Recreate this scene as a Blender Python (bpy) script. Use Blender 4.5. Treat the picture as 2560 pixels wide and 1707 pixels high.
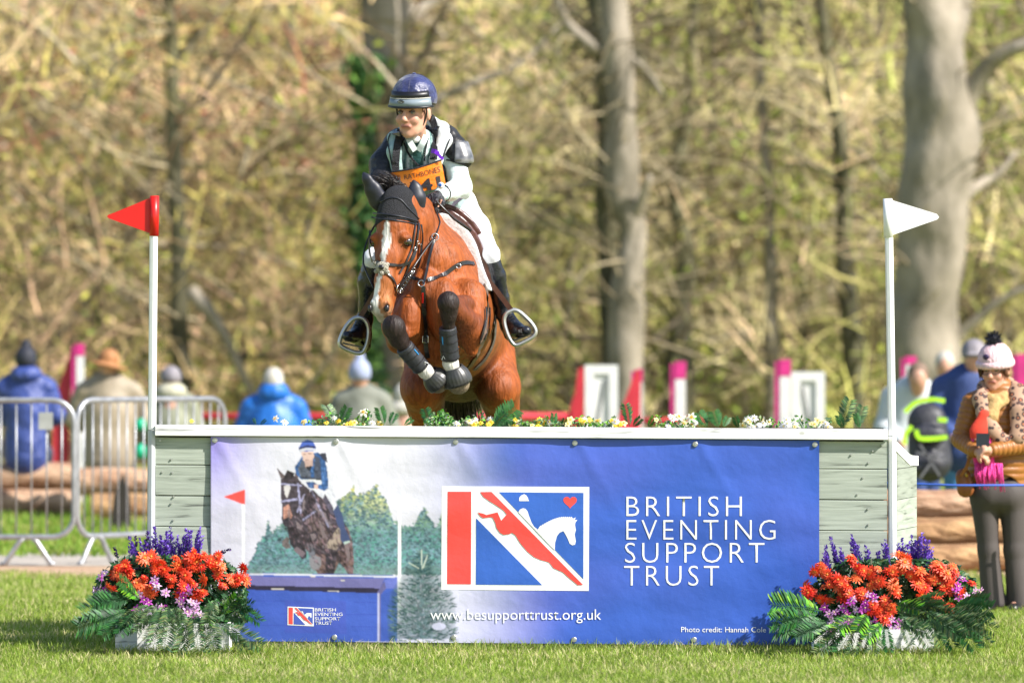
import bpy, bmesh, math, random
import numpy as np
from mathutils import Vector, Matrix, Euler, noise as mnoise
from mathutils.geometry import tessellate_polygon

for _o in list(bpy.data.objects):
    bpy.data.objects.remove(_o, do_unlink=True)
SC = bpy.context.scene
COL = SC.collection
random.seed(7)
rng = np.random.default_rng(7)

# ------------------------------------------------------------------ camera, sky, sun
D, F, H, YH = 28.0, 14000.0, 1.5, 880.0     # camera stands D metres before the jump, lens F px, eye height, horizon row
cd = bpy.data.cameras.new('camera')
cam = bpy.data.objects.new('camera', cd); COL.objects.link(cam); SC.camera = cam
cam.location = (0, -D, H); cam.rotation_euler = (math.radians(90), 0, 0)
cd.sensor_width = 36; cd.lens = F * 36 / 2560; cd.shift_y = (YH - 853.5) / 2560
cd.clip_start = 1; cd.clip_end = 600
cd.dof.use_dof = True; cd.dof.focus_distance = 28.1; cd.dof.aperture_fstop = 2.7

SUN_AZ, SUN_EL = 60, 41
_s = Vector((math.sin(math.radians(SUN_AZ)) * math.cos(math.radians(SUN_EL)),
             -math.cos(math.radians(SUN_AZ)) * math.cos(math.radians(SUN_EL)), math.sin(math.radians(SUN_EL))))
sl = bpy.data.lights.new('sun', 'SUN'); sun = bpy.data.objects.new('sun', sl); COL.objects.link(sun)
sl.energy = 5.0; sl.angle = math.radians(0.5); sl.color = (1.0, 0.95, 0.88)
sun.rotation_euler = _s.to_track_quat('Z', 'Y').to_euler(); sun.location = (20, -20, 30)
W = bpy.data.worlds.new('World'); SC.world = W; W.use_nodes = True
_n = W.node_tree.nodes; _l = W.node_tree.links
_sky = _n.new('ShaderNodeTexSky'); _sky.sky_type = 'NISHITA'; _sky.sun_disc = False
_sky.sun_elevation = math.radians(SUN_EL); _sky.sun_rotation = math.atan2(_s.x, _s.y)
_l.new(_sky.outputs[0], _n['Background'].inputs[0]); _n['Background'].inputs[1].default_value = 0.11
SC.view_settings.view_transform = 'Standard'; SC.view_settings.look = 'None'
SC.view_settings.exposure = 0.80; SC.view_settings.gamma = 1
SC.view_settings.use_curve_mapping = False

def P(px, py, Y=0.0):
    d = D + Y
    return Vector(((px - 1280) * d / F, Y, H + (YH - py) * d / F))
def GY(py):                                  # depth of the ground seen at row py
    return F * H / (py - YH) - D
def S(Y): return F / (D + Y)                 # px per metre at depth Y

# ------------------------------------------------------------------ materials
def _nodes(name):
    m = bpy.data.materials.new(name); m.use_nodes = True
    return m, m.node_tree.nodes, m.node_tree.links, m.node_tree.nodes['Principled BSDF']
def mat(name, col, rough=0.6, metal=0.0, var=0.12, scale=8.0, bump=0.0, bscale=None, spec=0.5, stretch=(1, 1, 1),
        col2=None, coat=0.0, sheen=0.0, detail=4.0, vcol=False, trans=0.0, soft=(0.35, 0.65)):
    m, n, l, b = _nodes(name)
    tc = n.new('ShaderNodeTexCoord'); mp = n.new('ShaderNodeMapping'); mp.inputs['Scale'].default_value = stretch
    l.new(tc.outputs['Object'], mp.inputs[0])
    nz = n.new('ShaderNodeTexNoise'); nz.inputs['Scale'].default_value = scale; nz.inputs['Detail'].default_value = detail
    l.new(mp.outputs[0], nz.inputs['Vector'])
    rp = n.new('ShaderNodeValToRGB'); rp.color_ramp.elements[0].position = soft[0]; rp.color_ramp.elements[1].position = soft[1]
    l.new(nz.outputs['Fac'], rp.inputs[0])
    if vcol:
        at = n.new('ShaderNodeAttribute'); at.attribute_name = 'Col'
        rp.color_ramp.elements[0].color = (1 - var, 1 - var, 1 - var, 1); rp.color_ramp.elements[1].color = (1 + var * .4,) * 3 + (1,)
        mx = n.new('ShaderNodeMix'); mx.data_type = 'RGBA'; mx.blend_type = 'MULTIPLY'; mx.inputs[0].default_value = 1
        l.new(at.outputs['Color'], mx.inputs[6]); l.new(rp.outputs[0], mx.inputs[7]); out = mx.outputs[2]
    else:
        c2 = col2 if col2 else [c * (1 - var * 2) for c in col]
        rp.color_ramp.elements[0].color = (*c2, 1); rp.color_ramp.elements[1].color = (*col, 1); out = rp.outputs[0]
    l.new(out, b.inputs['Base Color'])
    b.inputs['Roughness'].default_value = rough; b.inputs['Metallic'].default_value = metal
    b.inputs['Specular IOR Level'].default_value = spec
    b.inputs['Coat Weight'].default_value = coat; b.inputs['Coat Roughness'].default_value = 0.15
    b.inputs['Sheen Weight'].default_value = sheen
    if bump:
        nb = n.new('ShaderNodeTexNoise'); nb.inputs['Scale'].default_value = bscale or scale * 3; nb.inputs['Detail'].default_value = 6
        l.new(mp.outputs[0], nb.inputs['Vector'])
        bp = n.new('ShaderNodeBump'); bp.inputs['Strength'].default_value = min(1, bump * 5); bp.inputs['Distance'].default_value = bump * .05
        l.new(nb.outputs['Fac'], bp.inputs['Height']); l.new(bp.outputs[0], b.inputs['Normal'])
    if trans:
        tr = n.new('ShaderNodeBsdfTranslucent'); l.new(out, tr.inputs[0])
        ms = n.new('ShaderNodeMixShader'); ms.inputs[0].default_value = trans
        l.new(b.outputs[0], ms.inputs[1]); l.new(tr.outputs[0], ms.inputs[2]); l.new(ms.outputs[0], n['Material Output'].inputs[0])
    return m

# ------------------------------------------------------------------ object helpers
WLOC = {}
def props(o, label=None, cat=None, group=None, kind=None):
    if label: o['label'] = label
    if cat: o['category'] = cat
    if group: o['group'] = group
    if kind: o['kind'] = kind
    return o
def thing(name, label, cat, loc, group=None):
    o = bpy.data.objects.new(name, None); COL.objects.link(o); o.location = loc
    o.empty_display_size = .1
    WLOC[o.name] = Vector(loc); return props(o, label, cat, group)
def link(o, c, parent):
    c = Vector(c); WLOC[o.name] = c
    if parent:
        o.parent = parent; o.location = c - WLOC[parent.name]
    else: o.location = c
    COL.objects.link(o); return o
def newmesh(name, V, Fc, m=None, smooth=False, cols=None):
    me = bpy.data.meshes.new(name)
    if isinstance(Fc, np.ndarray):
        V = np.asarray(V, np.float32); k = Fc.shape[1]
        me.vertices.add(len(V)); me.vertices.foreach_set('co', V.ravel())
        me.loops.add(Fc.size); me.loops.foreach_set('vertex_index', Fc.astype(np.int32).ravel())
        me.polygons.add(len(Fc)); me.polygons.foreach_set('loop_start', np.arange(0, Fc.size, k, dtype=np.int32))
        me.update(calc_edges=True)
    else:
        me.from_pydata([tuple(v) for v in V], [], Fc); me.update()
    if cols is not None:
        a = me.color_attributes.new('Col', 'FLOAT_COLOR', 'POINT')
        c = np.ones((len(V), 4), np.float32); c[:, :3] = cols; a.data.foreach_set('color', c.ravel())
    if smooth: me.polygons.foreach_set('use_smooth', np.ones(len(me.polygons), bool))
    for mm in (m if isinstance(m, (list, tuple)) else [m]):
        if mm: me.materials.append(mm)
    return me
def add(name, V, Fc, m, parent=None, smooth=False, cols=None, kind=None, midx=None):
    A = np.array([tuple(v) for v in V] if not isinstance(V, np.ndarray) else V, float)
    c = (A.min(0) + A.max(0)) / 2
    me = newmesh(name, A - c, Fc, m, smooth, cols)
    if midx is not None: me.polygons.foreach_set('material_index', np.asarray(midx, np.int32))
    o = bpy.data.objects.new(name, me); link(o, c, parent)
    if kind: o['kind'] = kind
    return o
def inst(name, me, c, rot, sc, parent, m4=None):   # another object on shared mesh data
    o = bpy.data.objects.new(name, me)
    if rot is not None:
        if isinstance(rot, Euler): o.rotation_euler = rot
        else: o.rotation_mode = 'QUATERNION'; o.rotation_quaternion = rot
    o.scale = sc if hasattr(sc, '__len__') else (sc,) * 3
    return link(o, c, parent)

class MB:
    def __init__(s): s.v = []; s.f = []; s.c = []
    def put(s, V, Fc, col=None):
        b = len(s.v); s.v += [tuple(v) for v in V]; s.f += [tuple(i + b for i in f) for f in Fc]
        if col is not None: s.c += [col] * len(V)
    def box(s, a, b, col=None):
        x0, y0, z0 = a; x1, y1, z1 = b
        s.put([(x0, y0, z0), (x1, y0, z0), (x1, y1, z0), (x0, y1, z0), (x0, y0, z1), (x1, y0, z1), (x1, y1, z1), (x0, y1, z1)],
              [(0, 3, 2, 1), (4, 5, 6, 7), (0, 1, 5, 4), (1, 2, 6, 5), (2, 3, 7, 6), (3, 0, 4, 7)], col)
    def hexa(s, q, dy, col=None):            # quad q (4 points, seen from -y, ccw) extruded by dy
        q = [Vector(p) for p in q]; r = [p + Vector((0, dy, 0)) for p in q]
        s.put(q + r, [(0, 1, 2, 3), (7, 6, 5, 4), (0, 4, 5, 1), (1, 5, 6, 2), (2, 6, 7, 3), (3, 7, 4, 0)], col)
    def tube(s, pts, rad, n=8, cap=True, col=None, flat=None, closed=False):
        pts = [Vector(p) for p in pts]; k = len(pts)
        rad = rad if hasattr(rad, '__len__') else [rad] * k
        V = []; up = None
        for i, p in enumerate(pts):
            if closed: t = pts[(i + 1) % k] - pts[i - 1]
            else: t = pts[min(i + 1, k - 1)] - pts[max(i - 1, 0)]
            t.normalize()
            if up is None:
                up = Vector((0, 0, 1)) if abs(t.z) < .9 else Vector((0, 1, 0))
                if flat is not None: up = Vector(flat[0])
            u = up - t * up.dot(t)
            if u.length < 1e-6: u = t.orthogonal()
            u.normalize(); w = t.cross(u); up = u if flat is None else Vector(flat[0])
            f = 1 if flat is None else flat[1]
            for j in range(n):
                a = 2 * math.pi * j / n
                V.append(p + (u * math.cos(a) * f + w * math.sin(a)) * rad[i])
        Fc = [(i * n + j, i * n + (j + 1) % n, (i + 1) * n + (j + 1) % n, (i + 1) * n + j) for i in range(k - 1) for j in range(n)]
        if closed: Fc += [((k - 1) * n + j, (k - 1) * n + (j + 1) % n, (j + 1) % n, j) for j in range(n)]
        elif cap: Fc += [tuple(range(n - 1, -1, -1)), tuple(range((k - 1) * n, k * n))]
        s.put(V, Fc, col)
    def strap(s, pts, nrm, w, t=.002, col=None):   # flat band: pts centre line, nrm outward normals, w width
        pts = [Vector(p) for p in pts]; V = []
        for i, p in enumerate(pts):
            tg = (pts[min(i + 1, len(pts) - 1)] - pts[max(i - 1, 0)]).normalized()
            nn = Vector(nrm[i] if isinstance(nrm, list) else nrm)
            nn = (nn - tg * nn.dot(tg)).normalized(); sd = tg.cross(nn) * (w / 2)
            V += [p - sd, p + sd, p + sd + nn * t, p - sd + nn * t]
        Fc = []
        for i in range(len(pts) - 1):
            a = 4 * i
            for j in range(4): Fc.append((a + j, a + (j + 1) % 4, a + 4 + (j + 1) % 4, a + 4 + j))
        Fc += [(3, 2, 1, 0), tuple(range(4 * len(pts) - 4, 4 * len(pts)))]
        s.put(V, Fc, col)
    def ball(s, c, r, nu=10, nv=7, R=None, col=None):
        r = r if hasattr(r, '__len__') else (r, r, r); V = []; R = R or Matrix.Identity(3); c = Vector(c)
        for i in range(nv + 1):
            th = math.pi * i / nv
            for j in range(nu):
                a = 2 * math.pi * j / nu
                V.append(c + R @ Vector((r[0] * math.sin(th) * math.cos(a), r[1] * math.sin(th) * math.sin(a), r[2] * math.cos(th))))
        s.put(V, [(i * nu + j, (i + 1) * nu + j, (i + 1) * nu + (j + 1) % nu, i * nu + (j + 1) % nu) for i in range(nv) for j in range(nu)], col)
    def build(s, name, m, parent=None, smooth=False, kind=None):
        return add(name, s.v, s.f, m, parent, smooth, np.array(s.c) if s.c else None, kind)

def spline(pts, n=6):                       # Catmull-Rom through points (any dimension)
    A = [np.array(p, float) for p in pts]; A = [2 * A[0] - A[1]] + A + [2 * A[-1] - A[-2]]; out = []
    for i in range(1, len(A) - 2):
        for k in range(n):
            t = k / n; a, b, c, d = A[i - 1:i + 3]
            out.append(.5 * (2 * b + (c - a) * t + (2 * a - 5 * b + 4 * c - d) * t * t + (3 * b - a - 3 * c + d) * t ** 3))
    out.append(A[-2]); return out

# ------------------------------------------------------------------ distance-field modelling for bodies and clothes
class SDF:
    def __init__(s, h): s.p = []; s.h = h
    def cap(s, a, b, r1, r2=None, k=.03, col=0, sq=None, cut=False):
        s.p.append(('c', np.array(a, float), np.array(b, float), r1, r1 if r2 is None else r2, k, col, sq, cut)); return s
    def chain(s, pts, rads, k=.03, col=0, sq=None):
        for i in range(len(pts) - 1): s.cap(pts[i], pts[i + 1], rads[i], rads[i + 1], k, col, sq)
        return s
    def ell(s, c, r, R=None, k=.03, col=0, cut=False):
        s.p.append(('e', np.array(c, float), np.array(r, float), np.array(R or Matrix.Identity(3)), 0, k, col, None, cut)); return s
    def half(s, c, n, k=.004):              # keep the side the normal points to
        s.p.append(('h', np.array(c, float), np.array(Vector(n).normalized(), float), 0, 0, k, 0, None, 'i')); return s
    def dist(s, q, X):
        if q[0] == 'c':
            a, b, r1, r2, sq = q[1], q[2], q[3], q[4], q[7]
            p = X - a; ba = b - a
            t = np.clip(p @ ba / max(ba @ ba, 1e-9), 0, 1)[..., None]
            p = p - t * ba; rr = (r1 + (r2 - r1) * t[..., 0])
            if sq is not None:
                nn = np.array(Vector(sq[0]).normalized()); f = sq[1]
                p = p + (p @ nn)[..., None] * nn * (1 / f - 1)
                return (np.linalg.norm(p, axis=-1) - rr) * min(1, f if f < 1 else 1)
            return np.linalg.norm(p, axis=-1) - rr
        if q[0] == 'e':
            p = (X - q[1]) @ q[3]; k0 = np.linalg.norm(p / q[2], axis=-1); k1 = np.linalg.norm(p / q[2] ** 2, axis=-1) + 1e-9
            return k0 * (k0 - 1) / k1
        return -((X - q[1]) @ q[2])
    def bounds(s, q):
        if q[0] == 'c':
            f = max(1, q[7][1]) if q[7] else 1
            m = max(q[3], q[4]) * f; return np.minimum(q[1], q[2]) - m, np.maximum(q[1], q[2]) + m
        m = q[2].max(); return q[1] - m, q[1] + m
    def mesh(s):
        h = s.h; B = [s.bounds(q) for q in s.p if not q[8]]
        lo = np.min([b[0] for b in B], 0) - 3 * h; hi = np.max([b[1] for b in B], 0) + 3 * h
        n = np.ceil((hi - lo) / h).astype(int) + 1
        ax = [lo[i] + h * np.arange(n[i]) for i in range(3)]
        V = np.full(n, 1.0, np.float64)
        for q in s.p:
            k = q[5]
            if q[8] == 'i': sl_ = (slice(0, n[0]), slice(0, n[1]), slice(0, n[2]))
            else:
                b0, b1 = s.bounds(q); mg = k + 3 * h + .01
                i0 = np.clip(((b0 - mg - lo) / h).astype(int), 0, n); i1 = np.clip(((b1 + mg - lo) / h).astype(int) + 2, 0, n)
                sl_ = tuple(slice(i0[i], i1[i]) for i in range(3))
            if any(x.start >= x.stop for x in sl_): continue
            X = np.stack(np.meshgrid(ax[0][sl_[0]], ax[1][sl_[1]], ax[2][sl_[2]], indexing='ij'), -1)
            d = s.dist(q, X); v = V[sl_]
            if q[8]:
                if q[8] is True: d = -d
                hh = np.maximum(k - np.abs(v - d), 0) / k; V[sl_] = np.maximum(v, d) + hh * hh * k / 4
            else:
                hh = np.maximum(k - np.abs(v - d), 0) / k; V[sl_] = np.minimum(v, d) - hh * hh * k / 4
        V[0] = V[-1] = 1; V[:, 0] = V[:, -1] = 1; V[:, :, 0] = V[:, :, -1] = 1
        return nets(V, lo, h)
    def weights(s, X, sig=.006):
        ds = np.stack([s.dist(q, X) for q in s.p if not q[8]], 1)
        w = np.exp(-(ds - ds.min(1, keepdims=True)) / sig); w /= w.sum(1, keepdims=True)
        return w, [q[6] for q in s.p if not q[8]]
    def build(s, name, m, parent=None, pal=None, paint=None, disp=None, sig=.006):
        V, Q = s.mesh(); cols = None
        if pal is not None:
            w, ids = s.weights(V, sig); cols = w @ np.array([pal[i] for i in ids], float)
        if paint: cols = paint(V, cols)
        if disp: V = disp(V)
        return add(name, V, Q, m, parent, True, cols)
def nets(V, lo, h):
    sg = V < 0
    nx, ny, nz = V.shape; c = np.zeros((nx - 1, ny - 1, nz - 1), np.int8)
    for i in (0, 1):
        for j in (0, 1):
            for k in (0, 1): c += sg[i:nx - 1 + i, j:ny - 1 + j, k:nz - 1 + k]
    cells = np.argwhere((c > 0) & (c < 8)); idx = -np.ones(c.shape, np.int64)
    idx[tuple(cells.T)] = np.arange(len(cells))
    acc = np.zeros((len(cells), 3)); cnt = np.zeros(len(cells))
    cor = [(i, j, k) for i in (0, 1) for j in (0, 1) for k in (0, 1)]
    for a in cor:
        for d in range(3):
            if a[d]: continue
            b = list(a); b[d] = 1
            va = V[tuple((cells + a).T)]; vb = V[tuple((cells + b).T)]; m = (va < 0) != (vb < 0)
            t = np.where(m, va / np.where(m, va - vb, 1), 0); p = np.tile(np.array(a, float), (len(cells), 1)); p[:, d] += t
            acc[m] += p[m]; cnt[m] += 1
    pos = lo + h * (cells + acc / cnt[:, None]); Fs = []
    for d in range(3):
        e = [slice(1, -1)] * 3; e[d] = slice(0, -1); e2 = list(e); e2[d] = slice(1, None)
        A = sg[tuple(e)]; Bq = sg[tuple(e2)]; m = np.argwhere(A != Bq)
        if not len(m): continue
        off = np.array([1, 1, 1]); off[d] = 0; m2 = m + off; u, v = (d + 1) % 3, (d + 2) % 3
        def at(du, dv):
            q = m2.copy(); q[:, u] -= du; q[:, v] -= dv; return idx[tuple(q.T)]
        f = np.stack([at(1, 1), at(0, 1), at(0, 0), at(1, 0)], 1)
        inside = A[tuple(m.T)]; f[~inside] = f[~inside][:, ::-1]
        Fs.append(f)
    return pos, np.concatenate(Fs)
# ------------------------------------------------------------------ ground
def ground_mat(name, c1, c2, c3, sc1=1.2, sc2=40, bump=.3):
    m, n, l, b = _nodes(name)
    tc = n.new('ShaderNodeTexCoord')
    a = n.new('ShaderNodeTexNoise'); a.inputs['Scale'].default_value = sc1; a.inputs['Detail'].default_value = 5
    z = n.new('ShaderNodeTexNoise'); z.inputs['Scale'].default_value = sc2; z.inputs['Detail'].default_value = 6
    l.new(tc.outputs['Object'], a.inputs['Vector']); l.new(tc.outputs['Object'], z.inputs['Vector'])
    r = n.new('ShaderNodeValToRGB'); e = r.color_ramp.elements
    e[0].position = .36; e[0].color = (*c1, 1); e[1].position = .64; e[1].color = (*c2, 1)
    l.new(a.outputs[0], r.inputs[0])
    r2 = n.new('ShaderNodeValToRGB'); r2.color_ramp.elements[0].position = .45; r2.color_ramp.elements[1].position = .7
    l.new(z.outputs[0], r2.inputs[0])
    mx = n.new('ShaderNodeMix'); mx.data_type = 'RGBA'; l.new(r2.outputs[0], mx.inputs[0]); l.new(r.outputs[0], mx.inputs[6])
    mx.inputs[7].default_value = (*c3, 1); l.new(mx.outputs[2], b.inputs['Base Color']); b.inputs['Roughness'].default_value = .95
    b.inputs['Specular IOR Level'].default_value = .1
    bp = n.new('ShaderNodeBump'); bp.inputs['Strength'].default_value = bump; bp.inputs['Distance'].default_value = .03
    l.new(z.outputs[0], bp.inputs['Height']); l.new(bp.outputs[0], b.inputs['Normal'])
    return m
M_lawn = ground_mat('lawn', (.17, .22, .045), (.26, .29, .065), (.34, .31, .12), 1.1, 60)
M_path = ground_mat('path', (.42, .38, .33), (.52, .47, .41), (.36, .31, .26), 2, 50)
M_dirt = ground_mat('bare_earth', (.42, .27, .18), (.5, .36, .25), (.3, .2, .12), 3, 40)
M_floor = ground_mat('forest_floor', (.035, .03, .015), (.26, .19, .10), (.12, .12, .04), .7, 4, .6)  # near-black tone paints deep shade into the gaps of the wood

def sheet(name, x0, x1, y0, y1, z, m, nx=1, ny=1, f=None):
    V = []; 
    for j in range(ny + 1):
        for i in range(nx + 1):
            x = x0 + (x1 - x0) * i / nx; y = y0 + (y1 - y0) * j / ny
            V.append((x, y, z + (f(x, y) if f else 0)))
    Fc = [(j * (nx + 1) + i, j * (nx + 1) + i + 1, (j + 1) * (nx + 1) + i + 1, (j + 1) * (nx + 1) + i) for j in range(ny) for i in range(nx)]
    return props(add(name, V, Fc, m, smooth=True), kind='structure')
sheet('lawn', -120, 120, -60, 60, 0, M_lawn)
def wob(pts, s): return pts
def strip(name, y0, y1, z, m, amp, seed):
    V = []; Fc = []; N = 160
    for i in range(N + 1):
        x = -20 + 40 * i / N
        V.append((x, y0 + amp * mnoise.noise((x * .9, seed, 0)) + amp * .5 * mnoise.noise((x * 4, seed, 3)), z))
        V.append((x, y1 + amp * mnoise.noise((x * .9, seed + 5, 0)), z))
    for i in range(N): Fc.append((2 * i, 2 * i + 2, 2 * i + 3, 2 * i + 1))
    return props(add(name, V, Fc, m), kind='structure')
strip('bare_earth', GY(1448), GY(1410), .004, M_dirt, .35, 1)
strip('path', GY(1416), GY(1385), .008, M_path, .15, 9)
# wooded slope behind the spectators
def slope_h(x, y):
    t = max(0, y - 46); return .02 * t + max(0, y - 62) ** 1.35 * .11 + 1.2 * mnoise.noise((x * .08, y * .08, 1)) * min(1, t / 15)
sheet('woodland_slope', -90, 90, 46, 150, .01, M_floor, 90, 60, slope_h)
sheet('far_ground', -300, 300, 60.01, 400, -.3, M_floor)

# grass blades
def blades(name, n, regfun, hr, wr, cols, m):
    pts = regfun(n); n = len(pts)
    a = rng.uniform(0, 2 * np.pi, n); hh = rng.uniform(*hr, n) * (0.7 + .6 * rng.random(n)); w = rng.uniform(*wr, n)
    clump = np.array([mnoise.noise((p[0] * 2.2, p[1] * .9, 5)) for p in pts[:: max(1, n // 20000)]])
    cl = np.repeat(clump, max(1, n // 20000))[:n] if len(clump) * max(1, n // 20000) >= n else np.zeros(n)
    lean = rng.uniform(.15, .9, n) * hh; la = rng.uniform(0, 2 * np.pi, n)
    base = np.concatenate([pts, np.zeros((n, 1))], 1)
    side = np.stack([np.cos(a), np.sin(a), np.zeros(n)], 1) * w[:, None]
    mid = base + np.stack([np.cos(la) * lean * .35, np.sin(la) * lean * .35, hh * .6], 1)
    tip = base + np.stack([np.cos(la) * lean, np.sin(la) * lean, hh * (1.0 - .25 * lean / hh)], 1)
    V = np.stack([base - side, base + side, mid + side * .8, mid - side * .8, tip], 1).reshape(-1, 3)
    o = np.arange(n)[:, None] * 5
    T = np.concatenate([o + np.array([[0, 1, 2]]), o + np.array([[0, 2, 3]]), o + np.array([[3, 2, 4]])])
    ci = rng.random(n)[:, None]; c = np.array(cols[0]) * (1 - ci) + np.array(cols[1]) * ci
    dry = rng.random(n) < (.16 + .25 * np.clip(np.sin(pts[:, 0] * 2.1 + 1.3 * np.sin(pts[:, 1] * 1.7)) * np.sin(pts[:, 1] * 3.1 + pts[:, 0]), 0, 1)); c[dry] = cols[2]
    C = np.repeat(c, 5, 0)
    return props(add(name, V, T, m, cols=C), 'short green spring grass blades covering the lawn', 'grass', kind='stuff')
M_blade = mat('grass_blade', None, .5, vcol=True, var=.15, scale=2, trans=.4, spec=.3)
def reg(n):
    y = -3.3 + 14.4 * rng.random(n) ** 1.6
    hw = (D + y) * 1560 / F
    x = rng.uniform(-1, 1, n) * hw
    keep = ~((np.abs(x + .05) < 1.8) & (y > -.0) & (y < .9))
    keep &= y < 9.7 + .5 * np.sin(x * 3)
    patch = np.sin(x * 1.7 + 2) * np.sin(y * 2.9 + x * .8) 
    keep &= rng.random(n) < 1 - .35 * (patch > .6)
    return np.stack([x[keep], y[keep]], 1)
blades('grass', 265000, reg, (.025, .055), (.0016, .003), [(.16, .27, .03), (.37, .47, .075), (.62, .57, .28)], M_blade)
def reg2(n):
    y = 12.9 + 20 * rng.random(n); x = rng.uniform(-1, 1, n) * (D + y) * 1330 / F
    return np.stack([x, y], 1)
blades('grass', 60000, reg2, (.05, .10), (.006, .010), [(.15, .29, .03), (.30, .43, .06), (.42, .42, .12)], M_blade)
def reg3(n):                                # longer tufts against the jump, the planters and the path edge
    out = []
    for _ in range(n):
        t = random.random()
        if t < .6: out.append((random.uniform(-1.95, 2.0), random.gauss(-.05, .04)))
        elif t < .8: out.append((random.uniform(-2.2, -1.2), random.gauss(-.5, .04)))
        else: out.append((random.uniform(1.3, 2.3), random.gauss(-.5, .04)))
    return np.array(out)
blades('grass', 7000, reg3, (.04, .075), (.0018, .003), [(.18, .29, .035), (.34, .44, .08), (.55, .5, .24)], M_blade)
# ------------------------------------------------------------------ the jump
def wood_mat(name, c, c2, crack=.5):
    m, n, l, b = _nodes(name)
    tc = n.new('ShaderNodeTexCoord'); oi = n.new('ShaderNodeObjectInfo')
    ad = n.new('ShaderNodeVectorMath'); ad.operation = 'ADD'; l.new(tc.outputs['Object'], ad.inputs[0]); 
    sc = n.new('ShaderNodeVectorMath'); sc.operation = 'SCALE'; sc.inputs[3].default_value = 9; l.new(oi.outputs['Random'], sc.inputs[0])
    cmb = n.new('ShaderNodeCombineXYZ'); l.new(oi.outputs['Random'], cmb.inputs[0]); l.new(oi.outputs['Random'], cmb.inputs[2]); l.new(cmb.outputs[0], sc.inputs[0])
    l.new(sc.outputs[0], ad.inputs[1])
    mp = n.new('ShaderNodeMapping'); mp.inputs['Scale'].default_value = (1.6, 1.6, 22); l.new(ad.outputs[0], mp.inputs[0])
    nz = n.new('ShaderNodeTexNoise'); nz.inputs['Scale'].default_value = 2.2; nz.inputs['Detail'].default_value = 8; nz.inputs['Distortion'].default_value = .6
    l.new(mp.outputs[0], nz.inputs['Vector'])
    r = n.new('ShaderNodeValToRGB'); e = r.color_ramp.elements; e[0].position = .3; e[0].color = (*[x * .32 for x in c], 1); e[1].position = .62; e[1].color = (*c, 1)
    x = e.new(.4); x.color = (*c2, 1)
    l.new(nz.outputs[0], r.inputs[0])
    # knots
    vo = n.new('ShaderNodeTexVoronoi'); vo.inputs['Scale'].default_value = 7; 
    mp2 = n.new('ShaderNodeMapping'); mp2.inputs['Scale'].default_value = (.7, 1, 1.3); l.new(ad.outputs[0], mp2.inputs[0]); l.new(mp2.outputs[0], vo.inputs['Vector'])
    kr = n.new('ShaderNodeValToRGB'); k = kr.color_ramp.elements; k[0].position = .05; k[0].color = (.55, .55, .5, 1); k[1].position = .09; k[1].color = (1, 1, 1, 1)
    l.new(vo.outputs['Distance'], kr.inputs[0])
    mx = n.new('ShaderNodeMix'); mx.data_type = 'RGBA'; mx.blend_type = 'MULTIPLY'; mx.inputs[0].default_value = .8
    va = n.new('ShaderNodeMapRange'); va.inputs[3].default_value = .82; va.inputs[4].default_value = 1.08; l.new(oi.outputs['Random'], va.inputs[0]); mv = n.new('ShaderNodeVectorMath'); mv.operation = 'SCALE'; l.new(va.outputs[0], mv.inputs[3])
    l.new(r.outputs[0], mx.inputs[6]); l.new(kr.outputs[0], mx.inputs[7]); l.new(mx.outputs[2], mv.inputs[0]); l.new(mv.outputs[0], b.inputs['Base Color'])
    bp = n.new('ShaderNodeBump'); bp.inputs['Strength'].default_value = crack; bp.inputs['Distance'].default_value = .004
    l.new(nz.outputs[0], bp.inputs['Height']); l.new(bp.outputs[0], b.inputs['Normal']); b.inputs['Roughness'].default_value = .8
    return m
M_sage = wood_mat('sage_painted_wood', (.37, .41, .345), (.29, .325, .27))
M_whitew = wood_mat('white_painted_wood', (.86, .86, .85), (.82, .82, .81), .15)
M_white = mat('white_paint', (.86, .86, .86), .4, var=.03, scale=20)
M_greyp = mat('grey_white_plastic', (.5, .52, .55), .4, var=.04, scale=20)
M_red = mat('red_plastic', (.72, .015, .012), .35, var=.04, scale=15, trans=.12)
M_metal = mat('galvanised_metal', (.6, .6, .58), .35, metal=.8, var=.15, scale=30)
M_dark = mat('dark_wood', (.03, .025, .02), .9)

jump = thing('cross_country_jump', 'sage green planked jump with a white top rail and blue banner front', 'jump', (-.03, .3, 0))
def yl(px, y0): return y0 + (px - 388) * 11 / 1832          # the jump leans down a little to the right
ys = [1091, 1161, 1238, 1315, 1394, 1472, 1548, 1625]
for i in range(7):
    a, b = ys[i], ys[i + 1]
    mb = MB(); x0, x1 = 389 + random.uniform(-1.5, 1), 2219 + random.uniform(-1.5, .5); g = 1.5
    N = 40
    dyp = random.uniform(-.004, .004)
    for k in range(1):
        pts_t = []; pts_b = []
        for j in range(N + 1):
            px = x0 + (x1 - x0) * j / N
            pts_t.append(P(px, yl(px, a) + g + .6 * mnoise.noise((j * .35, i * 7, 0)), dyp)); pts_b.append(P(px, yl(px, b) - .3 + .6 * mnoise.noise((j * .35, i * 7 + 3, 0)), dyp))
        V = []; 
        for t_, b_ in zip(pts_t, pts_b):
            h_ = (t_ - b_).length
            V += [b_ + Vector((0, .003, 0)), b_ + Vector((0, 0, .003)), t_ - Vector((0, 0, .003)), t_ + Vector((0, .003, 0)), t_ + Vector((0, .03, 0)), b_ + Vector((0, .03, 0))]
        Fc = []
        for j in range(N):
            for q in range(6): Fc.append((6 * j + q, 6 * j + 6 + q, 6 * j + 6 + (q + 1) % 6, 6 * j + (q + 1) % 6))
        Fc += [(0, 1, 2, 3, 4, 5), tuple(6 * N + q for q in (5, 4, 3, 2, 1, 0))]
        mb.put(V, Fc)
    mb.build('plank', M_sage, jump)
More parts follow.
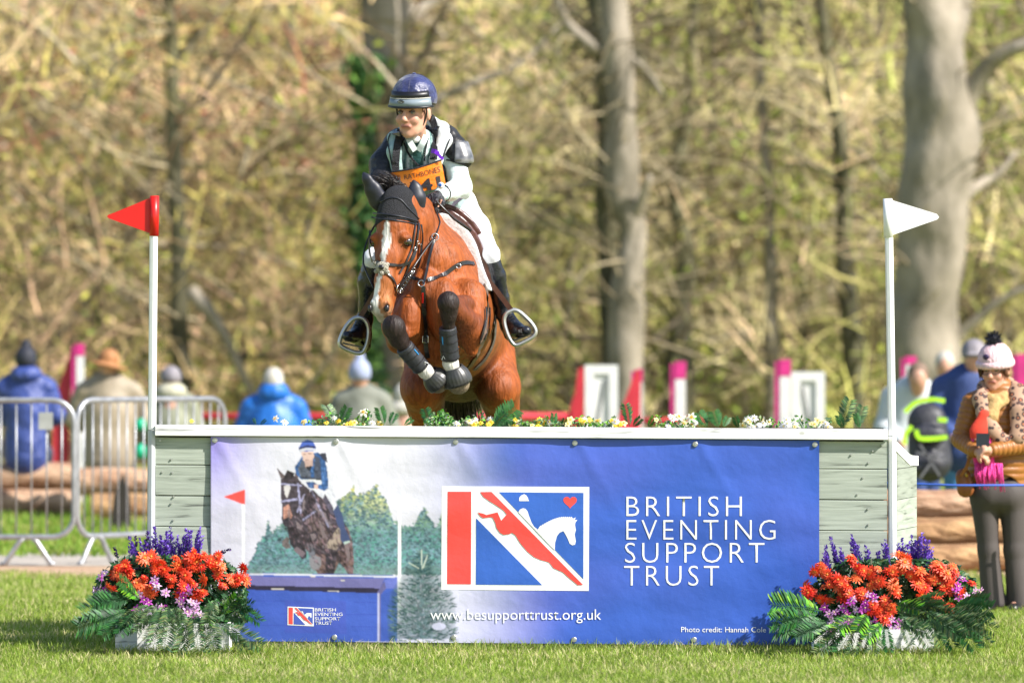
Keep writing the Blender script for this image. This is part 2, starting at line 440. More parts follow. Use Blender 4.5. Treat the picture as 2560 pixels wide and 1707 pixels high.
# backing and back wall, so that gaps read dark and the jump has its depth
mb = MB(); mb.box((-1.77, .034, .01), (1.86, .06, 1.12)); mb.build('backing_board', M_dark, jump)
for i in range(7):
    z0 = .02 + i * .155; mb = MB(); mb.box((-1.78, .62, z0), (1.86, .65, z0 + .15)); mb.build('plank', M_sage, jump)
for i in range(7):
    z0 = .02 + i * .155; mb = MB(); mb.box((-1.785, .062, z0), (-1.757, .618, z0 + .15)); mb.build('plank', M_sage, jump)
# right wing: planks turned outwards
wy = [(1102, 1136), (1172, 1164.5), (1249, 1240), (1325, 1315), (1402, 1390), (1480, 1466), (1556, 1540), (1632, 1606)]
A = lambda py: P(2243, py, .02); B_ = lambda py: P(2292, py, .62)
for i in range(7):
    mb = MB(); a0, b0 = A(wy[i][0] + 1), B_(wy[i][1] + 1); a1, b1 = A(wy[i + 1][0] - .5), B_(wy[i + 1][1] - .5)
    if i == 0:
        a0 = A(1110); b0 = B_(1146)
    n_ = Vector((b1.y - a1.y, -(b1.x - a1.x), 0)).normalized() * -.025
    q = [a1, b1, b0, a0]; r = [p + n_ for p in q]
    mb.put(q + r, [(0, 1, 2, 3), (7, 6, 5, 4), (0, 4, 5, 1), (1, 5, 6, 2), (2, 6, 7, 3), (3, 7, 4, 0)])
    mb.build('wing_plank', M_sage, jump)
mb = MB()
for (a, b) in (((2243, 1104, .0), (2276, 1138, .4)), ((2276, 1138, .4), (2296, 1139, .63))):
    a, b = P(*a), P(*b); mb.put([a, b, b - Vector((0, 0, .05)), a - Vector((0, 0, .05)), a + Vector((-.03, .02, 0)), b + Vector((-.03, .02, 0)), b + Vector((-.03, .02, -.05)), a + Vector((-.03, .02, -.05))],
        [(0, 3, 2, 1), (4, 5, 6, 7), (0, 1, 5, 4), (2, 3, 7, 6), (0, 4, 7, 3), (1, 2, 6, 5)])
mb.build('wing_capping', M_whitew, jump)
# top rail
mb = MB(); q = [P(388, 1089.5, -.035), P(2220, 1099.5, -.035), P(2220, 1072.5, -.035), P(388, 1062.5, -.035)]
N = 60; V = []
for j in range(N + 1):
    px = 388 + 1832 * j / N; w = .8 * mnoise.noise((j * .2, 3, 0)); e = .003
    b_ = P(px, yl(px, 1089) + w * .6, -.036); t_ = P(px, yl(px, 1062) + w * .4, -.036)
    V += [b_ + Vector((0, e, 0)), b_ + Vector((0, 0, e)), t_ - Vector((0, 0, e)), t_ + Vector((0, e, 0)), t_ + Vector((0, .115, 0)), b_ + Vector((0, .115, 0))]
Fc = [(6 * j + q_, 6 * j + 6 + q_, 6 * j + 6 + (q_ + 1) % 6, 6 * j + (q_ + 1) % 6) for j in range(N) for q_ in range(6)] + [(0, 1, 2, 3, 4, 5), tuple(6 * N + q_ for q_ in (5, 4, 3, 2, 1, 0))]
add('top_rail', V, Fc, M_whitew, jump)
def post6(mb, a, b, r):
    mb.tube([a, b], r, 6, True)
# nails and screw heads on the bare planks
for (px, py) in [(400, 1101), (428, 1148), (405, 1180), (430, 1181), (434, 1241), (428, 1258), (433, 1300), (2205, 1112), (2182, 1127), (2171, 1157), (2157, 1194), (2128, 1137), (2143, 1236), (2170, 1272), (2171, 1311)]:
    mb = MB(); c = P(px, py, -.004); mb.tube([c + Vector((0, .006, 0)), c], [.0055, .0045], 8); mb.build('nail', M_metal, jump)

def flag_thing(name, label, pole, flag, mflag, lower, base):
    t = thing(name, label, 'flag post', (pole[0][0], pole[0][1], 0) if 0 else base)
    mb = MB(); mb.tube([P(*pole[0]), P(*pole[1])], .0205, 8); mb.build('post', M_white, t)
    mb = MB(); mb.tube([P(*lower[0]), P(*lower[1])], .0215, 8); mb.build('lower_post', lower[2], t)
    sl_, tri = flag
    mb = MB(); mb.tube([P(*sl_[0]), P(*sl_[1])], .0235, 14); mb.build('flag_sleeve', mflag, t, True)
    pts = [P(*p) for p in tri]; Vv = pts + [p + Vector((0, .006, 0)) for p in pts]; n_ = len(pts)
    Fc = [tuple(range(n_)), tuple(range(2 * n_ - 1, n_ - 1, -1))] + [(i, i + n_, (i + 1) % n_ + n_, (i + 1) % n_) for i in range(n_)]
    add('flag', Vv, Fc, mflag, t); return t
YP = .012
flag_thing('flag_post', 'red triangular flag on a white post at the left end of the jump', [(380, 1074, YP), (384.5, 560, YP)],
     ([(385.5, 590, YP), (386, 490, YP)], [(375, 583, YP), (375, 495, YP), (290, 530, YP), (272, 537, YP), (267, 541, YP), (272, 546, YP)]), M_red,
     ((377, 1632, YP), (380, 1076, YP), M_greyp), P(377, 1630, YP))
flag_thing('flag_post', 'white triangular flag on a leaning white post at the right end of the jump', [(2230, 1089, YP), (2222, 560, YP)],
     ([(2221, 594, YP), (2219, 497, YP)], [(2228, 589, YP), (2343, 549, YP), (2348, 543, YP), (2342, 535, YP), (2228, 500, YP)]), M_white,
     ((2233, 1632, YP), (2230, 1091, YP), M_white), P(2233, 1630, YP))

# ------------------------------------------------------------------ banner
def wr(x, z):                                # wrinkles of the vinyl, metres towards the camera
    w = .0035 * math.sin(x * 7 + 2.2 * math.sin(z * 3 + 1)) * math.sin(z * 4.3 + x * .8) + .003 * math.sin(z * 21 + .8 * math.sin(x * 2.3)) * (.5 + .5 * math.sin(x * 1.3 + 1))
    w += .006 * mnoise.noise((x * 2.4, z * 5, 2)) + .003 * mnoise.noise((x * 5, z * 9, 7))
    for kx in BOLT_X:                        # creases that run down from each top fixing
        dx = x - kx; dz = 1.09 - z
        w += .006 * math.exp(-((dx - .55 * dz) / .035) ** 2) * math.exp(-dz / .22) + .004 * math.exp(-((dx + .5 * dz) / .03) ** 2) * math.exp(-dz / .15)
    return w
BOLT_X = [P(p, 0).x for p in (537, 840, 1139, 1437, 1738, 2037)]
def by(px, t): return (1091 + (px - 527) * 10 / 1521) * (1 - t) + (1601 + (px - 527) * 12 / 1521) * t
def bpt(px, py, off=0.0):
    x, z = (px - 1280) / 500, H + (YH - py) / 500
    y = -.014 - wr(x, z) - off; s_ = (D + y) / D
    return Vector((x * s_, y, H + (z - H) * s_))
def bgcol(px, py):                           # the print's own colours, linear
    t = min(1, max(0, (px - 985 - (py - 1100) * .22) / 330)); t = t * t * (3 - 2 * t)
    n1 = mnoise.noise((px * .006, py * .008, 3)); n2 = mnoise.noise((px * .003, py * .005, 9))
    L = np.array((.62, .61, .68)) + .12 * n2
    cor = math.exp(-((px - 527) ** 2 / 90 ** 2)) * math.exp(-((py - 1100) ** 2) / 130 ** 2)
    L = L * (1 - cor) + np.array((.28, .24, .62)) * cor
    low = min(1, max(0, (py - 1430) / 160)); L = L * (1 - .25 * low) + np.array((.3, .3, .66)) * .25 * low
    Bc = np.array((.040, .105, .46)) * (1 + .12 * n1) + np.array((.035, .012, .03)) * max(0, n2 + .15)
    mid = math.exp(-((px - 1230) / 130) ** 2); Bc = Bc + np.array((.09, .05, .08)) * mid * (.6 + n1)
    return L * (1 - t) + Bc * t
banner = thing('banner', 'long blue vinyl banner with printed horse and rider, screwed to the green jump', 'banner', P(1287, 1607, -.02))
M_vinyl = mat('printed_vinyl', None, .34, vcol=True, var=.04, scale=6, bump=.12, bscale=14, spec=.4)
NX, NZ = 250, 84; V = []; C = []
for j in range(NZ + 1):
    for i in range(NX + 1):
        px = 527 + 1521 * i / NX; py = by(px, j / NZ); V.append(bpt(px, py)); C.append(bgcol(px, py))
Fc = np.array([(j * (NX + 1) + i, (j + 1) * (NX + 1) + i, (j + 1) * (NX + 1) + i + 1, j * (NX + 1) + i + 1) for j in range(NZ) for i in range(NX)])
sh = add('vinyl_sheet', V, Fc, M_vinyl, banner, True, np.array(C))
def print_poly(name, pts, col, off, parent=banner, tris=None, grid=14, m=None):
    bm = bmesh.new()
    if tris is None:
        tris = [(a, b, c) for a, b, c in tessellate_polygon([[Vector((p[0], p[1], 0)) for p in pts]])]
    vs = [bm.verts.new((p[0], p[1], 0)) for p in pts]
    for t in tris:
        try: bm.faces.new([vs[i] for i in t])
        except ValueError: pass
    for ax in (0, 1):
        lo = min(p[ax] for p in pts); hi = max(p[ax] for p in pts)
        k = math.floor(lo / grid) * grid + grid
        while k < hi:
            co = [0, 0, 0]; no = [0, 0, 0]; co[ax] = k; no[ax] = 1
            bmesh.ops.bisect_plane(bm, geom=bm.verts[:] + bm.edges[:] + bm.faces[:], plane_co=co, plane_no=no); k += grid
    bm.verts.index_update(); V = [bpt(v.co.x, v.co.y, off) for v in bm.verts]; Fs = []
    for f in bm.faces:
        ids = [v.index for v in f.verts]; a, b, c = (V[i] for i in ids[:3])
        if (b - a).cross(c - a).y > 0: ids = ids[::-1]
        Fs.append(ids)
    bm.free()
    if m is None: m = PRINT(col)
    return add(name, V, Fs, m, parent, True)
_pm = {}
def PRINT(col):
    if col not in _pm: _pm[col] = mat('print_ink', col, .34, var=.03, scale=6, bump=.12, bscale=14, spec=.4)
    return _pm[col]
WHT, RED, BLU = (.80, .80, .80), (.78, .07, .06), (.035, .115, .46)
E = lambda L: [(1080 + u / 2.352, 1080 + v / 2.352) for u, v in L]
em = print_poly('emblem', E([(57, 317), (925, 321), (922, 932), (55, 925)]), WHT, .0015)
print_poly('red_bar', E([(92, 349), (231, 349), (229, 893), (89, 892)]), RED, .0028, em)
print_poly('blue_triangle', E([(260, 505), (648, 898), (258, 895)]), BLU, .0028, em)
print_poly('blue_panel', E([(393, 352), (891, 356), (890, 863)]), BLU, .0028, em)
mane = []
for i in range(16):
    t = i / 15; bx = 632 + (815 - 632) * t; byy = 556 - 55 * math.sin(min(1, t * 1.25) * math.pi / 2) + 4 * max(0, t - .7)
    mane.append((bx, byy)); mane.append((bx + 6, byy - 7))
print_poly('horse_and_rider_silhouette', E([(508, 470), (516, 455), (535, 446), (550, 450), (562, 465), (570, 490), (585, 530), (600, 555), (622, 572)] + mane +
   [(828, 508), (846, 500), (838, 515), (855, 515), (843, 530), (841, 545), (846, 575), (839, 600), (846, 640), (841, 660), (825, 664), (810, 655), (800, 630), (785, 600), (772, 580), (750, 590), (735, 610), (724, 650), (722, 692), (700, 672)]), WHT, .0040, em)
print_poly('helmet_silhouette', E([(512, 404), (513, 385), (525, 371), (538, 366), (541, 362), (545, 366), (556, 372), (565, 388), (566, 397), (572, 404)]), WHT, .0040, em)
hp = []
for i in range(28):
    t = 2 * math.pi * i / 28; hp.append((812 + 2.5 * 16 * math.sin(t) ** 3, 408 - 2.45 * (13 * math.cos(t) - 5 * math.cos(2 * t) - 2 * math.cos(3 * t) - math.cos(4 * t))))
print_poly('heart', E(hp), RED, .0040, em)
print_poly('leaping_horse', E([(283, 351), (350, 350), (888, 896), (858, 898), (800, 850), (770, 822), (715, 798), (690, 765), (678, 760), (640, 750), (600, 733), (560, 700), (520, 652), (490, 603), (470, 590), (455, 598), (420, 602), (400, 590), (380, 562), (372, 530), (358, 502), (345, 498), (300, 504), (284, 492), (268, 470), (300, 478), (320, 486), (385, 470), (393, 488), (407, 520), (440, 482), (420, 458), (380, 430), (335, 402), (303, 380)]), RED, .0040, em)
def text_poly(s, x0, x1, ybase, cap, off=.0025, name='lettering', parent=banner, col=WHT, thin=0.0, space=1.0, ref='H', mapf=None, m=None, tilt=0):
    cu = bpy.data.curves.new('t', 'FONT'); cu.body = s; cu.resolution_u = 3; cu.offset = thin; cu.space_character = space
    o = bpy.data.objects.new('t', cu); COL.objects.link(o); dg = bpy.context.evaluated_depsgraph_get(); me = bpy.data.meshes.new_from_object(o.evaluated_get(dg))
    cu2 = cu.copy(); cu2.body = ref; o.data = cu2; dg.update(); bpy.context.view_layer.update(); r = bpy.data.meshes.new_from_object(o.evaluated_get(bpy.context.evaluated_depsgraph_get()))
    rh = max(v.co.y for v in r.vertices) - max(0, 0); bpy.data.objects.remove(o)
    xs = [v.co.x for v in me.vertices]; a, b = min(xs), max(xs)
    pts = [(x0 + (v.co.x - a) / (b - a) * (x1 - x0), ybase - v.co.y / rh * cap + tilt * (v.co.x - a) / (b - a)) for v in me.vertices]
    tr = []
    for p in me.polygons:
        vs = list(p.vertices)
        for i in range(1, len(vs) - 1): tr.append((vs[0], vs[i], vs[i + 1]))
    if mapf:
        V = [mapf(*p) for p in pts]; Fs = []
        for t in tr:
            a_, b_, c_ = (V[i] for i in t); Fs.append(t if (b_ - a_).cross(c_ - a_).y <= 0 else t[::-1])
        return add(name, V, Fs, m or PRINT(col), parent)
    return print_poly(name, pts, col, off, parent, tr, 20, m)
EX = lambda u: 1080 + u / 2.352
for s, u0, u1, v0, v1 in (('BRITISH', 1143, 1822, 378, 494), ('EVENTING', 1143, 2020, 516, 632), ('SUPPORT', 1135, 1955, 650, 767), ('TRUST', 1130, 1688, 785, 902)):
    text_poly(s, EX(u0), EX(u1), EX(v1), (v1 - v0) / 2.352, thin=-.012, space=1.25)
text_poly('www.besupporttrust.org.uk', 1076, 1503, 1548, 26, ref='b', off=.004, thin=-.004)
text_poly('Photo credit: Hannah Cole Photography', 1703, 2022, 1579, 13, space=1.0, tilt=1)
# printed photograph on the left of the banner, painted point by point
GX = np.arange(528.5, 1148, 1.6); GZ = np.arange(0, 1.0001, 1 / 318)
PXg, TG = np.meshgrid(GX, GZ); PYg = (1091 + (PXg - 527) * 10 / 1521) * (1 - TG) + (1601 + (PXg - 527) * 12 / 1521) * TG
IMG = np.array([[bgcol(PXg[j, i], PYg[j, i]) for i in range(0, len(GX))] for j in range(len(GZ))])
def inpoly(pts):
    m = np.zeros(PXg.shape, bool); n = len(pts)
    for i in range(n):
        (x1, y1), (x2, y2) = pts[i], pts[(i + 1) % n]
        if y1 == y2: continue
        c = ((PYg >= min(y1, y2)) & (PYg < max(y1, y2))); xi = x1 + (PYg - y1) * (x2 - x1) / (y2 - y1); m ^= c & (PXg < xi)
    return m
def vnoise(sc, seed):
    r = np.random.default_rng(seed); w = int(640 / sc) + 3; h_ = int(560 / sc) + 3; g = r.random((h_, w))
    x = (PXg - 520) / sc; y = (PYg - 1080) / sc; i = x.astype(int); j = y.astype(int); fx = x - i; fy = y - j; fx = fx * fx * (3 - 2 * fx); fy = fy * fy * (3 - 2 * fy)
    return (g[j, i] * (1 - fx) + g[j, i + 1] * fx) * (1 - fy) + (g[j + 1, i] * (1 - fx) + g[j + 1, i + 1] * fx) * fy
def blend(mask, col, a=1.0):
    mk = (mask * a)[..., None] if mask.dtype != bool else (mask * a)[..., None]
    IMG[:] = IMG * (1 - mk) + np.array(col) * mk
Z4 = lambda L: [(500 + u / 2.703, 1060 + v / 2.703) for u, v in L]
# trees in the print: jagged skyline
def skyline(x):
    px = 500 + np.array([320, 400, 440, 460, 480, 530, 580, 700, 900, 960, 1000, 1040, 1060, 1100, 1150, 1190, 1220, 1260, 1300, 1370, 1430, 1470, 1520, 1560, 1600, 1640, 1700]) / 2.703
    py = 1060 + np.array([960, 790, 760, 660, 740, 690, 650, 640, 540, 500, 480, 425, 480, 470, 450, 400, 470, 520, 640, 700, 690, 640, 565, 650, 690, 600, 620]) / 2.703
    return np.interp(x, px, py)
sky_y = skyline(PXg) + 14 * (vnoise(9, 1) - .5) + 10 * (vnoise(4, 2) - .5)
tm = ((PYg > sky_y) & (PYg < 1436) & (PXg > 612) & (PXg < 1150)).astype(float)
n1, n2, n3 = vnoise(16, 3), vnoise(7, 4), vnoise(3.5, 5)
yel = np.clip((1330 - PYg) / 120, 0, 1) * np.clip((n1 * .5 + n2 * .5 - .35) * 3, 0, 1)
tc_ = np.stack([.10 + .42 * yel, .20 + .30 * yel, .24 - .06 * yel], -1) * (.35 + .9 * n2 + .7 * (n3 - .3))[..., None] + .04
IMG[:] = IMG * (1 - tm[..., None]) + tc_ * tm[..., None]
def dab(cx, cy, a, b, ang, col, al):
    r = max(a, b) + 1; i0 = max(0, int((cx - r - 528.5) / 1.6)); i1 = min(len(GX), int((cx + r - 528.5) / 1.6) + 2)
    if i1 <= i0: return
    t0 = (cy - 1091) / 511; j0 = max(0, int(t0 * 318 - r / 1.6) - 2); j1 = min(len(GZ), int(t0 * 318 + r / 1.6) + 3)
    if j1 <= j0: return
    x = PXg[j0:j1, i0:i1] - cx; y = PYg[j0:j1, i0:i1] - cy; c, s_ = math.cos(ang), math.sin(ang); q = ((x * c + y * s_) / a) ** 2 + ((y * c - x * s_) / b) ** 2
    m_ = (np.clip(1.4 - q, 0, 1) * al)[..., None]; IMG[j0:j1, i0:i1] = IMG[j0:j1, i0:i1] * (1 - m_) + np.array(col) * m_
rd = random.Random(8)
for _ in range(4200):
    x, y = rd.uniform(612, 1146), rd.uniform(1200, 1436); sk_ = np.interp(x, PXg[0], sky_y[60]) if 0 else float(skyline(np.array([x]))[0])
    if y < sk_ - 3: continue
    h_ = min(1, max(0, (1340 - y) / 110)); g = rd.random(); lit = rd.random() < .5
    if lit: col = (.10 + .45 * h_ * g, .20 + .30 * g * (.5 + .5 * h_), .20 + .08 * g - .12 * h_)
    else: col = (.02 + .04 * g, .06 + .06 * g, .08 + .05 * g)
    dab(x, y, rd.uniform(2, 6), rd.uniform(1.2, 3.2), rd.uniform(-.9, .9), col, .7)
gl = np.clip((PYg - 1405) / 30, 0, 1) * tm; IMG[:] = IMG * (1 - gl[..., None] * .4) + np.array((.25, .33, .3)) * gl[..., None] * .4
# posts and flags
blend(inpoly(Z4([(283, 470), (303, 470), (303, 1000), (283, 1000)])), (.72, .72, .74)); blend(inpoly(Z4([(160, 490), (283, 447), (305, 442), (305, 541), (283, 538)])), (.72, .07, .06)); blend(inpoly(Z4([(281, 447), (284, 447), (284, 538), (281, 538)])), (.3, .3, .34))
blend(inpoly(Z4([(1337, 560), (1359, 560), (1357, 1310), (1336, 1310)])), (.78, .78, .8)); blend(inpoly(Z4([(1345, 460), (1478, 508), (1345, 560)])), (.62, .63, .7))
# horse
HB = (.05, .038, .048); HD = (.03, .024, .032); HM = (.12, .075, .07)
blend(inpoly(Z4([(930, 830), (1000, 700), (1030, 800), (1038, 900), (1036, 1010), (1000, 1010), (970, 960), (940, 930), (905, 1010), (800, 1012), (760, 960), (750, 880)])), HM)
blend(inpoly(Z4([(850, 870), (930, 840), (905, 1012), (850, 1012)])), HD)
blend(inpoly(Z4([(590, 690), (640, 620), (700, 500), (760, 440), (850, 520), (930, 600), (985, 680), (1005, 760), (980, 830), (900, 870), (800, 880), (720, 850), (640, 800), (600, 760)])), HB)
blend(inpoly(Z4([(840, 830), (930, 700), (970, 690), (960, 800), (920, 850)])), (.34, .27, .22))
blend(inpoly(Z4([(720, 640), (790, 620), (850, 680), (870, 760), (840, 830), (790, 820), (740, 760)])), (.10, .07, .07))
blend(inpoly(Z4([(545, 370), (590, 340), (650, 350), (690, 400), (740, 440), (740, 540), (700, 600), (660, 640), (640, 680), (600, 695), (565, 680), (552, 640), (556, 560), (545, 480)])), HB)
blend(inpoly(Z4([(562, 560), (600, 540), (625, 620), (600, 660), (562, 640)])), (.34, .17, .13)); blend(inpoly(Z4([(565, 420), (605, 400), (612, 430), (590, 500), (575, 480)])), (.55, .52, .52))
blend(inpoly(Z4([(556, 645), (600, 625), (622, 650), (610, 690), (575, 692)])), HD)
for L in ([(518, 293), (570, 345), (572, 362), (545, 365)], [(640, 350), (652, 293), (665, 330), (660, 375)]): blend(inpoly(Z4(L)), (.10, .075, .08))
blend(inpoly(Z4([(570, 350), (590, 310), (640, 330), (620, 370), (560, 400)])), HD)
for L in ([(545, 395), (690, 410), (690, 420), (545, 408)], [(548, 515), (660, 498), (662, 512), (548, 530)], [(655, 400), (668, 398), (690, 600), (676, 605)], [(700, 470), (712, 470), (660, 600), (650, 592)], [(690, 640), (780, 580), (785, 590), (695, 655)], [(740, 440), (755, 440), (880, 690), (866, 700)]):
    blend(inpoly(Z4(L)), (.28, .27, .42), .85)
# forelegs with boots
blend(inpoly(Z4([(725, 740), (780, 715), (800, 745), (785, 800), (770, 880), (740, 890), (728, 810)])), HD); blend(inpoly(Z4([(732, 810), (782, 810), (780, 885), (735, 890)])), (.10, .1, .12))
blend(inpoly(Z4([(738, 900), (780, 885), (815, 900), (820, 950), (800, 980), (760, 985), (742, 950)])), (.20, .19, .21))
blend(inpoly(Z4([(600, 750), (650, 740), (670, 790), (720, 860), (718, 900), (690, 912), (650, 860), (610, 810)])), HD); blend(inpoly(Z4([(555, 790), (585, 760), (605, 770), (600, 800), (615, 835), (580, 840), (556, 820)])), (.11, .09, .09)); blend(inpoly(Z4([(630, 850), (655, 825), (715, 870), (690, 900)])), (.16, .12, .14))
# rider
HP = inpoly(Z4([(590, 690), (640, 620), (700, 500), (740, 440), (850, 520), (930, 600), (985, 680), (1030, 800), (1038, 1000), (980, 1000), (930, 900), (880, 1000), (800, 1000), (750, 880), (640, 800), (600, 760)]))
for _ in range(1100):
    x, y = rd.uniform(700, 886), rd.uniform(1220, 1432); j, i = int((y - 1091) / 511 * 318), int((x - 528.5) / 1.6)
    if not HP[j, i]: continue
    if rd.random() < .42: dab(x, y, rd.uniform(3, 9), rd.uniform(1, 2.4), rd.uniform(.5, 1.6), (.19 + .1 * rd.random(), .16, .19), .5)
    else: dab(x, y, rd.uniform(3, 9), rd.uniform(1, 3), rd.uniform(.5, 1.6), (.025, .016, .02), .6)
for L in ([(700, 470), (712, 520), (700, 590), (690, 580)], [(770, 560), (850, 600), (900, 700), (880, 700), (820, 620)], [(960, 730), (1005, 800), (1015, 900), (1000, 930), (980, 840)], [(650, 650), (690, 690), (680, 740), (655, 720)], [(745, 745), (775, 735), (785, 770), (760, 790)], [(800, 650), (835, 690), (850, 760), (830, 770)], [(590, 600), (600, 560), (612, 600), (604, 660)]):
    blend(inpoly(Z4(L)), (.24, .19, .2), .55)
for L in ([(745, 450), (790, 520), (760, 560), (720, 600), (700, 640), (720, 560)], [(860, 530), (880, 600), (870, 680), (850, 600)], [(560, 700), (640, 690), (720, 740), (650, 760), (600, 740)], [(880, 870), (930, 850), (960, 930), (930, 930)]):
    blend(inpoly(Z4(L)), (.018, .012, .018), .7)
blend(inpoly(Z4([(770, 440), (860, 430), (885, 380), (905, 470), (930, 560), (905, 590), (860, 520), (800, 480)])), (.66, .66, .72)); blend(inpoly(Z4([(845, 470), (900, 560), (905, 620), (880, 600), (830, 500)])), (.07, .06, .09))
blend(inpoly(Z4([(900, 585), (930, 540), (965, 620), (980, 700), (1010, 760), (1015, 795), (975, 812), (950, 780), (950, 720), (930, 680)])), (.05, .07, .16)); blend(inpoly(Z4([(970, 795), (1012, 785), (1012, 798), (975, 811)])), (.4, .5, .45))
blend(inpoly(Z4([(640, 290), (690, 220), (740, 200), (800, 190), (845, 240), (862, 330), (868, 430), (840, 450), (790, 430), (740, 400), (680, 370), (650, 340)])), (.035, .09, .24))
blend(inpoly(Z4([(660, 300), (690, 240), (745, 290), (750, 370), (680, 360)])), (.1, .11, .15)); blend(inpoly(Z4([(770, 210), (810, 230), (820, 370), (770, 360)])), (.06, .07, .11)); blend(inpoly(Z4([(800, 200), (850, 192), (862, 260), (845, 250)])), (.04, .04, .06))
blend(inpoly(Z4([(690, 372), (820, 370), (822, 405), (780, 410), (760, 390), (700, 390)])), (.68, .68, .72)); blend(inpoly(Z4([(680, 352), (820, 366), (820, 378), (685, 366)])), (.05, .05, .07))
blend(inpoly(Z4([(715, 390), (770, 390), (798, 410), (790, 435), (735, 430)])), (.04, .06, .16)); blend(inpoly(Z4([(770, 405), (800, 410), (795, 438), (772, 432)])), (.62, .42, .36))
blend(inpoly(Z4([(682, 185), (768, 185), (770, 225), (750, 262), (722, 268), (695, 240)])), (.62, .44, .38)); blend(inpoly(Z4([(705, 245), (760, 240), (765, 280), (715, 300)])), (.5, .34, .3)); blend(inpoly(Z4([(710, 290), (755, 280), (745, 320)])), (.02, .02, .03))
for L in ([(696, 200), (716, 198), (716, 206), (697, 208)], [(730, 196), (752, 194), (752, 203), (731, 205)], [(708, 238), (738, 236), (736, 243), (710, 245)]): blend(inpoly(Z4(L)), (.2, .11, .1), .7)
blend(inpoly(Z4([(668, 160), (690, 118), (725, 104), (760, 112), (780, 145), (785, 175), (768, 180), (672, 188)])), (.06, .11, .42)); blend(inpoly(Z4([(668, 160), (720, 142), (783, 150), (784, 160), (720, 156), (670, 172)])), (.02, .02, .06)); blend(inpoly(Z4([(668, 172), (720, 158), (784, 164), (784, 180), (720, 178), (672, 192)])), (.5, .5, .56))
for _ in range(260):
    x, y = rd.uniform(738, 820), rd.uniform(1134, 1226); j, i = int((y - 1091) / 511 * 318), int((x - 528.5) / 1.6)
    if IMG[j, i, 2] > .15 and IMG[j, i, 0] < .1: dab(x, y, rd.uniform(2, 6), rd.uniform(.8, 1.8), rd.uniform(.9, 1.9), rd.choice(((.10, .2, .42), (.015, .04, .12))), .55)
for _ in range(70):
    x, y = rd.uniform(786, 842), rd.uniform(1210, 1278); j, i = int((y - 1091) / 511 * 318), int((x - 528.5) / 1.6)
    if IMG[j, i].min() > .5: dab(x, y, rd.uniform(3, 7), rd.uniform(.8, 1.5), rd.uniform(.7, 1.3), (.38, .38, .46), .4)
# small box fence in the print
blend(inpoly(Z4([(270, 1010), (440, 1005), (1300, 1018), (1335, 1030), (1335, 1470), (270, 1470)])), (.05, .10, .44)); blend(inpoly(Z4([(290, 1025), (1250, 1040), (1205, 1125), (270, 1105)])), (.16, .15, .36)); blend(inpoly(Z4([(270, 1085), (1240, 1108), (1205, 1140), (270, 1115)])), (.025, .02, .05))
blend(inpoly(Z4([(300, 1010), (450, 1006), (1335, 1024), (1335, 1036), (450, 1018), (300, 1022)])), (.6, .6, .68)); blend(inpoly(Z4([(1200, 1130), (1245, 1060), (1257, 1060), (1255, 1110), (1222, 1150), (1222, 1468), (1200, 1468)])), (.12, .11, .26)); blend(inpoly(Z4([(1198, 1140), (1212, 1140), (1212, 1468), (1198, 1468)])), (.42, .43, .62)); blend(inpoly(Z4([(1245, 1050), (1335, 1030), (1335, 1110), (1257, 1110)])), (.13, .16, .5)); blend(inpoly(Z4([(1224, 1150), (1335, 1110), (1335, 1470), (1224, 1470)])), (.045, .09, .38))
for v in (1195, 1280, 1360): blend(inpoly(Z4([(270, v - 8), (1200, v + 4), (1200, v + 8), (270, v - 4)])), (.035, .06, .35), .8)
for u, v, w in ((480, 1108, 90), (860, 1122, 80), (740, 1022, 40), (950, 1050, 30)): blend(inpoly(Z4([(u, v), (u + w, v + 2), (u + w, v + 9), (u, v + 7)])), (.6, .55, .5))
blend(inpoly(Z4([(572, 1185), (988, 1192), (990, 1414), (572, 1408)])), (.055, .09, .42)); 
# fir in the print
NZ_ = (.45 + .75 * n2 + .7 * (n3 - .25)); hm_ = ((PXg > 692) & (PXg < 892) & (PYg > 1095) & (PYg < 1434)); fig = hm_ & (np.abs(IMG[..., 0] - .58) > .12) & (tm < .5) | (hm_ & (IMG[..., 1] < .12) & (IMG[..., 2] < .13)); IMG[:] = np.where((fig & (PYg > 1165))[..., None], IMG * NZ_[..., None] * 1.15, IMG)
dk_ = np.clip(1 - np.abs(PXg - 1054) / np.interp(PYg, [1390, 1420, 1480, 1540, 1598], [6, 40, 78, 88, 84]) , 0, 1) ** .35 * (PYg > 1395) * (PYg < 1596); dk_ *= np.clip(.55 + 1.2 * n3, 0, 1)
IMG[:] = IMG * (1 - .92 * dk_[..., None]) + (np.array((.04, .09, .10))[None, None] * (.5 + 1.2 * n2)[..., None]) * .92 * dk_[..., None]
r_ = random.Random(4)
for k in range(420):
    t = r_.random() ** .8; cy = 860 + t * 600; w = 20 + 200 * min(1, t * 1.5) * (1.05 if t > .3 else 1); 
    if t > .62: w = 215
    cx = 1500 + r_.uniform(-1, 1) * w; dirx = (1 if cx > 1500 else -1); ln = r_.uniform(30, 80); dy = -r_.uniform(-.2, .5) * ln
    th = r_.uniform(4, 8); g = r_.random(); colr = (.015 + .13 * g ** 3, .05 + .18 * g ** 3, .055 + .15 * g ** 3)
    x2, y2 = cx + dirx * ln * .6, cy + dy
    blend(inpoly(Z4([(cx, cy - th), (x2, y2 - th * .3), (x2, y2 + th * .3), (cx, cy + th)])), colr, .9)
for L in ([(1494, 845), (1504, 845), (1502, 980), (1496, 980)], [(1410, 930), (1480, 970), (1480, 978), (1405, 935)], [(1500, 970), (1535, 880), (1540, 885), (1510, 975)]): blend(inpoly(Z4(L)), (.4, .45, .38))
blend(((PXg - (500 + 1615 / 2.703)) / 18) ** 2 + ((PYg - (1060 + 1365 / 2.703)) / 9.5) ** 2 < 1, (.5, .5, .66))
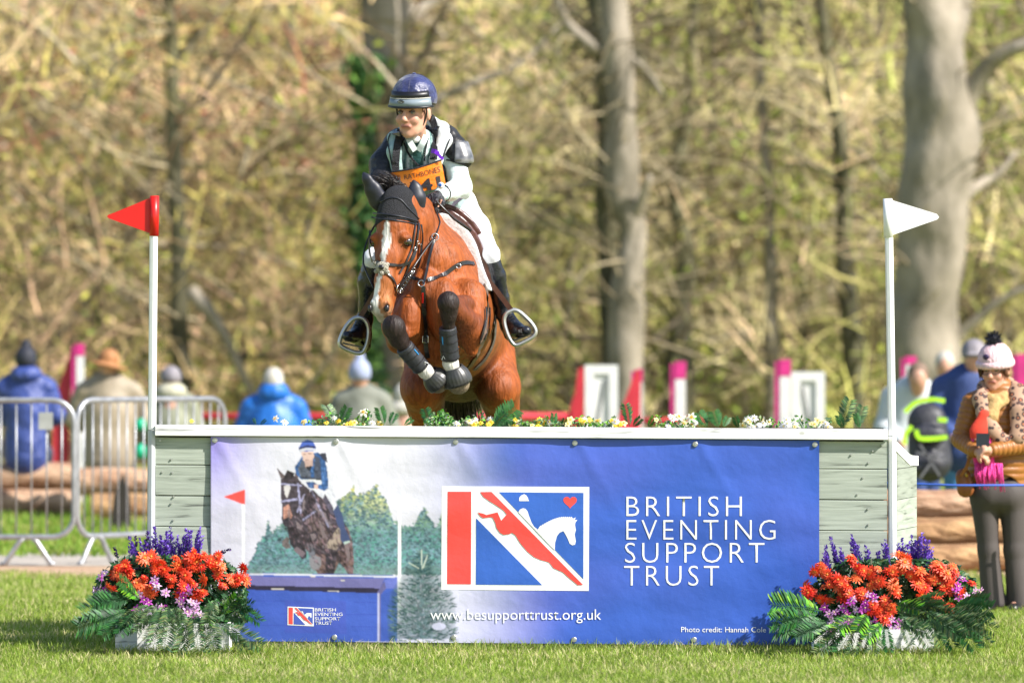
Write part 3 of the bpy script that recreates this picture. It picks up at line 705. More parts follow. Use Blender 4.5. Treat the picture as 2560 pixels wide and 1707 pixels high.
for _ in range(2): IMG[1:-1, 1:-1] = (IMG[1:-1, 1:-1] * 2 + IMG[:-2, 1:-1] + IMG[2:, 1:-1] + IMG[1:-1, :-2] + IMG[1:-1, 2:]) / 6
V = [bpt(PXg[j, i], PYg[j, i], .0008) for j in range(len(GZ)) for i in range(len(GX))]; nx_ = len(GX)
jj, ii = np.meshgrid(np.arange(len(GZ) - 1), np.arange(nx_ - 1), indexing='ij'); b0 = (jj * nx_ + ii).ravel()
add('printed_picture', np.array([tuple(v) for v in V]), np.stack([b0, b0 + nx_, b0 + nx_ + 1, b0 + 1], 1), M_vinyl, banner, True, IMG.reshape(-1, 3))
# small emblem and words inside the printed picture
K = lambda u, v: (500 + (592 + (u - 57) * .2045) / 2.703, 1060 + (1230 + (v - 317) * .2065 + (u - 57) * .008) / 2.703)
KE = lambda L: [K(u, v) for u, v in L]
sm = print_poly('small_emblem', KE([(57, 317), (925, 321), (922, 932), (55, 925)]), WHT, .0020)
print_poly('red_bar', KE([(92, 349), (231, 349), (229, 893), (89, 892)]), RED, .0030, sm)
print_poly('blue_triangle', KE([(260, 505), (648, 898), (258, 895)]), (.06, .10, .42), .0030, sm)
print_poly('blue_panel', KE([(393, 352), (891, 356), (890, 863)]), (.06, .10, .42), .0030, sm)
print_poly('horse_silhouette', KE([(508, 470), (535, 446), (562, 465), (585, 530), (622, 572), (680, 515), (740, 500), (815, 505), (846, 500), (846, 640), (825, 664), (785, 600), (740, 610), (722, 692)]), WHT, .0040, sm)
print_poly('leaping_horse', KE([(283, 351), (350, 350), (888, 896), (800, 850), (690, 765), (600, 733), (490, 603), (420, 602), (372, 530), (300, 504), (385, 470), (407, 520), (440, 482), (335, 402)]), RED, .0040, sm)
for k, s in enumerate(('BRITISH', 'EVENTING', 'SUPPORT', 'TRUST')):
    y1 = 1060 + (1263 + k * 30) / 2.703; text_poly(s, 500 + 776 / 2.703, 500 + (918, 963, 948, 893)[k] / 2.703, y1, 21 / 2.703, off=.0025)
# fixings
for px, py in [(537, 1100), (840, 1103), (1139, 1104), (1437, 1107), (1738, 1110), (2037, 1111), (836, 1592), (1134, 1592), (1435, 1598), (1735, 1598)]:
    c = bpt(px, py, .001); mb = MB(); mb.tube([c, c + Vector((0, -.004, 0)), c + Vector((0, -.006, 0))], [.0135, .0135, .011], 16)
    w = mb.build('washer', M_metal, banner); mb = MB(); mb.tube([c + Vector((0, -.006, 0)), c + Vector((0, -.010, 0))], [.006, .0045], 8); mb.build('screw_head', M_metal, w)
# ------------------------------------------------------------------ woodland
def tube_np(paths, rads, n=3):               # many thin tubes at once; paths (m, k, 3), rads (m, k)
    A = np.asarray(paths, float); m, k, _ = A.shape
    T = np.gradient(A, axis=1); T /= np.linalg.norm(T, axis=2, keepdims=True) + 1e-9
    ref = np.where(np.abs(T[..., 2:3]) > .9, np.array([1., 0, 0]), np.array([0, 0, 1.])); U_ = np.cross(T, ref); U_ /= np.linalg.norm(U_, axis=2, keepdims=True) + 1e-9; W_ = np.cross(T, U_)
    a = np.arange(n) * 2 * np.pi / n; R_ = np.asarray(rads)[..., None, None]
    V = A[:, :, None, :] + R_ * (U_[:, :, None, :] * np.cos(a)[None, None, :, None] + W_[:, :, None, :] * np.sin(a)[None, None, :, None])
    b = (np.arange(m) * k * n)[:, None, None]; i = (np.arange(k - 1) * n)[None, :, None]; j = np.arange(n)[None, None, :]; j2 = (j + 1) % n
    Q = np.stack(np.broadcast_arrays(b + i + j, b + i + j2, b + i + n + j2, b + i + n + j), -1).reshape(-1, 4)
    return V.reshape(-1, 3), Q
def gz(x, y): return (slope_h(x, y) + .01) if y > 46 else 0.0
M_bark = mat('bark', (.44, .37, .26), .9, var=.1, scale=1.6, bump=1, bscale=8, col2=(.12, .11, .06), stretch=(1, 1, .35))
M_beech = mat('beech_bark', (.38, .325, .255), .85, scale=2.2, bump=1, bscale=6, col2=(.12, .105, .07), stretch=(1, 1, .5), soft=(.3, .7))
M_darkb = mat('dark_bark', (.16, .15, .08), .9, scale=2, bump=1, bscale=8, col2=(.05, .045, .025), stretch=(1, 1, .3))
M_twig = mat('twig', None, .9, vcol=True, var=.3, scale=1.2)
M_foli = mat('spring_leaf', None, .7, vcol=True, var=.3, scale=1, trans=.25)
def tree(name, label, trunk, rads, Y, m, limbs=(), group=None, twigs=60, seed=0, tcol=((.46, .38, .24), (.20, .16, .09)), cat='tree'):
    R_ = random.Random(seed); pts = [P(x, y, Y) for x, y in trunk]; b = pts[0]; t = thing(name, label, cat, (b.x, b.y, gz(b.x, b.y)), group)
    pts[0].z = gz(b.x, b.y) - .2; rr = [r / S(Y) for r in rads]
    top = pts[-1] + (pts[-1] - pts[-2]).normalized() * 5; pts.append(top); rr.append(rr[-1] * .6)
    sp = spline([tuple(p) for p in pts], 10); sr = spline([(r,) for r in rr], 10); mb = MB(); mb.tube(sp, [float(r[0]) for r in sr], 16)
    mb.v = [tuple(Vector(v) + Vector((mnoise.noise((v[0] * 2, v[1] * 2, v[2] * 1.3)), mnoise.noise((v[0] * 3, v[1] * 2, v[2] * 1.8 + 9)), 0)) * .22 * rr[0]) for v in mb.v]
    mb.build('trunk', m, t, True)
    for L in limbs:
        dy = R_.uniform(-1.2, 1.2); lp = [P(x, y, Y + dy * i / len(L[0])) for i, (x, y) in enumerate(L[0])]; mb = MB(); q = spline([tuple(p) for p in lp], 4); n_ = len(q); mb.tube(q, [L[1] / S(Y) * (1 - .75 * i / n_) for i in range(n_)], 8); mb.build('branch', m, t, True)
    if twigs:
        ps = []; rs = []; cs = []
        for _ in range(twigs):
            u = R_.uniform(.15, 1); i = min(len(sp) - 1, int(u * (len(sp) - 1))); b0 = Vector(sp[i]); a = R_.uniform(0, 6.28); L = R_.uniform(.8, 2.6); d = Vector((math.cos(a), math.sin(a) * .6, R_.uniform(-.2, .9))).normalized(); q = [b0]
            for k in range(5): d = (d + Vector((R_.gauss(0, .22), R_.gauss(0, .2), R_.gauss(-.03, .2)))).normalized(); q.append(q[-1] + d * L / 5)
            ps.append([tuple(v) for v in q]); r0 = R_.uniform(.012, .035); rs.append([r0 * (1 - .15 * k) for k in range(6)]); c = tcol[0] if R_.random() < .6 else tcol[1]; cs += [c] * 18
        V, Q = tube_np(ps, rs); add('twigs', V, Q, M_twig, t, False, np.array(cs), kind='stuff')
    return t
tree('beech_tree', 'thick pale grey beech trunk behind the white flag', [(2318, 1120), (2315, 900), (2320, 700), (2345, 480), (2352, 300), (2340, 120), (2325, -40)], [100, 88, 84, 92, 96, 80, 72], 42, M_beech,
     [([(2380, 330), (2440, 210), (2500, 140), (2590, 105), (2700, 60)], 34), ([(2400, 500), (2450, 460), (2500, 430), (2540, 380)], 18), ([(2360, 120), (2400, 40), (2420, -60)], 40), ([(2360, 880), (2440, 800), (2520, 740), (2600, 710)], 16)], twigs=40, seed=1)
tree('ivy_clad_tree', 'grey trunk with dark green ivy just left of the rider', [(960, 1120), (958, 800), (955, 600), (960, 380), (962, 200), (965, 60), (960, -40)], [46, 44, 46, 50, 54, 62, 62], 48, M_beech, [([(985, 60), (1060, 20), (1120, -40)], 24), ([(1000, 330), (1095, 252), (1190, 205), (1300, 160), (1400, 60)], 17)], twigs=50, seed=2)
tree('twin_trunk_tree', 'pale twin trunk with a knotted fork right of the rider', [(1575, 1120), (1565, 800), (1585, 580), (1556, 460), (1552, 300), (1545, 120), (1530, -40)], [46, 44, 36, 46, 40, 35, 32], 46, M_beech, [([(1580, 560), (1605, 500), (1625, 440)], 20), ([(1500, 130), (1420, 60), (1380, -40)], 18), ([(1540, 130), (1610, 170), (1660, 240)], 12)], twigs=90, seed=3)
tree('dark_tree', 'dark trunk close behind the pale twin trunk', [(1545, 1120), (1530, 820), (1512, 500), (1515, 250), (1508, 80), (1490, -40)], [34, 28, 25, 25, 32, 28], 46.5, M_darkb, [([(1510, 120), (1460, 100), (1400, 160)], 12), ([(1520, 110), (1590, 130), (1640, 230)], 12)], twigs=60, seed=4)
tree('mossy_tree', 'slim mossy trunk beside the red flag', [(452, 1120), (450, 850), (446, 600), (436, 420), (430, 200), (428, 60), (425, -40)], [24, 24, 22, 20, 18, 16, 15], 47.5, M_darkb, [([(436, 300), (500, 190), (560, 90)], 8)], twigs=70, seed=5)
tree('thin_tree', 'pale thin trunk midway between rider and white flag', [(1935, 1120), (1930, 850), (1925, 620), (1915, 420), (1900, 200), (1895, -40)], [22, 20, 18, 15, 13, 12], 48, M_beech, twigs=60, seed=6)
tree('leaning_tree', 'dark crooked trunk just left of the white flag post', [(2140, 1120), (2130, 900), (2112, 640), (2108, 480), (2095, 330), (2070, 160), (2050, -40)], [28, 24, 23, 22, 19, 16, 14], 47.5, M_darkb, [([(2110, 480), (2050, 420), (1960, 410)], 9), ([(2120, 800), (2160, 860), (2170, 960)], 10)], twigs=80, seed=7)
tree('stump_like_tree', 'short thick mossy trunk behind the middle of the jump', [(1705, 1120), (1700, 850), (1712, 640), (1690, 480), (1720, 250), (1740, -40)], [40, 34, 24, 18, 14, 12], 48, M_darkb, [([(1705, 600), (1800, 540), (1890, 520)], 9), ([(1700, 640), (1640, 560), (1560, 500)], 8)], twigs=80, seed=8)
tree('pale_tree', 'pale trunk at the left edge of the wood', [(310, 1120), (318, 850), (320, 600), (310, 420), (200, 130), (180, -40)], [12, 12, 12, 12, 11, 10], 58, M_bark, [([(310, 200), (200, 150), (60, 180)], 10)], twigs=60, seed=9)
tree('fallen_branch', 'pale broken branch leaning in the brush left of the horse', [(600, 880), (570, 830), (540, 790), (490, 730)], [13, 15, 17, 19], 47, M_beech, twigs=0, seed=10, cat='branch') if 0 else None
mb = MB(); mb.tube([P(475, 722, 47), P(520, 775, 47), P(556, 828, 47), P(700, 1130, 47)], [.09, .10, .07, .05], 8); o = mb.build('broken_branch', M_beech, None, True); props(o, 'pale broken branch leaning in the brush left of the horse', 'branch')
TL = ['at the far left edge', 'behind the navy coated spectator, thicker of two', 'behind the brown hatted spectator', 'right of the red flag, thinner one', 'between the red flag and the rider, thickest there', 'close to the left of the ivy clad trunk', 'just right of the horse and rider', 'between the horse and the twin trunk, thin one', 'left of the dark trunk by the twin trunk', 'hard against the left of the dark trunk', 'right of the twin trunk', 'above the magenta post in the middle', 'left of the pale thin trunk on the right', 'between the pale thin trunk and the crooked trunk', 'left of the crooked trunk, thin one', 'between the crooked trunk and the big beech', 'behind the woman in ochre, left one', 'at the far right edge', 'directly behind the red flag post', 'beside the big beech on its right']
for i, (x, Y, r) in enumerate([(60, 58, 9), (130, 64, 13), (235, 52, 8), (600, 60, 10), (690, 66, 14), (770, 56, 8), (1120, 62, 12), (1210, 56, 9), (1340, 60, 14), (1425, 53, 8), (1650, 62, 12), (1780, 58, 9), (1850, 64, 13), (2010, 55, 8), (2200, 60, 12), (2480, 56, 10), (2540, 62, 14), (380, 62, 9), (2440, 64, 10)]):
    R_ = random.Random(50 + i); l = R_.uniform(-60, 60)
    tree('young_tree', 'slim bare young tree ' + TL[i], [(x, 1080), (x + l * .2, 800), (x + l * .3 + R_.uniform(-15, 15), 500), (x + l * .7, 250), (x + l, -40)], [r * 1.35, r * 1.2, r * 1.05, r * .9, r * .75], Y, R_.choice([M_bark, M_darkb, M_darkb]), [([(x + l * (.3 + .1 * j), yy), (x + l * .3 + sg * 55, yy - R_.uniform(10, 70)), (x + l * .3 + sg * R_.uniform(100, 190), yy - R_.uniform(20, 170))], r * .45) for j, (yy, sg) in enumerate(((760, R_.choice((-1, 1))), (600, -1), (470, 1), (330, R_.choice((-1, 1))), (160, 1)))], 'slim young trees in the thicket', 80, 60 + i, ((.52, .42, .25), (.34, .32, .12)))
# brushwood: one tangled mass of arching twigs and opening leaves
def brush():
    n = 32000; k = 5
    px = rng.uniform(-500, 3060, n); Y = rng.uniform(46.5, 88, n); base_y = rng.random(n)
    x = (px - 1280) * (D + Y) / F; zmax = H + 900 * (D + Y) / F
    z0 = np.array([gz(a, b) for a, b in zip(x, Y)]); z = z0 + (zmax - z0) * rng.random(n) ** 1.15
    az = rng.normal(0, 1.0, n); up = rng.uniform(-.2, 2.4, n); L = rng.uniform(.4, 1.7, n)
    d = np.stack([az, rng.normal(0, .5, n), up], 1); d /= np.linalg.norm(d, axis=1, keepdims=True); p = np.stack([x, Y, z], 1); paths = [p]
    for i in range(k - 1):
        d = d + rng.normal(0, .14, (n, 3)) + np.array([0, 0, -.06]); d /= np.linalg.norm(d, axis=1, keepdims=True); p = p + d * (L / k)[:, None]; p[:, 1] = np.maximum(p[:, 1], 46); paths.append(p)
    A = np.stack(paths, 1); big = rng.random(n) < .04; r0 = np.where(big, rng.uniform(.025, .05, n), rng.uniform(.007, .024, n)); rad = r0[:, None] * np.linspace(1, .35, k)[None]
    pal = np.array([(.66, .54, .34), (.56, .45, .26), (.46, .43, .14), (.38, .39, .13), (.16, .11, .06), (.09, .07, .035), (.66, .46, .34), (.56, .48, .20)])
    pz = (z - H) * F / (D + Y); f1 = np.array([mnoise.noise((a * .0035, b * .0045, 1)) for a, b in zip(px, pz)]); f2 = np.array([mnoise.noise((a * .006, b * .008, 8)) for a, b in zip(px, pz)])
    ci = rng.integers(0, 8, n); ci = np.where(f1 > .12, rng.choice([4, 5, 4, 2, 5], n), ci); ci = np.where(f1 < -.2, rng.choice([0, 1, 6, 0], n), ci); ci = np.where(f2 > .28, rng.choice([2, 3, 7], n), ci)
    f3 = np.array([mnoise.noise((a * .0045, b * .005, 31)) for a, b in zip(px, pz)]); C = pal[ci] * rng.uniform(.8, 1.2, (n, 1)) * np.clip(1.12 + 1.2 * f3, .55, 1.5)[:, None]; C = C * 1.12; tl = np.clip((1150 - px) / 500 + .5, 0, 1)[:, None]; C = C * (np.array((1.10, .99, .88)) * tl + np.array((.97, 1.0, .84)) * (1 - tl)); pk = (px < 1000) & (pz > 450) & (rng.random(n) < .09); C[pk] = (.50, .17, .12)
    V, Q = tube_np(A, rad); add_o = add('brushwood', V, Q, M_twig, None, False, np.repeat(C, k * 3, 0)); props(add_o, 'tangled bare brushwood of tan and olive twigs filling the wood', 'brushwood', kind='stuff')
    n = 420; px = rng.uniform(-500, 3060, n); Y = rng.uniform(46.5, 70, n); x = (px - 1280) * (D + Y) / F; z0 = np.array([gz(a, b) for a, b in zip(x, Y)]); z = z0 + (H + 880 * (D + Y) / F - z0) * rng.random(n); sg = np.where(rng.random(n) < .5, -1, 1); d = np.stack([sg * rng.uniform(.2, 1.3, n), rng.normal(0, .3, n), rng.uniform(-.1, 1.3, n)], 1); d /= np.linalg.norm(d, axis=1, keepdims=True); L = rng.uniform(1.5, 4.5, n); p = np.stack([x, Y, z], 1); paths = [p]
    for i in range(7):
        d = d + rng.normal(0, .09, (n, 3)); d /= np.linalg.norm(d, axis=1, keepdims=True); p = p + d * (L / 8)[:, None]; p[:, 1] = np.maximum(p[:, 1], 46); paths.append(p)
    rad = rng.uniform(.018, .05, n)[:, None] * np.linspace(1, .3, 8)[None]; dk = rng.random(n) < .55; C = np.where(dk[:, None], np.array((.12, .095, .06)), np.array((.50, .42, .29))) * rng.uniform(.7, 1.2, (n, 1))
    V, Q = tube_np(np.stack(paths, 1), rad, 5); o = add('long_branches', V, Q, M_twig, None, False, np.repeat(C, 40, 0)); props(o, 'long dark and pale branches crossing through the thicket', 'branches', kind='stuff')
    m = 78000; px = rng.uniform(-500, 3060, m); Y = 46.5 + 42 * rng.random(m); x = (px - 1280) * (D + Y) / F; z0 = np.array([gz(a, b) for a, b in zip(x, Y)]); zmax = H + 900 * (D + Y) / F; z = z0 + (zmax - z0) * rng.random(m) ** 1.3
    pz = (z - H) * F / (D + Y); f1 = np.array([mnoise.noise((a * .005, b * .006, 15)) for a, b in zip(px, pz)]); keep = f1 + rng.normal(0, .12, m) > -.08; 
    keep |= pz < 0; x, Y, z, px, pz, f1 = (q[keep] for q in (x, Y, z, px, pz, f1)); m = len(x)
    u = rng.normal(0, 1, (m, 3)); u /= np.linalg.norm(u, axis=1, keepdims=True); w = np.cross(u, rng.normal(0, 1, (m, 3))); w /= np.linalg.norm(w, axis=1, keepdims=True); s_ = rng.uniform(.03, .085, m)[:, None]; c = np.stack([x, Y, z], 1)
    V = np.stack([c - u * s_, c + w * s_ * .5, c + u * s_, c - w * s_ * .5], 1).reshape(-1, 3); Q = np.arange(m * 4).reshape(-1, 4)
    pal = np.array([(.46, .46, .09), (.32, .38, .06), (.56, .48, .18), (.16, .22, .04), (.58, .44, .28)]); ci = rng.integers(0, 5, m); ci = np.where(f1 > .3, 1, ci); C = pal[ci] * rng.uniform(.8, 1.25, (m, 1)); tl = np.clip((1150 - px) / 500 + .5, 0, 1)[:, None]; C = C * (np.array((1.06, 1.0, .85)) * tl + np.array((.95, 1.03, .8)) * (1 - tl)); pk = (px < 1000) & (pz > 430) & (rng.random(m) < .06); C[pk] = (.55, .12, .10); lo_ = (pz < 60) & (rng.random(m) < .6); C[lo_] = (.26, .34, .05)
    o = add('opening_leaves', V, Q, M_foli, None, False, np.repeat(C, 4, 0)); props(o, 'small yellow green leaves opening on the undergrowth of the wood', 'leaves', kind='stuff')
brush()
# ivy on the trunk left of the rider
mb = MB(); R_ = random.Random(5)
for _ in range(5200):
    y = R_.uniform(140, 1130); w = 30 + 14 * math.sin(y * .013); x = 912 + R_.gauss(0, w * .55) + (18 if y > 600 else 0); c = P(x, y, 47.6 + R_.uniform(-.5, .3)); a = Vector([R_.gauss(0, 1) for _ in range(3)]).normalized(); b = a.orthogonal().normalized(); s_ = R_.uniform(.04, .09); g = R_.random()
    mb.put([c - a * s_, c + b * s_ * .7, c + a * s_, c - b * s_ * .7], [(0, 1, 2, 3)], (.02 + .12 * g ** 3, .06 + .22 * g ** 2, .012 + .02 * g))
iv = mb.build('ivy', M_foli, None); props(iv, 'dark green ivy growing up the grey trunk left of the rider', 'ivy', kind='stuff')
# ------------------------------------------------------------------ logs
M_log = mat('peeled_log', (.58, .38, .25), .85, scale=7, bump=1, bscale=20, col2=(.26, .13, .07), stretch=(.35, 1, 1))
M_log2 = mat('orange_log', (.54, .33, .16), .85, scale=8, bump=1, bscale=22, col2=(.22, .11, .05), stretch=(.35, 1, 1))
M_end = mat('log_end', (.60, .44, .26), .8, scale=12)
def log(label, a, b, r, m, group):
    t = thing('log', label, 'log', (P(*a) + P(*b)) / 2, group); a, b = P(*a), P(*b); mb = MB(); n = 14; pts = [a.lerp(b, i / n) + Vector((0, 0, .005 * math.sin(i * 1.7))) for i in range(n + 1)]; mb.tube(pts, [r * (1 + .05 * mnoise.noise((i * .5, r * 30, a.x))) for i in range(n + 1)], 16, cap=False)
    mb.build('bark', m, t, True)
    for e, o in ((a, 1), (b, -1)):
        mb = MB(); d = (b - a).normalized() * o; mb.tube([e + d * .004, e + d * .012], [r * .97, r * .99], 16); mb.build('cut_end', M_end, t)
    return t
g = 'felled logs spectators sit on'
log('upper peeled log under the navy coated spectator', (-160, 1196, 23), (188, 1190, 23), .125, M_log, g); log('lower peeled log under the navy coated spectator', (-160, 1256, 22.8), (200, 1258, 22.8), .125, M_log, g)
log('upper log below the spectator with the brown hat', (196, 1204, 21.6), (1000, 1200, 21.6), .12, M_log, g); log('middle log below the spectator with the brown hat', (230, 1266, 21.2), (1000, 1262, 21.2), .115, M_log2, g); log('lowest log behind the dark wooden stake', (300, 1322, 21), (1000, 1318, 21), .10, M_log2, g)
log('topmost log of the pile behind the woman in the ochre coat', (2000, 1262, 10.6), (2760, 1256, 10.6), .10, M_log, g); log('middle log of the pile behind the woman in the ochre coat', (1980, 1330, 10.4), (2760, 1328, 10.4), .10, M_log2, g); log('bottom log of the pile behind the woman in the ochre coat', (2020, 1396, 10.2), (2760, 1392, 10.2), .095, M_log2, g)
q = [P(*p, 18.5) for p in ((272, 1352), (328, 1352), (322, 1240), (306, 1184), (284, 1240))]; V = q + [p + Vector((0, .14, 0)) for p in q]
st = add('wooden_stake', V, [(0, 1, 2, 3, 4), (9, 8, 7, 6, 5)] + [(i, i + 5, (i + 1) % 5 + 5, (i + 1) % 5) for i in range(5)], M_dark); props(st, 'dark pointed wooden stake standing before the logs behind the barrier', 'stake')
# ------------------------------------------------------------------ crowd barriers
M_galv = mat('galvanised_steel', (.42, .43, .45), .4, metal=.6, var=.15, scale=14)
def barrier(label, A_, B_, bars, feet, plate=None):
    zt, zb = P(0, 1000, 11.2).z, P(0, 1342, 11.2).z; t = thing('crowd_barrier', label, 'barrier', ((A_[0] + B_[0]) / 2, (A_[1] + B_[1]) / 2, 0), 'steel crowd barriers')
    u = Vector((B_[0] - A_[0], B_[1] - A_[1], 0)); L = u.length; u.normalize(); a = Vector((A_[0], A_[1], 0)); rc = .15; pts = []
    for (cx_, cz_, a0) in ((L - rc, zt - rc, 90), (L - rc, zb + rc, 0), (rc, zb + rc, -90), (rc, zt - rc, -180)):
        for k in range(6): g_ = math.radians(a0 - 18 * k); pts.append(a + u * (cx_ + rc * math.cos(g_)) + Vector((0, 0, cz_ + rc * math.sin(g_))))
    mb = MB(); mb.tube(pts, .0195, 10, closed=True); mb.build('frame', M_galv, t, True)
    for k in range(bars):
        x = L * (k + .8) / (bars + .6); cut = 0
        for e in (x, L - x):
            if e < rc: cut = rc - math.sqrt(max(0, rc * rc - (rc - e) ** 2))
        mb = MB(); mb.tube([a + u * x + Vector((0, 0, zb + cut)), a + u * x + Vector((0, 0, zt - cut))], .0065, 6); mb.build('bar', M_galv, t, True)
    nv = Vector((-u.y, u.x, 0))
    for f in feet:
        c = a + u * (L * f)
        for s in (-1, 1): mb = MB(); mb.tube([c + Vector((0, 0, zb)) + u * .02 * s, c + u * .06 * s + Vector((0, 0, zb - .03)), c + u * .16 * s + nv * .0 + Vector((0, 0, .02)), c + u * .19 * s + Vector((0, 0, .016))], .018, 8); mb.build('foot', M_galv, t, True)
    if plate: c = P(*plate, 11.2); mb = MB(); mb.box((c.x - .05, c.y - .022, c.z - .06), (c.x + .05, c.y - .016, c.z + .06)); mb.build('plate', mat('grey_plate', (.36, .38, .36), .5), t)
    return t
b1 = P(185, 0, 11.2); barrier('left crowd barrier in front of the navy coated spectator', (b1.x - 2.3, 11.2), (b1.x, 11.2), 21, (.10, .86), (115, 1052))
b2 = P(193, 0, 11.3); b3 = P(562, 0, 12.6); barrier('right crowd barrier running behind the left end of the jump', (b2.x, 11.3), (b3.x, 12.6), 17, (.13, .88))
# ------------------------------------------------------------------ show-jump stands and poles in the distance
M_pink = mat('magenta_paint', (.62, .03, .22), .5); M_redp = mat('red_paint', (.58, .03, .05), .5, var=.1); M_wb = mat('white_board', (.72, .71, .70), .6, var=.06, scale=6); M_slat = mat('dark_slat', (.26, .26, .26), .7)
def post(label, x, y0, Y, w, cap, group='magenta topped posts behind the jump'):
    c = P(x, y0, Y); t = thing('jump_post', label, 'post', (c.x, c.y, 0), group); mb = MB(); mb.box((c.x - w / 2, Y, 0), (c.x + w / 2, Y + w, c.z - cap)); mb.build('post', M_wb, t); mb = MB(); mb.box((c.x - w / 2 - .004, Y - .004, c.z - cap), (c.x + w / 2 + .004, Y + w + .004, c.z)); mb.build('cap', M_pink, t); mb = MB(); mb.box((c.x - w / 2 - .045, Y + .01, .02), (c.x - w / 2 - .001, Y + w - .01, c.z - .02)); mb.build('side_strip', M_pink, t); return t
post('magenta topped post midway along the horizon between both white stands', 1701, 903, 26, .10, .17); post('magenta topped post touching the right white stand', 1963, 898, 25, .10, .16); post('magenta post at the right edge behind the ochre coat', 2556, 884, 26, .11, .6); post('short magenta post beside the bending man in the pale coat', 2278, 890, 26, .10, .08); post('white and pink post rising above the left crowd barrier', 200, 858, 26, .07, .12)
def stand(label, x0, x1, y0, Y, flip):
    a, b = P(x0, y0, Y), P(x1, 1100, Y); t = thing('jump_stand', label, 'jump stand', (a.x, Y, 0), 'white jump stands'); w = .085; L, R_ = a.x, b.x; T = a.z
    for (p, q) in (((L, 0), (L + w, T)), ((R_ - w, 0), (R_, T)), ((L + w, T - w), (R_ - w, T))): mb = MB(); mb.box((p[0], Y, p[1]), (q[0], Y + .05, q[1])); mb.build('frame_board', M_wb, t)
    mb = MB(); mb.box((L + w, Y + .03, .02), (R_ - w, Y + .045, T - w - .002)); mb.build('panel', M_wb, t)
    mb = MB(); x_, y_ = (L + w + .02, R_ - w - .03); x_, y_ = (x_, y_) if flip else (y_, x_); mb.strap([Vector((x_, Y + .02, T - w - .05)), Vector((y_, Y + .02, T - .62))], (0, -1, 0), .022, .01); mb.build('diagonal_slat', M_slat, t); return t
stand('white jump stand left, with red wings either side', 1462, 1545, 912, 25, False); stand('white jump stand right, against the magenta topped post', 1978, 2062, 929, 25, True)
def wing(label, pts, Y, m, t_=.05):
    q = [P(x, y, Y) for x, y in pts]; n = len(q); c = q[0]; t = thing('jump_wing', label, 'jump wing', (c.x, Y, 0), 'red jump wings'); V = q + [p + Vector((0, t_, 0)) for p in q]
    add('panel', V, [tuple(range(n)), tuple(range(2 * n - 1, n - 1, -1))] + [(i, i + n, (i + 1) % n + n, (i + 1) % n) for i in range(n)], m, t); ft = MB(); ft.box((c.x - .12, Y - .2, 0), (c.x + .12, Y + .25, .05)); ft.build('foot', m, t); return t
wing('red slanted wing above the left crowd barrier', [(128, 1310), (172, 1310), (172, 1000), (192, 880), (192, 868), (178, 874), (134, 1004)], 26.1, M_redp)
wing('red wing on the left side of the left white stand', [(1412, 1150), (1460, 1150), (1460, 915), (1446, 922), (1438, 980), (1412, 1060)], 25.3, M_redp); wing('red wing sloping down from the pale post right of the left white stand', [(1546, 1150), (1600, 1150), (1602, 925), (1590, 925), (1566, 990), (1546, 1046)], 25.3, M_redp)
post('pale pink post on the right of the left white stand', 1598, 922, 25.6, .06, .12)
mb = MB(); a, b = P(215, 1040, 27), P(1440, 1040, 27); mb.tube([a, b], .034, 10); o = mb.build('red_pole', M_redp, None, True); props(o, 'long red pole lying level behind the seated spectators', 'pole')
mb = MB(); mb.tube([P(1560, 1052, 26), P(1760, 1052, 26)], .03, 10); o = mb.build('red_pole', M_redp, None, True); props(o, 'short red pole right of the left white stand', 'pole')
# ------------------------------------------------------------------ horse
from mathutils.bvhtree import BVHTree
def bvh_of(objs):
    V = []; Fc = []
    for o in objs:
        b = len(V); w = WLOC[o.name]; V += [v.co + w for v in o.data.vertices]; Fc += [tuple(i + b for i in p.vertices) for p in o.data.polygons]
    return BVHTree.FromPolygons(V, Fc)
CAMP = Vector((0, -D, H))
def hug(bv, pts, off=.004, n=5, dflt=0.0):
    out = []; nr = []
    for q in spline([p[:2] for p in pts], n):
        d = (P(q[0], q[1], 0) - CAMP).normalized(); loc, no, _, _ = bv.ray_cast(CAMP, d)
        if loc is None:
            k = len(out); loc = P(q[0], q[1], out[-1].y if out else dflt); no = nr[-1] if nr else Vector((0, -1, 0))
        if no.dot(d) > 0: no = -no
        out.append(loc + no * off); nr.append(no)
    if len(out) > 4:
        for _ in range(2):
            o2 = list(out)
            for i in range(1, len(out) - 1): o2[i] = (out[i - 1] + out[i] * 2 + out[i + 1]) / 4
            out = o2
    return out, nr
def AX(l, n): 
    l = Vector(l).normalized(); n = Vector(n).normalized(); z = l.cross(n).normalized(); n = z.cross(l)
    return Matrix((l, n, z)).transposed()

horse = thing('horse', 'bay horse with a white blaze jumping over the flower-topped fence towards the camera', 'horse', P(1100, 1500, 1.2))
hl = Vector((.94, -.34, 0)); hn = Vector((-.34, -.94, 0)); HR = AX(hl, -hn)
def fm(py):                                  # middle line of the face at row py
    ys_ = [480, 505, 560, 620, 690, 750, 785, 805]; return P(np.interp(py, ys_, [984, 976, 968, 961, 951, 944, 944, 950]), py, np.interp(py, ys_, [-.03, -.08, -.12, -.15, -.185, -.205, -.20, -.17]))
def Hd(py, lat=0., dep=0.): return fm(py) + hl * lat - hn * dep
BAY, BAYD, BLK, WTE, PINKW, TAN, HOOF, BELLY = (.30, .074, .014), (.17, .042, .011), (.022, .013, .011), (.80, .76, .70), (.55, .42, .34), (.50, .36, .18), (.22, .17, .11), (.27, .085, .022)
PAL = [BAY, BAYD, BLK, WTE, TAN, HOOF, BELLY]
hb = SDF(.0095)
U = (0, 0, 1)
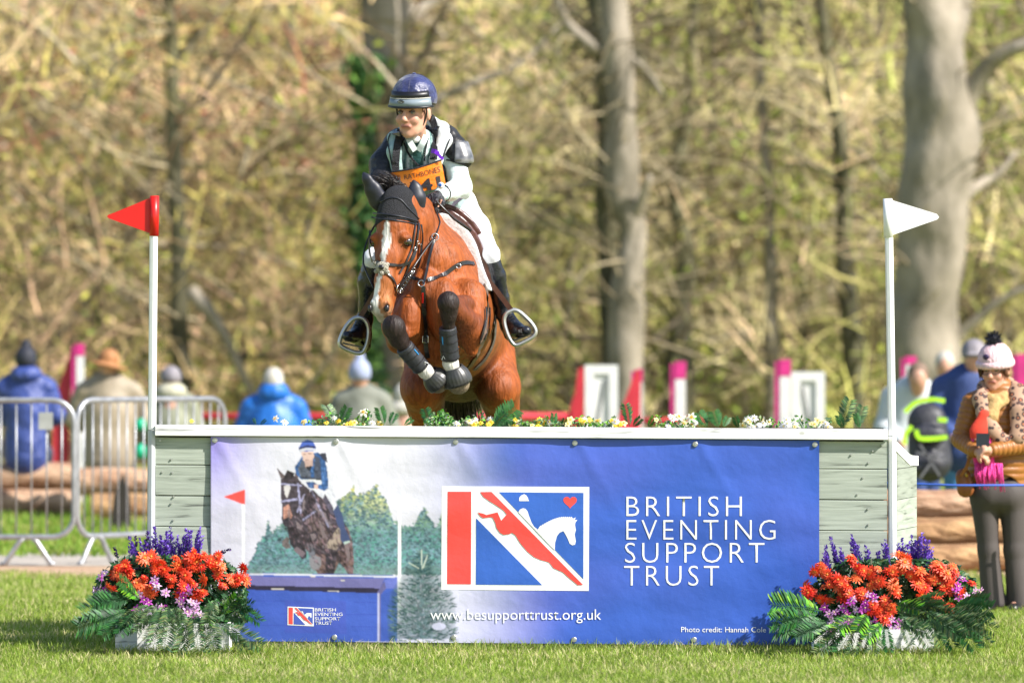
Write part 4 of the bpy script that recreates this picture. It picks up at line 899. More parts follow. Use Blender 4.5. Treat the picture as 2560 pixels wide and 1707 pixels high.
# trunk
hb.cap(P(1080, 755, .25), P(1097, 775, .75), .20, .275, .05, 0, (U, 1.15)).cap(P(1097, 775, .75), P(1116, 805, 1.25), .275, .28, .08, 6, (U, 1.15)).cap(P(1086, 660, .35), P(1097, 655, .8), .175, .205, .08, 0, (U, 1.1)).cap(P(1097, 655, .8), P(1120, 740, 1.3), .205, .22, .08, 0, (U, 1.1)).cap(P(1118, 785, 1.25), P(1150, 865, 1.75), .27, .27, .08, 0, (U, 1.15))
hb.cap(P(1090, 590, .55), P(1104, 600, .95), .07, .075, .1, 0)
hb.cap(P(1080, 660, .2), P(1080, 850, .22), .17, .16, .06, 0)
# shoulders and breast muscles
hb.cap(P(1000, 690, .35), P(1000, 815, .08), .10, .10, .05, 0).cap(P(1150, 675, .38), P(1158, 780, .08), .075, .105, .09, 0)
hb.ell(P(1022, 800, .03), (.07, .085, .14), None, .045, 0).ell(P(1108, 775, .01), (.08, .085, .16), None, .04, 0).ell(P(1062, 720, .02), (.07, .06, .09), None, .04, 0)
# neck
hb.chain([P(1010, 512, .06), P(1035, 548, .14), P(1058, 605, .24), P(1082, 680, .32)], [.078, .094, .115, .165], .06, 0, ((0, 1, .4), 1.3))
hb.chain([P(1022, 492, .10), P(1050, 520, .24), P(1072, 555, .38), P(1092, 590, .55)], [.045, .052, .058, .068], .05, 0)
# head
hb.ell(Hd(505, 0, .10), (.076, .10, .085), HR, .04, 0).ell(Hd(560, 0, .09), (.09, .092, .13), HR, .04, 0)
hb.chain([Hd(560, 0, .06), Hd(640, 0, .058), Hd(700, 0, .052), Hd(755, 0, .05)], [.064, .052, .046, .048], .03, 0)
for s in (-1, 1):
    hb.ell(Hd(592, s * .080, .052), (.026, .034, .02), HR, .025, 0).cap(Hd(600, s * .07, .07), Hd(640, s * .05, .08), .03, .02, .03, 0)
    hb.cap(Hd(585, s * .048, .165), Hd(645, s * .042, .175), .062, .06, .04, 0).cap(Hd(645, s * .042, .17), Hd(705, s * .022, .125), .055, .036, .03, 0)
    hb.cap(Hd(705, s * .022, .12), Hd(765, s * .014, .085), .034, .034, .02, 0)
    hb.cap(Hd(615, s * .068, .075), Hd(665, s * .045, .05), .014, .010, .02, 0)
hb.ell(Hd(768, 0, .045), (.058, .052, .06), HR, .02, 0).ell(Hd(795, 0, .07), (.042, .044, .032), HR, .014, 0)
for s in (-1, 1): hb.ell(Hd(768, s * .036, .012), (.022, .018, .03), HR, .012, 0)
for s in (-1, 1): hb.ell(Hd(771, s * .046, -.002), (.013, .024, .024), HR, .008, 2, True)
hb.cap(Hd(790, -.03, .02), Hd(790, .03, .02), .003, .003, .006, 2, None, True)
# forelegs
hb.cap(P(1176, 740, .08), P(1184, 835, -.04), .085, .062, .025, 0).cap(P(1182, 840, -.05), P(1180, 878, -.03), .052, .034, .03, 0).cap(P(1180, 815, -.06), P(1132, 770, -.22), .058, .042, .03, 1).cap(P(1160, 850, -.02), P(1146, 790, -.18), .045, .03, .03, 1).cap(P(1165, 760, -.06), P(1130, 758, -.20), .045, .038, .03, 1)
hb.ell(P(1121, 758, -.29), (.057, .052, .060), None, .03, 2).ell(P(1122, 785, -.27), (.042, .04, .05), None, .02, 2)
hb.chain([P(1121, 785, -.27), P(1122, 825, -.24), P(1126, 905, -.17)], [.036, .029, .031], .02, 2).ell(P(1127, 912, -.17), (.042, .045, .04), None, .02, 3)
hb.cap(P(1127, 915, -.17), P(1140, 950, -.15), .034, .034, .015, 3).cap(P(1139, 944, -.15), P(1147, 962, -.13), .05, .058, .01, 5)
hb.cap(P(1000, 795, .08), P(996, 858, .0), .075, .058, .025, 0).cap(P(996, 850, .0), P(988, 836, -.20), .06, .044, .03, 1)
hb.ell(P(983, 821, -.30), (.060, .055, .066), AX((1, 0, .3), (0, 1, 0)), .03, 2).ell(P(995, 848, -.27), (.05, .04, .05), None, .02, 2)
hb.chain([P(993, 848, -.27), P(1018, 878, -.24), P(1060, 928, -.18)], [.042, .032, .032], .02, 2).ell(P(1064, 931, -.18), (.04, .044, .04), None, .02, 3)
hb.cap(P(1066, 934, -.18), P(1084, 952, -.15), .032, .032, .015, 3).cap(P(1084, 950, -.15), P(1094, 962, -.13), .044, .052, .01, 5)
# hindquarters and hind legs
hb.ell(P(1150, 850, 1.85), (.28, .30, .22), None, .05, 0)
for hx, st, ga, hk, ft, ho in ((1072, 1056, 1070, 1085, 1098, 1094), (1230, 1248, 1268, 1268, 1252, 1252)):
    hb.cap(P(hx, 890, 1.75), P(st, 975, 1.52), .145, .122, .03, 0, ((1, 0, 0), .9)).cap(P(st, 975, 1.57), P(ga, 1090, 1.85), .118, .07, .04, 0).cap(P(hx, 900, 2.0), P(ga, 1050, 1.95), .13, .075, .04, 0)
    hb.chain([P(ga, 1090, 1.88), P(hk, 1180, 2.15), P(ft, 1310, 2.22), P(ho, 1370, 2.12)], [.075, .052, .04, .036], .04, 2).cap(P(ho, 1375, 2.1), P(ho, 1400, 2.02), .05, .06, .01, 5)
def horse_paint(V, C):
    fy = np.array([[fm(480 + i * 5).x, fm(480 + i * 5).y, fm(480 + i * 5).z] for i in range(66)])
    z = V[:, 2]; fx = np.interp(-z, -fy[:, 2], fy[:, 0]); fyy = np.interp(-z, -fy[:, 2], fy[:, 1])
    d = V - np.stack([fx, fyy, z], 1); lat = d @ np.array(hl); dep = -(d @ np.array(hn))
    zt, zb = fm(548).z, fm(805).z; t = np.clip((zt - z) / (zt - zb), 0, 1)
    head = (z < zt + .01) & (z > zb - .02) & (dep < .06) & (V[:, 1] < .05) & (np.abs(lat) < .12)
    head = head & ~((t > .86) & (lat > .05) & (z < fm(786).z))
    w = np.interp(t, [0, .05, .14, .28, .45, .55, .72, .86, 1], [.004, .012, .023, .020, .011, .011, .018, .030, .05]) + .012 * np.array([mnoise.noise((v[0] * 60, 1, v[2] * 45)) for v in V])
    ctr = np.interp(t, [0, .3, .5, .7, .85, 1], [-.002, -.002, -.008, -.022, -.026, -.02])
    m = head * np.clip((w - np.abs(lat - ctr)) / .006 + .5, 0, 1)
    C = C * (1 - m[:, None]) + np.array(WTE) * m[:, None]
    mz = head * np.clip((t - .84) / .1, 0, 1) * .75; grey = np.array((.30, .24, .19)); C = C * (1 - mz[:, None]) + grey * mz[:, None]
    lf = head * np.clip((t - .45) / .3, 0, 1) * (1 - m) * .35 * (dep < .12); C = C * (1 - lf[:, None]) + np.array((.52, .24, .08)) * lf[:, None]
    for s in (-1, 1):
        c = np.array(Hd(770, s * .043, -.0)); k = np.clip(1.5 - np.linalg.norm((V - c) / np.array([.014, .03, .024]), axis=1), 0, 1); C = C * (1 - k[:, None]) + np.array((.03, .02, .02)) * k[:, None]
        c = np.array(Hd(602, s * .094, .066)); k = np.clip(1.7 - np.linalg.norm(V - c, axis=1) / .026, 0, 1) * .75; C = C * (1 - k[:, None]) + np.array((.05, .025, .015)) * k[:, None]
    pxx = 1280 + V[:, 0] * F / (D + V[:, 1]); q_ = np.clip(1 - np.abs(pxx - 1162) / 84, 0, 1) ** .45 * (V[:, 1] > 1.3) * (V[:, 1] < 2.1); C = C * (1 - .85 * q_[:, None])  # inner thighs darkened: dark groin skin plus the belly's shade painted in
    gk = np.clip(1 - np.abs(pxx - 1064) / 10, 0, 1) * (V[:, 1] < .3) * (V[:, 2] < P(0, 730, 0).z) * (V[:, 2] > P(0, 900, 0).z) * .5; C = C * (1 - gk[:, None])  # breast groove darkened: the shade of its crease put into the coat colour
    # muscles mottled
    nz = np.array([mnoise.noise((v[0] * 9, v[1] * 9, v[2] * 7)) for v in V]); C = C * (1 + .22 * nz)[:, None]
    stri = np.array([mnoise.noise((v[0] * 60, v[1] * 30, v[2] * 14)) for v in V]); C = C * (1 + .16 * stri)[:, None]
    return np.clip(C, 0, 1)
def hide_mat():
    m = mat('horse_coat', None, .54, vcol=True, var=.34, scale=42, stretch=(1, 1, .2), bump=.16, bscale=80, spec=.32, soft=(.3, .7))
    n_ = m.node_tree.nodes; l_ = m.node_tree.links; b_ = n_['Principled BSDF']; bp0 = b_.inputs['Normal'].links[0].from_node
    tc = n_.new('ShaderNodeTexCoord'); mp = n_.new('ShaderNodeMapping'); mp.inputs['Scale'].default_value = (1, 1, .45); mp.inputs['Rotation'].default_value = (0, .35, 0); l_.new(tc.outputs['Object'], mp.inputs[0])
    nz = n_.new('ShaderNodeTexNoise'); nz.inputs['Scale'].default_value = 7; nz.inputs['Detail'].default_value = 3; nz.inputs['Distortion'].default_value = 1.2; l_.new(mp.outputs[0], nz.inputs['Vector'])
    b2 = n_.new('ShaderNodeBump'); b2.inputs['Strength'].default_value = .9; b2.inputs['Distance'].default_value = .028; l_.new(nz.outputs['Fac'], b2.inputs['Height']); l_.new(b2.outputs[0], bp0.inputs['Normal'])
    return m
M_hide = hide_mat()
def muscles(V):                              # veins, sinew and skin folds as small relief
    cy = V[:, 1] < .9
    return V
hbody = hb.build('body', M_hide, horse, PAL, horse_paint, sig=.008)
hbv = bvh_of([hbody])
M_lea = mat('black_leather', (.018, .016, .018), .32, var=.2, scale=30, spec=.6)
M_brl = mat('brown_leather', (.10, .035, .028), .3, var=.25, scale=14, spec=.6)
M_knit = mat('black_knit', (.035, .035, .042), .85, var=.3, scale=170, bump=.5, bscale=240)
M_lycra = mat('black_lycra', (.018, .02, .032), .45, var=.2, scale=30)
M_steel = mat('polished_steel', (.68, .67, .65), .2, metal=1, var=.08, scale=30)
M_eye = mat('eye', (.012, .007, .005), .05, var=.1, spec=.9, coat=1)
M_hair = mat('dark_horsehair', (.022, .013, .010), .4, var=.4, scale=60)
M_fleece = mat('sheepskin', (.66, .61, .5), .95, var=.2, scale=120, bump=.6, bscale=150)
for s in (-1, 1):
    mb = MB(); mb.ball(Hd(603, s * .090, .062), .0260, 16, 12); e_ = mb.build('eye', M_eye, horse, True)
    mb = MB(); mb.ball(Hd(772, s * .046, -.003), (.012, .011, .019), 12, 8, AX(hl + hn * (-.5 * s), -hn + hl * (.5 * s) * -1)); mb.build('nostril', M_lea, horse, True)
    pts = [Hd(606 - 13 * math.sin(a * math.pi / 8), s * (.107 - .016 * abs(a - 4) / 4), .034 + .055 * a / 8) for a in range(9)]
    mb = MB(); mb.tube(pts, [.002] + [.006] * 7 + [.002], 6); mb.build('eyelid', mat('eyelid_skin', (.12, .045, .02), .5), horse, True)
# ear bonnet
bn = SDF(.006); o_ = .007
bn.ell(Hd(505, 0, .10), (.076 + o_, .10 + o_, .085 + o_), HR, .04).ell(Hd(560, 0, .09), (.09 + o_, .092 + o_, .13 + o_), HR, .04)
bn.ell(Hd(545, 0, .13), (.1, .09, .09), HR, .04).ell(P(1000, 500, .08), (.085, .09, .07), None, .04)
bn.half(Hd(552, 0, .0), (-.10, .25, 1)).half(P(1046, 515, .20), (-.4, -1, .2), .01)
bon = bn.build('ear_bonnet', M_knit, horse)
def ear(pts, rads, fl):
    e = SDF(.005); e.chain([P(*p) for p in pts], rads, .02, 0, ((fl[0], fl[1], 0), .62)); return e.build('ear_cover', M_lycra, bon)
ear([(956, 520, .06), (943, 497, .04), (929, 470, .03), (914, 443, .02), (905, 428, .02)], [.036, .044, .037, .019, .004], (-.3, -1))
ear([(1042, 534, .08), (1038, 512, .05), (1040, 490, .04), (1037, 466, .04), (1033, 449, .04)], [.032, .042, .042, .025, .005], (.2, -1))
lines = [[(926, 541), (958, 546), (1000, 551), (1044, 560)], [(930, 531), (962, 534), (1004, 540), (1046, 552)], [(950, 503), (975, 492), (1000, 497), (1020, 520), (1046, 545)]]
bbv = bvh_of([hbody, bon])
for L in lines:
    p_, n_ = hug(bbv, L, .003, 6); mb = MB(); mb.tube(p_, .0038, 6); mb.build('braid_trim', M_lycra, bon, True)
# forelock and mane tufts
mb = MB(); R_ = random.Random(3)
for i in range(150):
    a = R_.random(); b0 = P(950 + 62 * a, 488 - 6 * math.sin(a * 3) + R_.uniform(-6, 6), .10 + R_.uniform(-.03, .05)); up = .045 + .045 * math.sin(a * 3.1) * R_.random() + .02 * R_.random()
    tp = b0 + Vector((-.05 + R_.uniform(-.05, .07), R_.uniform(-.04, .04), up)); md_ = (b0 + tp) / 2 + Vector((.012, 0, .022))
    mb.tube(spline([b0, md_, tp, tp + Vector((-.03 + R_.uniform(-.02, .05), 0, R_.uniform(-.03, .01)))], 3), [.0035 - .0003 * k for k in range(10)], 4)
mb.build('forelock', M_hair, horse, True)
mb = MB()
for i in range(160):
    t = R_.random(); b0 = P(1025 + 62 * t, 478 + 78 * t, .16 + .38 * t) + Vector((R_.uniform(-.02, .02), 0, .02)); mb.tube([b0, b0 + Vector((-.04, -.01, .0 - .02 * R_.random())), b0 + Vector((-.075, R_.uniform(-.03, .03), -.07 - .05 * R_.random()))], [.003, .003, .001], 4)
mb.build('mane', M_hair, horse, True)
# tail
mb = MB()
for i in range(170):
    a = R_.gauss(0, .45); b0 = P(1160 + 6 * a, 900, 2.12); e_ = P(1172 + 44 * a + R_.uniform(-8, 8), 1120 + R_.uniform(-40, 60), 2.75 + R_.uniform(-.1, .2))
    mb.tube(spline([b0, b0 + Vector((0, .2, .0)), P(1150 + 42 * a, 1000 + R_.uniform(-8, 8), 2.6), e_], 4), [.008 - .0005 * k for k in range(13)], 4)
mb.build('tail', M_hair, horse, True)

def band(name, parent, pts, w, m=None, off=.004, bv=None, n=5, t=.004):
    p_, n_ = hug(bv or hbv, pts, off, n); mb = MB(); mb.strap(p_, n_, w, t); return mb.build(name, m or M_lea, parent)
def ring(name, parent, c, r, th, nrm, m=None, ov=1.0):
    nrm = Vector(nrm).normalized(); u = nrm.orthogonal().normalized(); v = nrm.cross(u)
    mb = MB(); mb.tube([Vector(c) + (u * math.cos(a) + v * math.sin(a) * ov) * r for a in [2 * math.pi * k / 16 for k in range(16)]], th, 6, closed=True); return mb.build(name, m or M_steel, parent, True)
# bridle
br = thing('bridle', None, None, Hd(665, 0, 0)); br.parent = horse; br.location = Hd(665, 0, 0) - WLOC[horse.name]
band('cheek_strap', br, [(1044, 556), (1040, 590), (1034, 625), (1022, 655), (1008, 690), (992, 716)], .012, off=.006)
band('cheek_strap', br, [(1036, 556), (1030, 596), (1026, 622), (1012, 655), (996, 684)], .009, off=.005)
band('noseband', br, [(935, 652), (948, 656), (972, 661), (1000, 662), (1022, 654), (1033, 636), (1038, 612)], .014, off=.006)
band('noseband', br, [(958, 676), (970, 688), (980, 700), (986, 718), (988, 738)], .010, off=.006)
band('noseband', br, [(952, 674), (938, 660), (926, 640), (922, 612)], .010, off=.005)
band('cheek_strap', br, [(922, 575), (923, 600), (925, 630), (930, 655)], .010, off=.004)
band('throat_lash', br, [(1048, 560), (1052, 600), (1053, 640), (1046, 672)], .010, off=.01)
mb = MB(); c = fm(668); mb.ball(c + hn * .006, (.036, .016, .030), 14, 10, HR); pad = mb.build('nose_pad', M_fleece, br, True)
for dx_, dy_ in ((-12, -10), (12, -8), (-12, 10), (12, 12), (0, 15)):
    mb = MB(); q = P(953 + dx_, 669 + dy_, 0); pp, nn = hug(hbv, [(953 + dx_, 669 + dy_), (954 + dx_, 670 + dy_)], .006, 1); mb.ball(pp[0], (.014, .012, .012), 8, 6); mb.build('fleece_tuft', M_fleece, pad, True)
mb = MB(); mb.ball(c + hn * .018, (.016, .012, .014), 10, 8, HR); mb.build('noseband_disc', M_lea, br, True)
for q in [(1040, 605), (1046, 610), (1034, 622)]:
    pp, nn = hug(hbv, [q, (q[0] + 1, q[1] + 1)], .012, 1); ring('buckle', br, pp[0], .009, .002, nn[0])
pp, nn = hug(hbv, [(990, 722), (991, 723)], .014, 1); BIT = pp[0]; ring('bit_ring', br, BIT, .022, .0035, (nn[0] + Vector((.6, 0, 0))))
ch = hug(hbv, [(994, 726), (1004, 728), (1014, 716), (1024, 704), (1034, 690), (1042, 678)], .022, 3)[0]
for k in range(0, len(ch) - 1):
    ring('bit_chain_link', br, (ch[k] + ch[k + 1]) / 2, .011, .0024, Vector((.2, -1, .3 if k % 2 else -.6)))
RINGP = hug(hbv, [(1084, 593), (1085, 593)], .016, 1)[0][0]
# reins
HAND_R = P(1074, 492, .26)
mb = MB(); mb.tube(spline([BIT, P(1030, 672, -.1), P(1058, 630, -.03), RINGP], 4), .0048, 6); mb.tube(spline([RINGP, P(1096, 566, .12), P(1098, 545, .18), HAND_R], 4), .0048, 6); rein = mb.build('rein', M_lea, br, True)
mb = MB(); mb.tube(spline([Hd(720, -.06, .06), P(905, 640, .1), P(950, 540, .2), P(1040, 495, .28)], 5), .0048, 6); mb.build('rein', M_lea, br, True)
# breastplate and martingale
bp_ = thing('breastplate', None, None, P(1054, 712, -.1)); bp_.parent = horse; bp_.location = P(1054, 712, -.1) - WLOC[horse.name]
band('breast_strap', bp_, [(1184, 660), (1160, 656), (1138, 664), (1118, 680), (1096, 694), (1068, 701)], .020, off=.006)
band('breast_strap', bp_, [(1052, 702), (1040, 698), (1026, 694), (1010, 690)], .016, off=.006)
band('martingale_strap', bp_, [(1058, 712), (1064, 690), (1070, 660), (1078, 625), (1083, 604)], .013, off=.012)
band('chest_strap', bp_, [(1058, 716), (1059, 750), (1060, 790), (1062, 830), (1065, 870), (1070, 896)], .022, off=.006)
ring('martingale_ring', bp_, RINGP, .018, .003, (.3, -1, .2)); ring('breast_ring', bp_, hug(hbv, [(1054, 710), (1055, 710)], .014, 1)[0][0], .016, .0035, (0, -1, .2)); ring('buckle', bp_, hug(hbv, [(1142, 665), (1143, 665)], .014, 1)[0][0], .012, .0025, (.2, -1, .2)); 
pp = hug(hbv, [(1061, 848), (1061, 849)], .014, 1)[0][0]
mb = MB(); q = [pp + Vector((dx_, 0, dz_)) for dx_, dz_ in ((-.014, -.016), (.014, -.016), (.014, .016), (-.014, .016))]; mb.tube(q, .0025, 6, closed=True); mb.build('buckle', M_steel, bp_)
pp, nn = hug(hbv, [(1057, 732), (1057, 756)], .012, 1); mb = MB(); mb.strap(pp, nn, .009, .003); mb.build('red_tag', M_red, bp_)
# saddle cloth, saddle, girth
sc_ = SDF(.009)
sd = (P(1222, 712, .7) - P(1120, 560, .7)).normalized(); nrm_r = Vector((-sd.z, 0, sd.x)); nrm_r = nrm_r if nrm_r.x > 0 else -nrm_r
BC = P(1097, 742, .75)
def shellpart(name, m, t_, y0, y1, zb, slant=0):
    s_ = SDF(.0085); s_.cap(P(1095, 775, y0 - .15), P(1104, 785, y1 + .2), .272 + t_, .275 + t_, .01, 0, (U, 1.15)); s_.cap(P(1093, 655, y0 - .15), P(1102, 660, y1 + .15), .195 + t_, .205 + t_, .06, 0, (U, 1.1)); s_.cap(P(1090, 585, y0 - .1), P(1104, 590, y1 + .1), .07 + t_, .075 + t_, .09, 0)
    s_.half((0, y0, P(0, 640, .5).z), (0, 1, slant)).half((0, y1, 0), (0, -1, 0)).half((0, 0, zb), (.0, 0, 1)); return s_.build(name, m, horse)
M_pad = mat('white_saddle_cloth', (.72, .73, .74), .8, var=.1, scale=60, bump=.12, bscale=60)
cl = shellpart('saddle_cloth', M_pad, .018, .46, 1.15, P(0, 728, .6).z, .15)
sad = SDF(.0085)
sad.ell(P(1104, 566, .86), (.15, .26, .055), None, .05).cap(P(1095, 556, .62), P(1097, 552, .66), .07, .06, .05).ell(P(1108, 540, 1.12), (.16, .06, .05), None, .05)
saddle = sad.build('saddle', M_brl, horse)
flap = shellpart('saddle_flap', M_brl, .045, .58, 1.02, P(0, 706, .7).z, .15); kb = shellpart('knee_block', M_brl, .068, .66, .80, P(0, 668, .7).z, .15)
hbv2 = bvh_of([hbody, cl, saddle])
band('girth', horse, [(1214, 716), (1218, 770), (1214, 820), (1204, 860), (1188, 898), (1170, 922)], .045, mat('brown_girth', (.16, .10, .07), .6, var=.3, scale=30), off=.005)
for dx_ in (0, 9): band('girth_strap', horse, [(1212 + dx_, 770), (1212 + dx_, 800), (1206 + dx_, 830), (1200 + dx_, 850)], .012, off=.010)
band('belly_guard', horse, [(1236, 800), (1236, 840), (1226, 874), (1208, 904), (1186, 926)], .05, mat('grey_webbing', (.13, .11, .09), .7, var=.3, scale=40), off=.006)
# leg boots and over-reach boots
M_boot = mat('black_neoprene', (.03, .032, .04), .55, var=.25, scale=30, bump=.08, bscale=60)
M_bell = mat('black_rubber', (.05, .05, .048), .38, var=.2, scale=14, bump=.04, bscale=40)
M_blue = mat('blue_print', (.02, .25, .6), .4)
def tendon(a, b, r0, r1, side):
    a, b = P(*a), P(*b); s_ = SDF(.0055); s_.cap(a, b, r0, r1, .01); ax_ = (b - a).normalized(); s_.half(a + ax_ * .004, ax_).half(b - ax_ * .004, -ax_); s_.cap(a - ax_ * .04, b + ax_ * .05, r0 * .55, r1 * .6, .005, 0, None, True)
    o = s_.build('tendon_boot', M_boot, horse); u = Vector((0, -1, 0)); u = (u - ax_ * u.dot(ax_)).normalized(); w = ax_.cross(u)
    for t in (.18, .42, .68, .9):
        c = a.lerp(b, t); r = (r0 + (r1 - r0) * t) + .0015
        mb = MB(); mb.tube([c + (u * math.cos(q) + w * math.sin(q)) * r for q in [2 * math.pi * k / 18 for k in range(18)]], .0022, 5, closed=True); mb.build('strap_seam', M_lea, o)
    p1 = a.lerp(b, .22) + (u * .75 + w * side * .66) * (r0 + .001); p2 = a.lerp(b, .45) + (u * .75 + w * side * .66) * (r0 + .001)
    mb = MB(); mb.tube([p1, p2], .004, 6); mb.build('blue_stripe', M_blue, o)
    c = a.lerp(b, .84) + (u * .75 + w * side * .66) * (r1 + .003); mb = MB()
    mb.tube([c + ax_ * .009 + w * .009, c - ax_ * .01, c + ax_ * .009 - w * .009], .002, 5); mb.build('white_mark', M_white, o)
tendon((1119, 818, -.245), (1126, 903, -.175), .044, .047, 1); tendon((1007, 868, -.25), (1055, 925, -.185), .047, .045, -1)
def bell(a, b, r0, r1):
    a, b = P(*a), P(*b); ax_ = (b - a).normalized(); u = Vector((0, -1, 0)); u = (u - ax_ * u.dot(ax_)).normalized(); w = ax_.cross(u); L = (b - a).length; n = 96; V = []
    prof = [(0.0, r0 * .86), (.0, r0), (.08, r0 * 1.03), (.3, r0 + (r1 - r0) * .62), (.6, r0 + (r1 - r0) * .93), (.86, r1), (1.0, r1 * .96), (1.0, r1 * .86)]
    for i, (t, r) in enumerate(prof):
        for j in range(n):
            q = 2 * math.pi * j / n; rr = r * (1 + (.012 * math.sin(j * math.pi / 2 + .8) if 2 < i < 6 else 0)); V.append(a + ax_ * L * t + (u * math.cos(q) + w * math.sin(q)) * rr)
    K = len(prof); Fc = [(i * n + j, i * n + (j + 1) % n, (i + 1) * n + (j + 1) % n, (i + 1) * n + j) for i in range(K - 1) for j in range(n)]
    return add('overreach_boot', V, Fc, M_bell, horse, True)
bell((1133, 922, -.155), (1147, 964, -.135), .052, .076); bell((1074, 938, -.16), (1099, 962, -.135), .048, .070)
# ------------------------------------------------------------------ rider
rider = thing('person', 'rider in navy helmet, black and mint vest and white breeches on the horse', 'person', P(1105, 560, .85))
SKIN = (.60, .32, .22); M_skin = mat('skin', None, .5, vcol=True, var=.06, scale=40, spec=.4)
rf = Vector((-.40, -.91, -.10)).normalized(); rl = Vector((.915, -.40, -.03)).normalized(); RR = AX(rl, -rf); ru = RR.col[2]; ru = ru if ru.z > 0 else -ru
RC = P(1031, 274, .45)                       # middle of the head
def rh(l, u, f): return RC + rl * l + ru * (u + .018) + rf * f
def head_sdf(s_, c, l, u, f, sc=1., k=.02, hair=None):
    q = lambda a, b, e: c + l * a * sc + u * b * sc + f * e * sc
    Rm = AX(l, -f)
    s_.ell(q(0, .03, -.02), (.076 * sc, .098 * sc, .095 * sc), Rm, k).ell(q(0, -.045, .025), (.053 * sc, .062 * sc, .07 * sc), Rm, k)
    s_.cap(q(-.020, -.085, .042), q(.020, -.085, .042), .024 * sc, .024 * sc, k).ell(q(0, -.1, .062), (.022 * sc, .018 * sc, .018 * sc), Rm, k)
    for t in (-1, 1):
        s_.ell(q(t * .034, -.032, .062), (.024 * sc, .02 * sc, .024 * sc), Rm, .015).cap(q(t * .058, -.02, -.01), q(t * .038, -.08, .015), .017 * sc, .016 * sc, k)
        s_.cap(q(t * .014, .028, .076), q(t * .046, .026, .062), .008 * sc, .007 * sc, .012)
        s_.ell(q(t * .076, -.01, -.012), (.01 * sc, .018 * sc, .03 * sc), Rm, .006)
    for t in (-1, 1): s_.ell(q(t * .031, .004, .088), (.019 * sc, .014 * sc, .012 * sc), Rm, .01, 0, True)
    s_.cap(q(0, .015, .082), q(0, -.028, .102), .008 * sc, .0125 * sc, .012); s_.ell(q(0, -.033, .1), (.0185 * sc, .012 * sc, .01 * sc), Rm, .008)
    s_.cap(q(-.018, -.062, .082), q(.018, -.062, .082), .007 * sc, .009 * sc, .006, 1)
    s_.cap(q(-.02, -.063, .096), q(.02, -.063, .096), .0012, .0012, .004, 2, None, True)
def face_paint(c, l, u, f, sc, lip=(.48, .19, .15), brow=(.22, .13, .08)):
    l, u, f, c = (np.array(t) for t in (l, u, f, c))
    def fn(V, C):
        d = (V - c) / sc; a, b, e = d @ l, d @ u, d @ f
        def mix(k, col):
            nonlocal C; k = np.clip(k, 0, 1)[:, None]; C = C * (1 - k) + np.array(col) * k
        mix((1.3 - np.hypot(a / .024, (b + .062) / .0085)) * 1.4 * (e > .05), lip)
        mix((1.1 - np.hypot(a / .028, (b + .0625) / .0022)) * 1.0 * (e > .05), (.16, .05, .04))
        for t in (-1, 1):
            mix((1.2 - np.hypot((a - t * .031) / .021, (b - .024 + abs(.0)) / .0055)) * .8 * (e > .04), brow)
            mix((1.2 - np.hypot((a - t * .031) / .02, (b - .006) / .009)) * .45 * (e > .04), (.3, .14, .1))
            mix((1.2 - np.hypot((a - t * .044) / .024, (b + .035) / .022)) * .35 * (e > .0), (.66, .26, .2))
            mix((1.1 - np.hypot((a - t * .009) / .005, (b + .041) / .004)) * (e > .08), (.15, .05, .04))
            mix((1.1 - np.hypot((a - t * (.022 + (-.03 - b) * .35)) / .0025, (b + .045) / .018)) * .4 * (e > .05), (.38, .17, .12))
        mix((1.2 - np.hypot(a / .013, (b + .03) / .014)) * .3 * (e > .08), (.66, .27, .2))
        return C
    return fn
def eyes(par, c, l, u, f, sc=1., iris=(.10, .14, .17)):
    for t in (-1, 1):
        q = c + (l * t * .031 + u * .004 + f * .068) * sc; mb = MB(); mb.ball(q, .0125 * sc, 12, 8); e = mb.build('eye', mat('eye_white', (.34, .27, .24), .15), par, True)
        mb = MB(); mb.ball(q + f * .0070 * sc, .0075 * sc, 10, 6); mb.build('iris', mat('iris', iris, .1), e, True)
        mb = MB(); mb.tube([q + (l * x * .015 + u * (.0050 - .004 * abs(x)) + f * (.0125 - .004 * abs(x))) * sc for x in (-1, -.5, 0, .5, 1)], .0030 * sc, 5); mb.build('eyelid', mat('eyelash', (.09, .04, .03), .6), par, True)
def hand_sdf(s_, wrist, palm, dirn, palmn, sc=1., curl=1.1, k=.006, th=1):
    dirn = Vector(dirn).normalized(); palmn = Vector(palmn); palmn = (palmn - dirn * palmn.dot(dirn)).normalized(); side = dirn.cross(palmn)
    s_.cap(wrist, palm, .026 * sc, .02 * sc, .01, 0, None); s_.cap(palm - side * .02 * sc, palm + side * .022 * sc, .017 * sc, .016 * sc, .012)
    for i, (o, L) in enumerate(((.03, .075), (.011, .083), (-.009, .078), (-.027, .062))):
        b = palm + side * o * sc + dirn * .012 * sc; p = [b]; a = .25
        for seg in (.42, .33, .25):
            a += curl * .55; p.append(p[-1] + (dirn * math.cos(a) + palmn * math.sin(a)) * L * seg * sc)
        s_.chain(p, [.0098 * sc, .0092 * sc, .0085 * sc, .0075 * sc], k)
    b = palm + side * .025 * th * sc - dirn * .025 * sc + palmn * .012 * sc
    s_.chain([b, b + (side * .7 * th + dirn * .7 + palmn * .6) * .026 * sc, b + (side * .35 * th + dirn * 1.5 + palmn * 1.3) * .03 * sc], [.013 * sc, .0105 * sc, .0085 * sc], k)
RSH, RSHL = P(1128, 362, .62), P(980, 372, .62)
REL, RWR = P(1152, 462, .52), P(1102, 483, .32); LEL, LWR = P(952, 450, .5), P(1015, 486, .32)
PEL = P(1108, 515, .98)
sk = SDF(.0055); head_sdf(sk, RC, rl, ru, rf, 1.1)
sk.cap(P(1036, 305, .47), P(1048, 372, .6), .05, .055, .03)
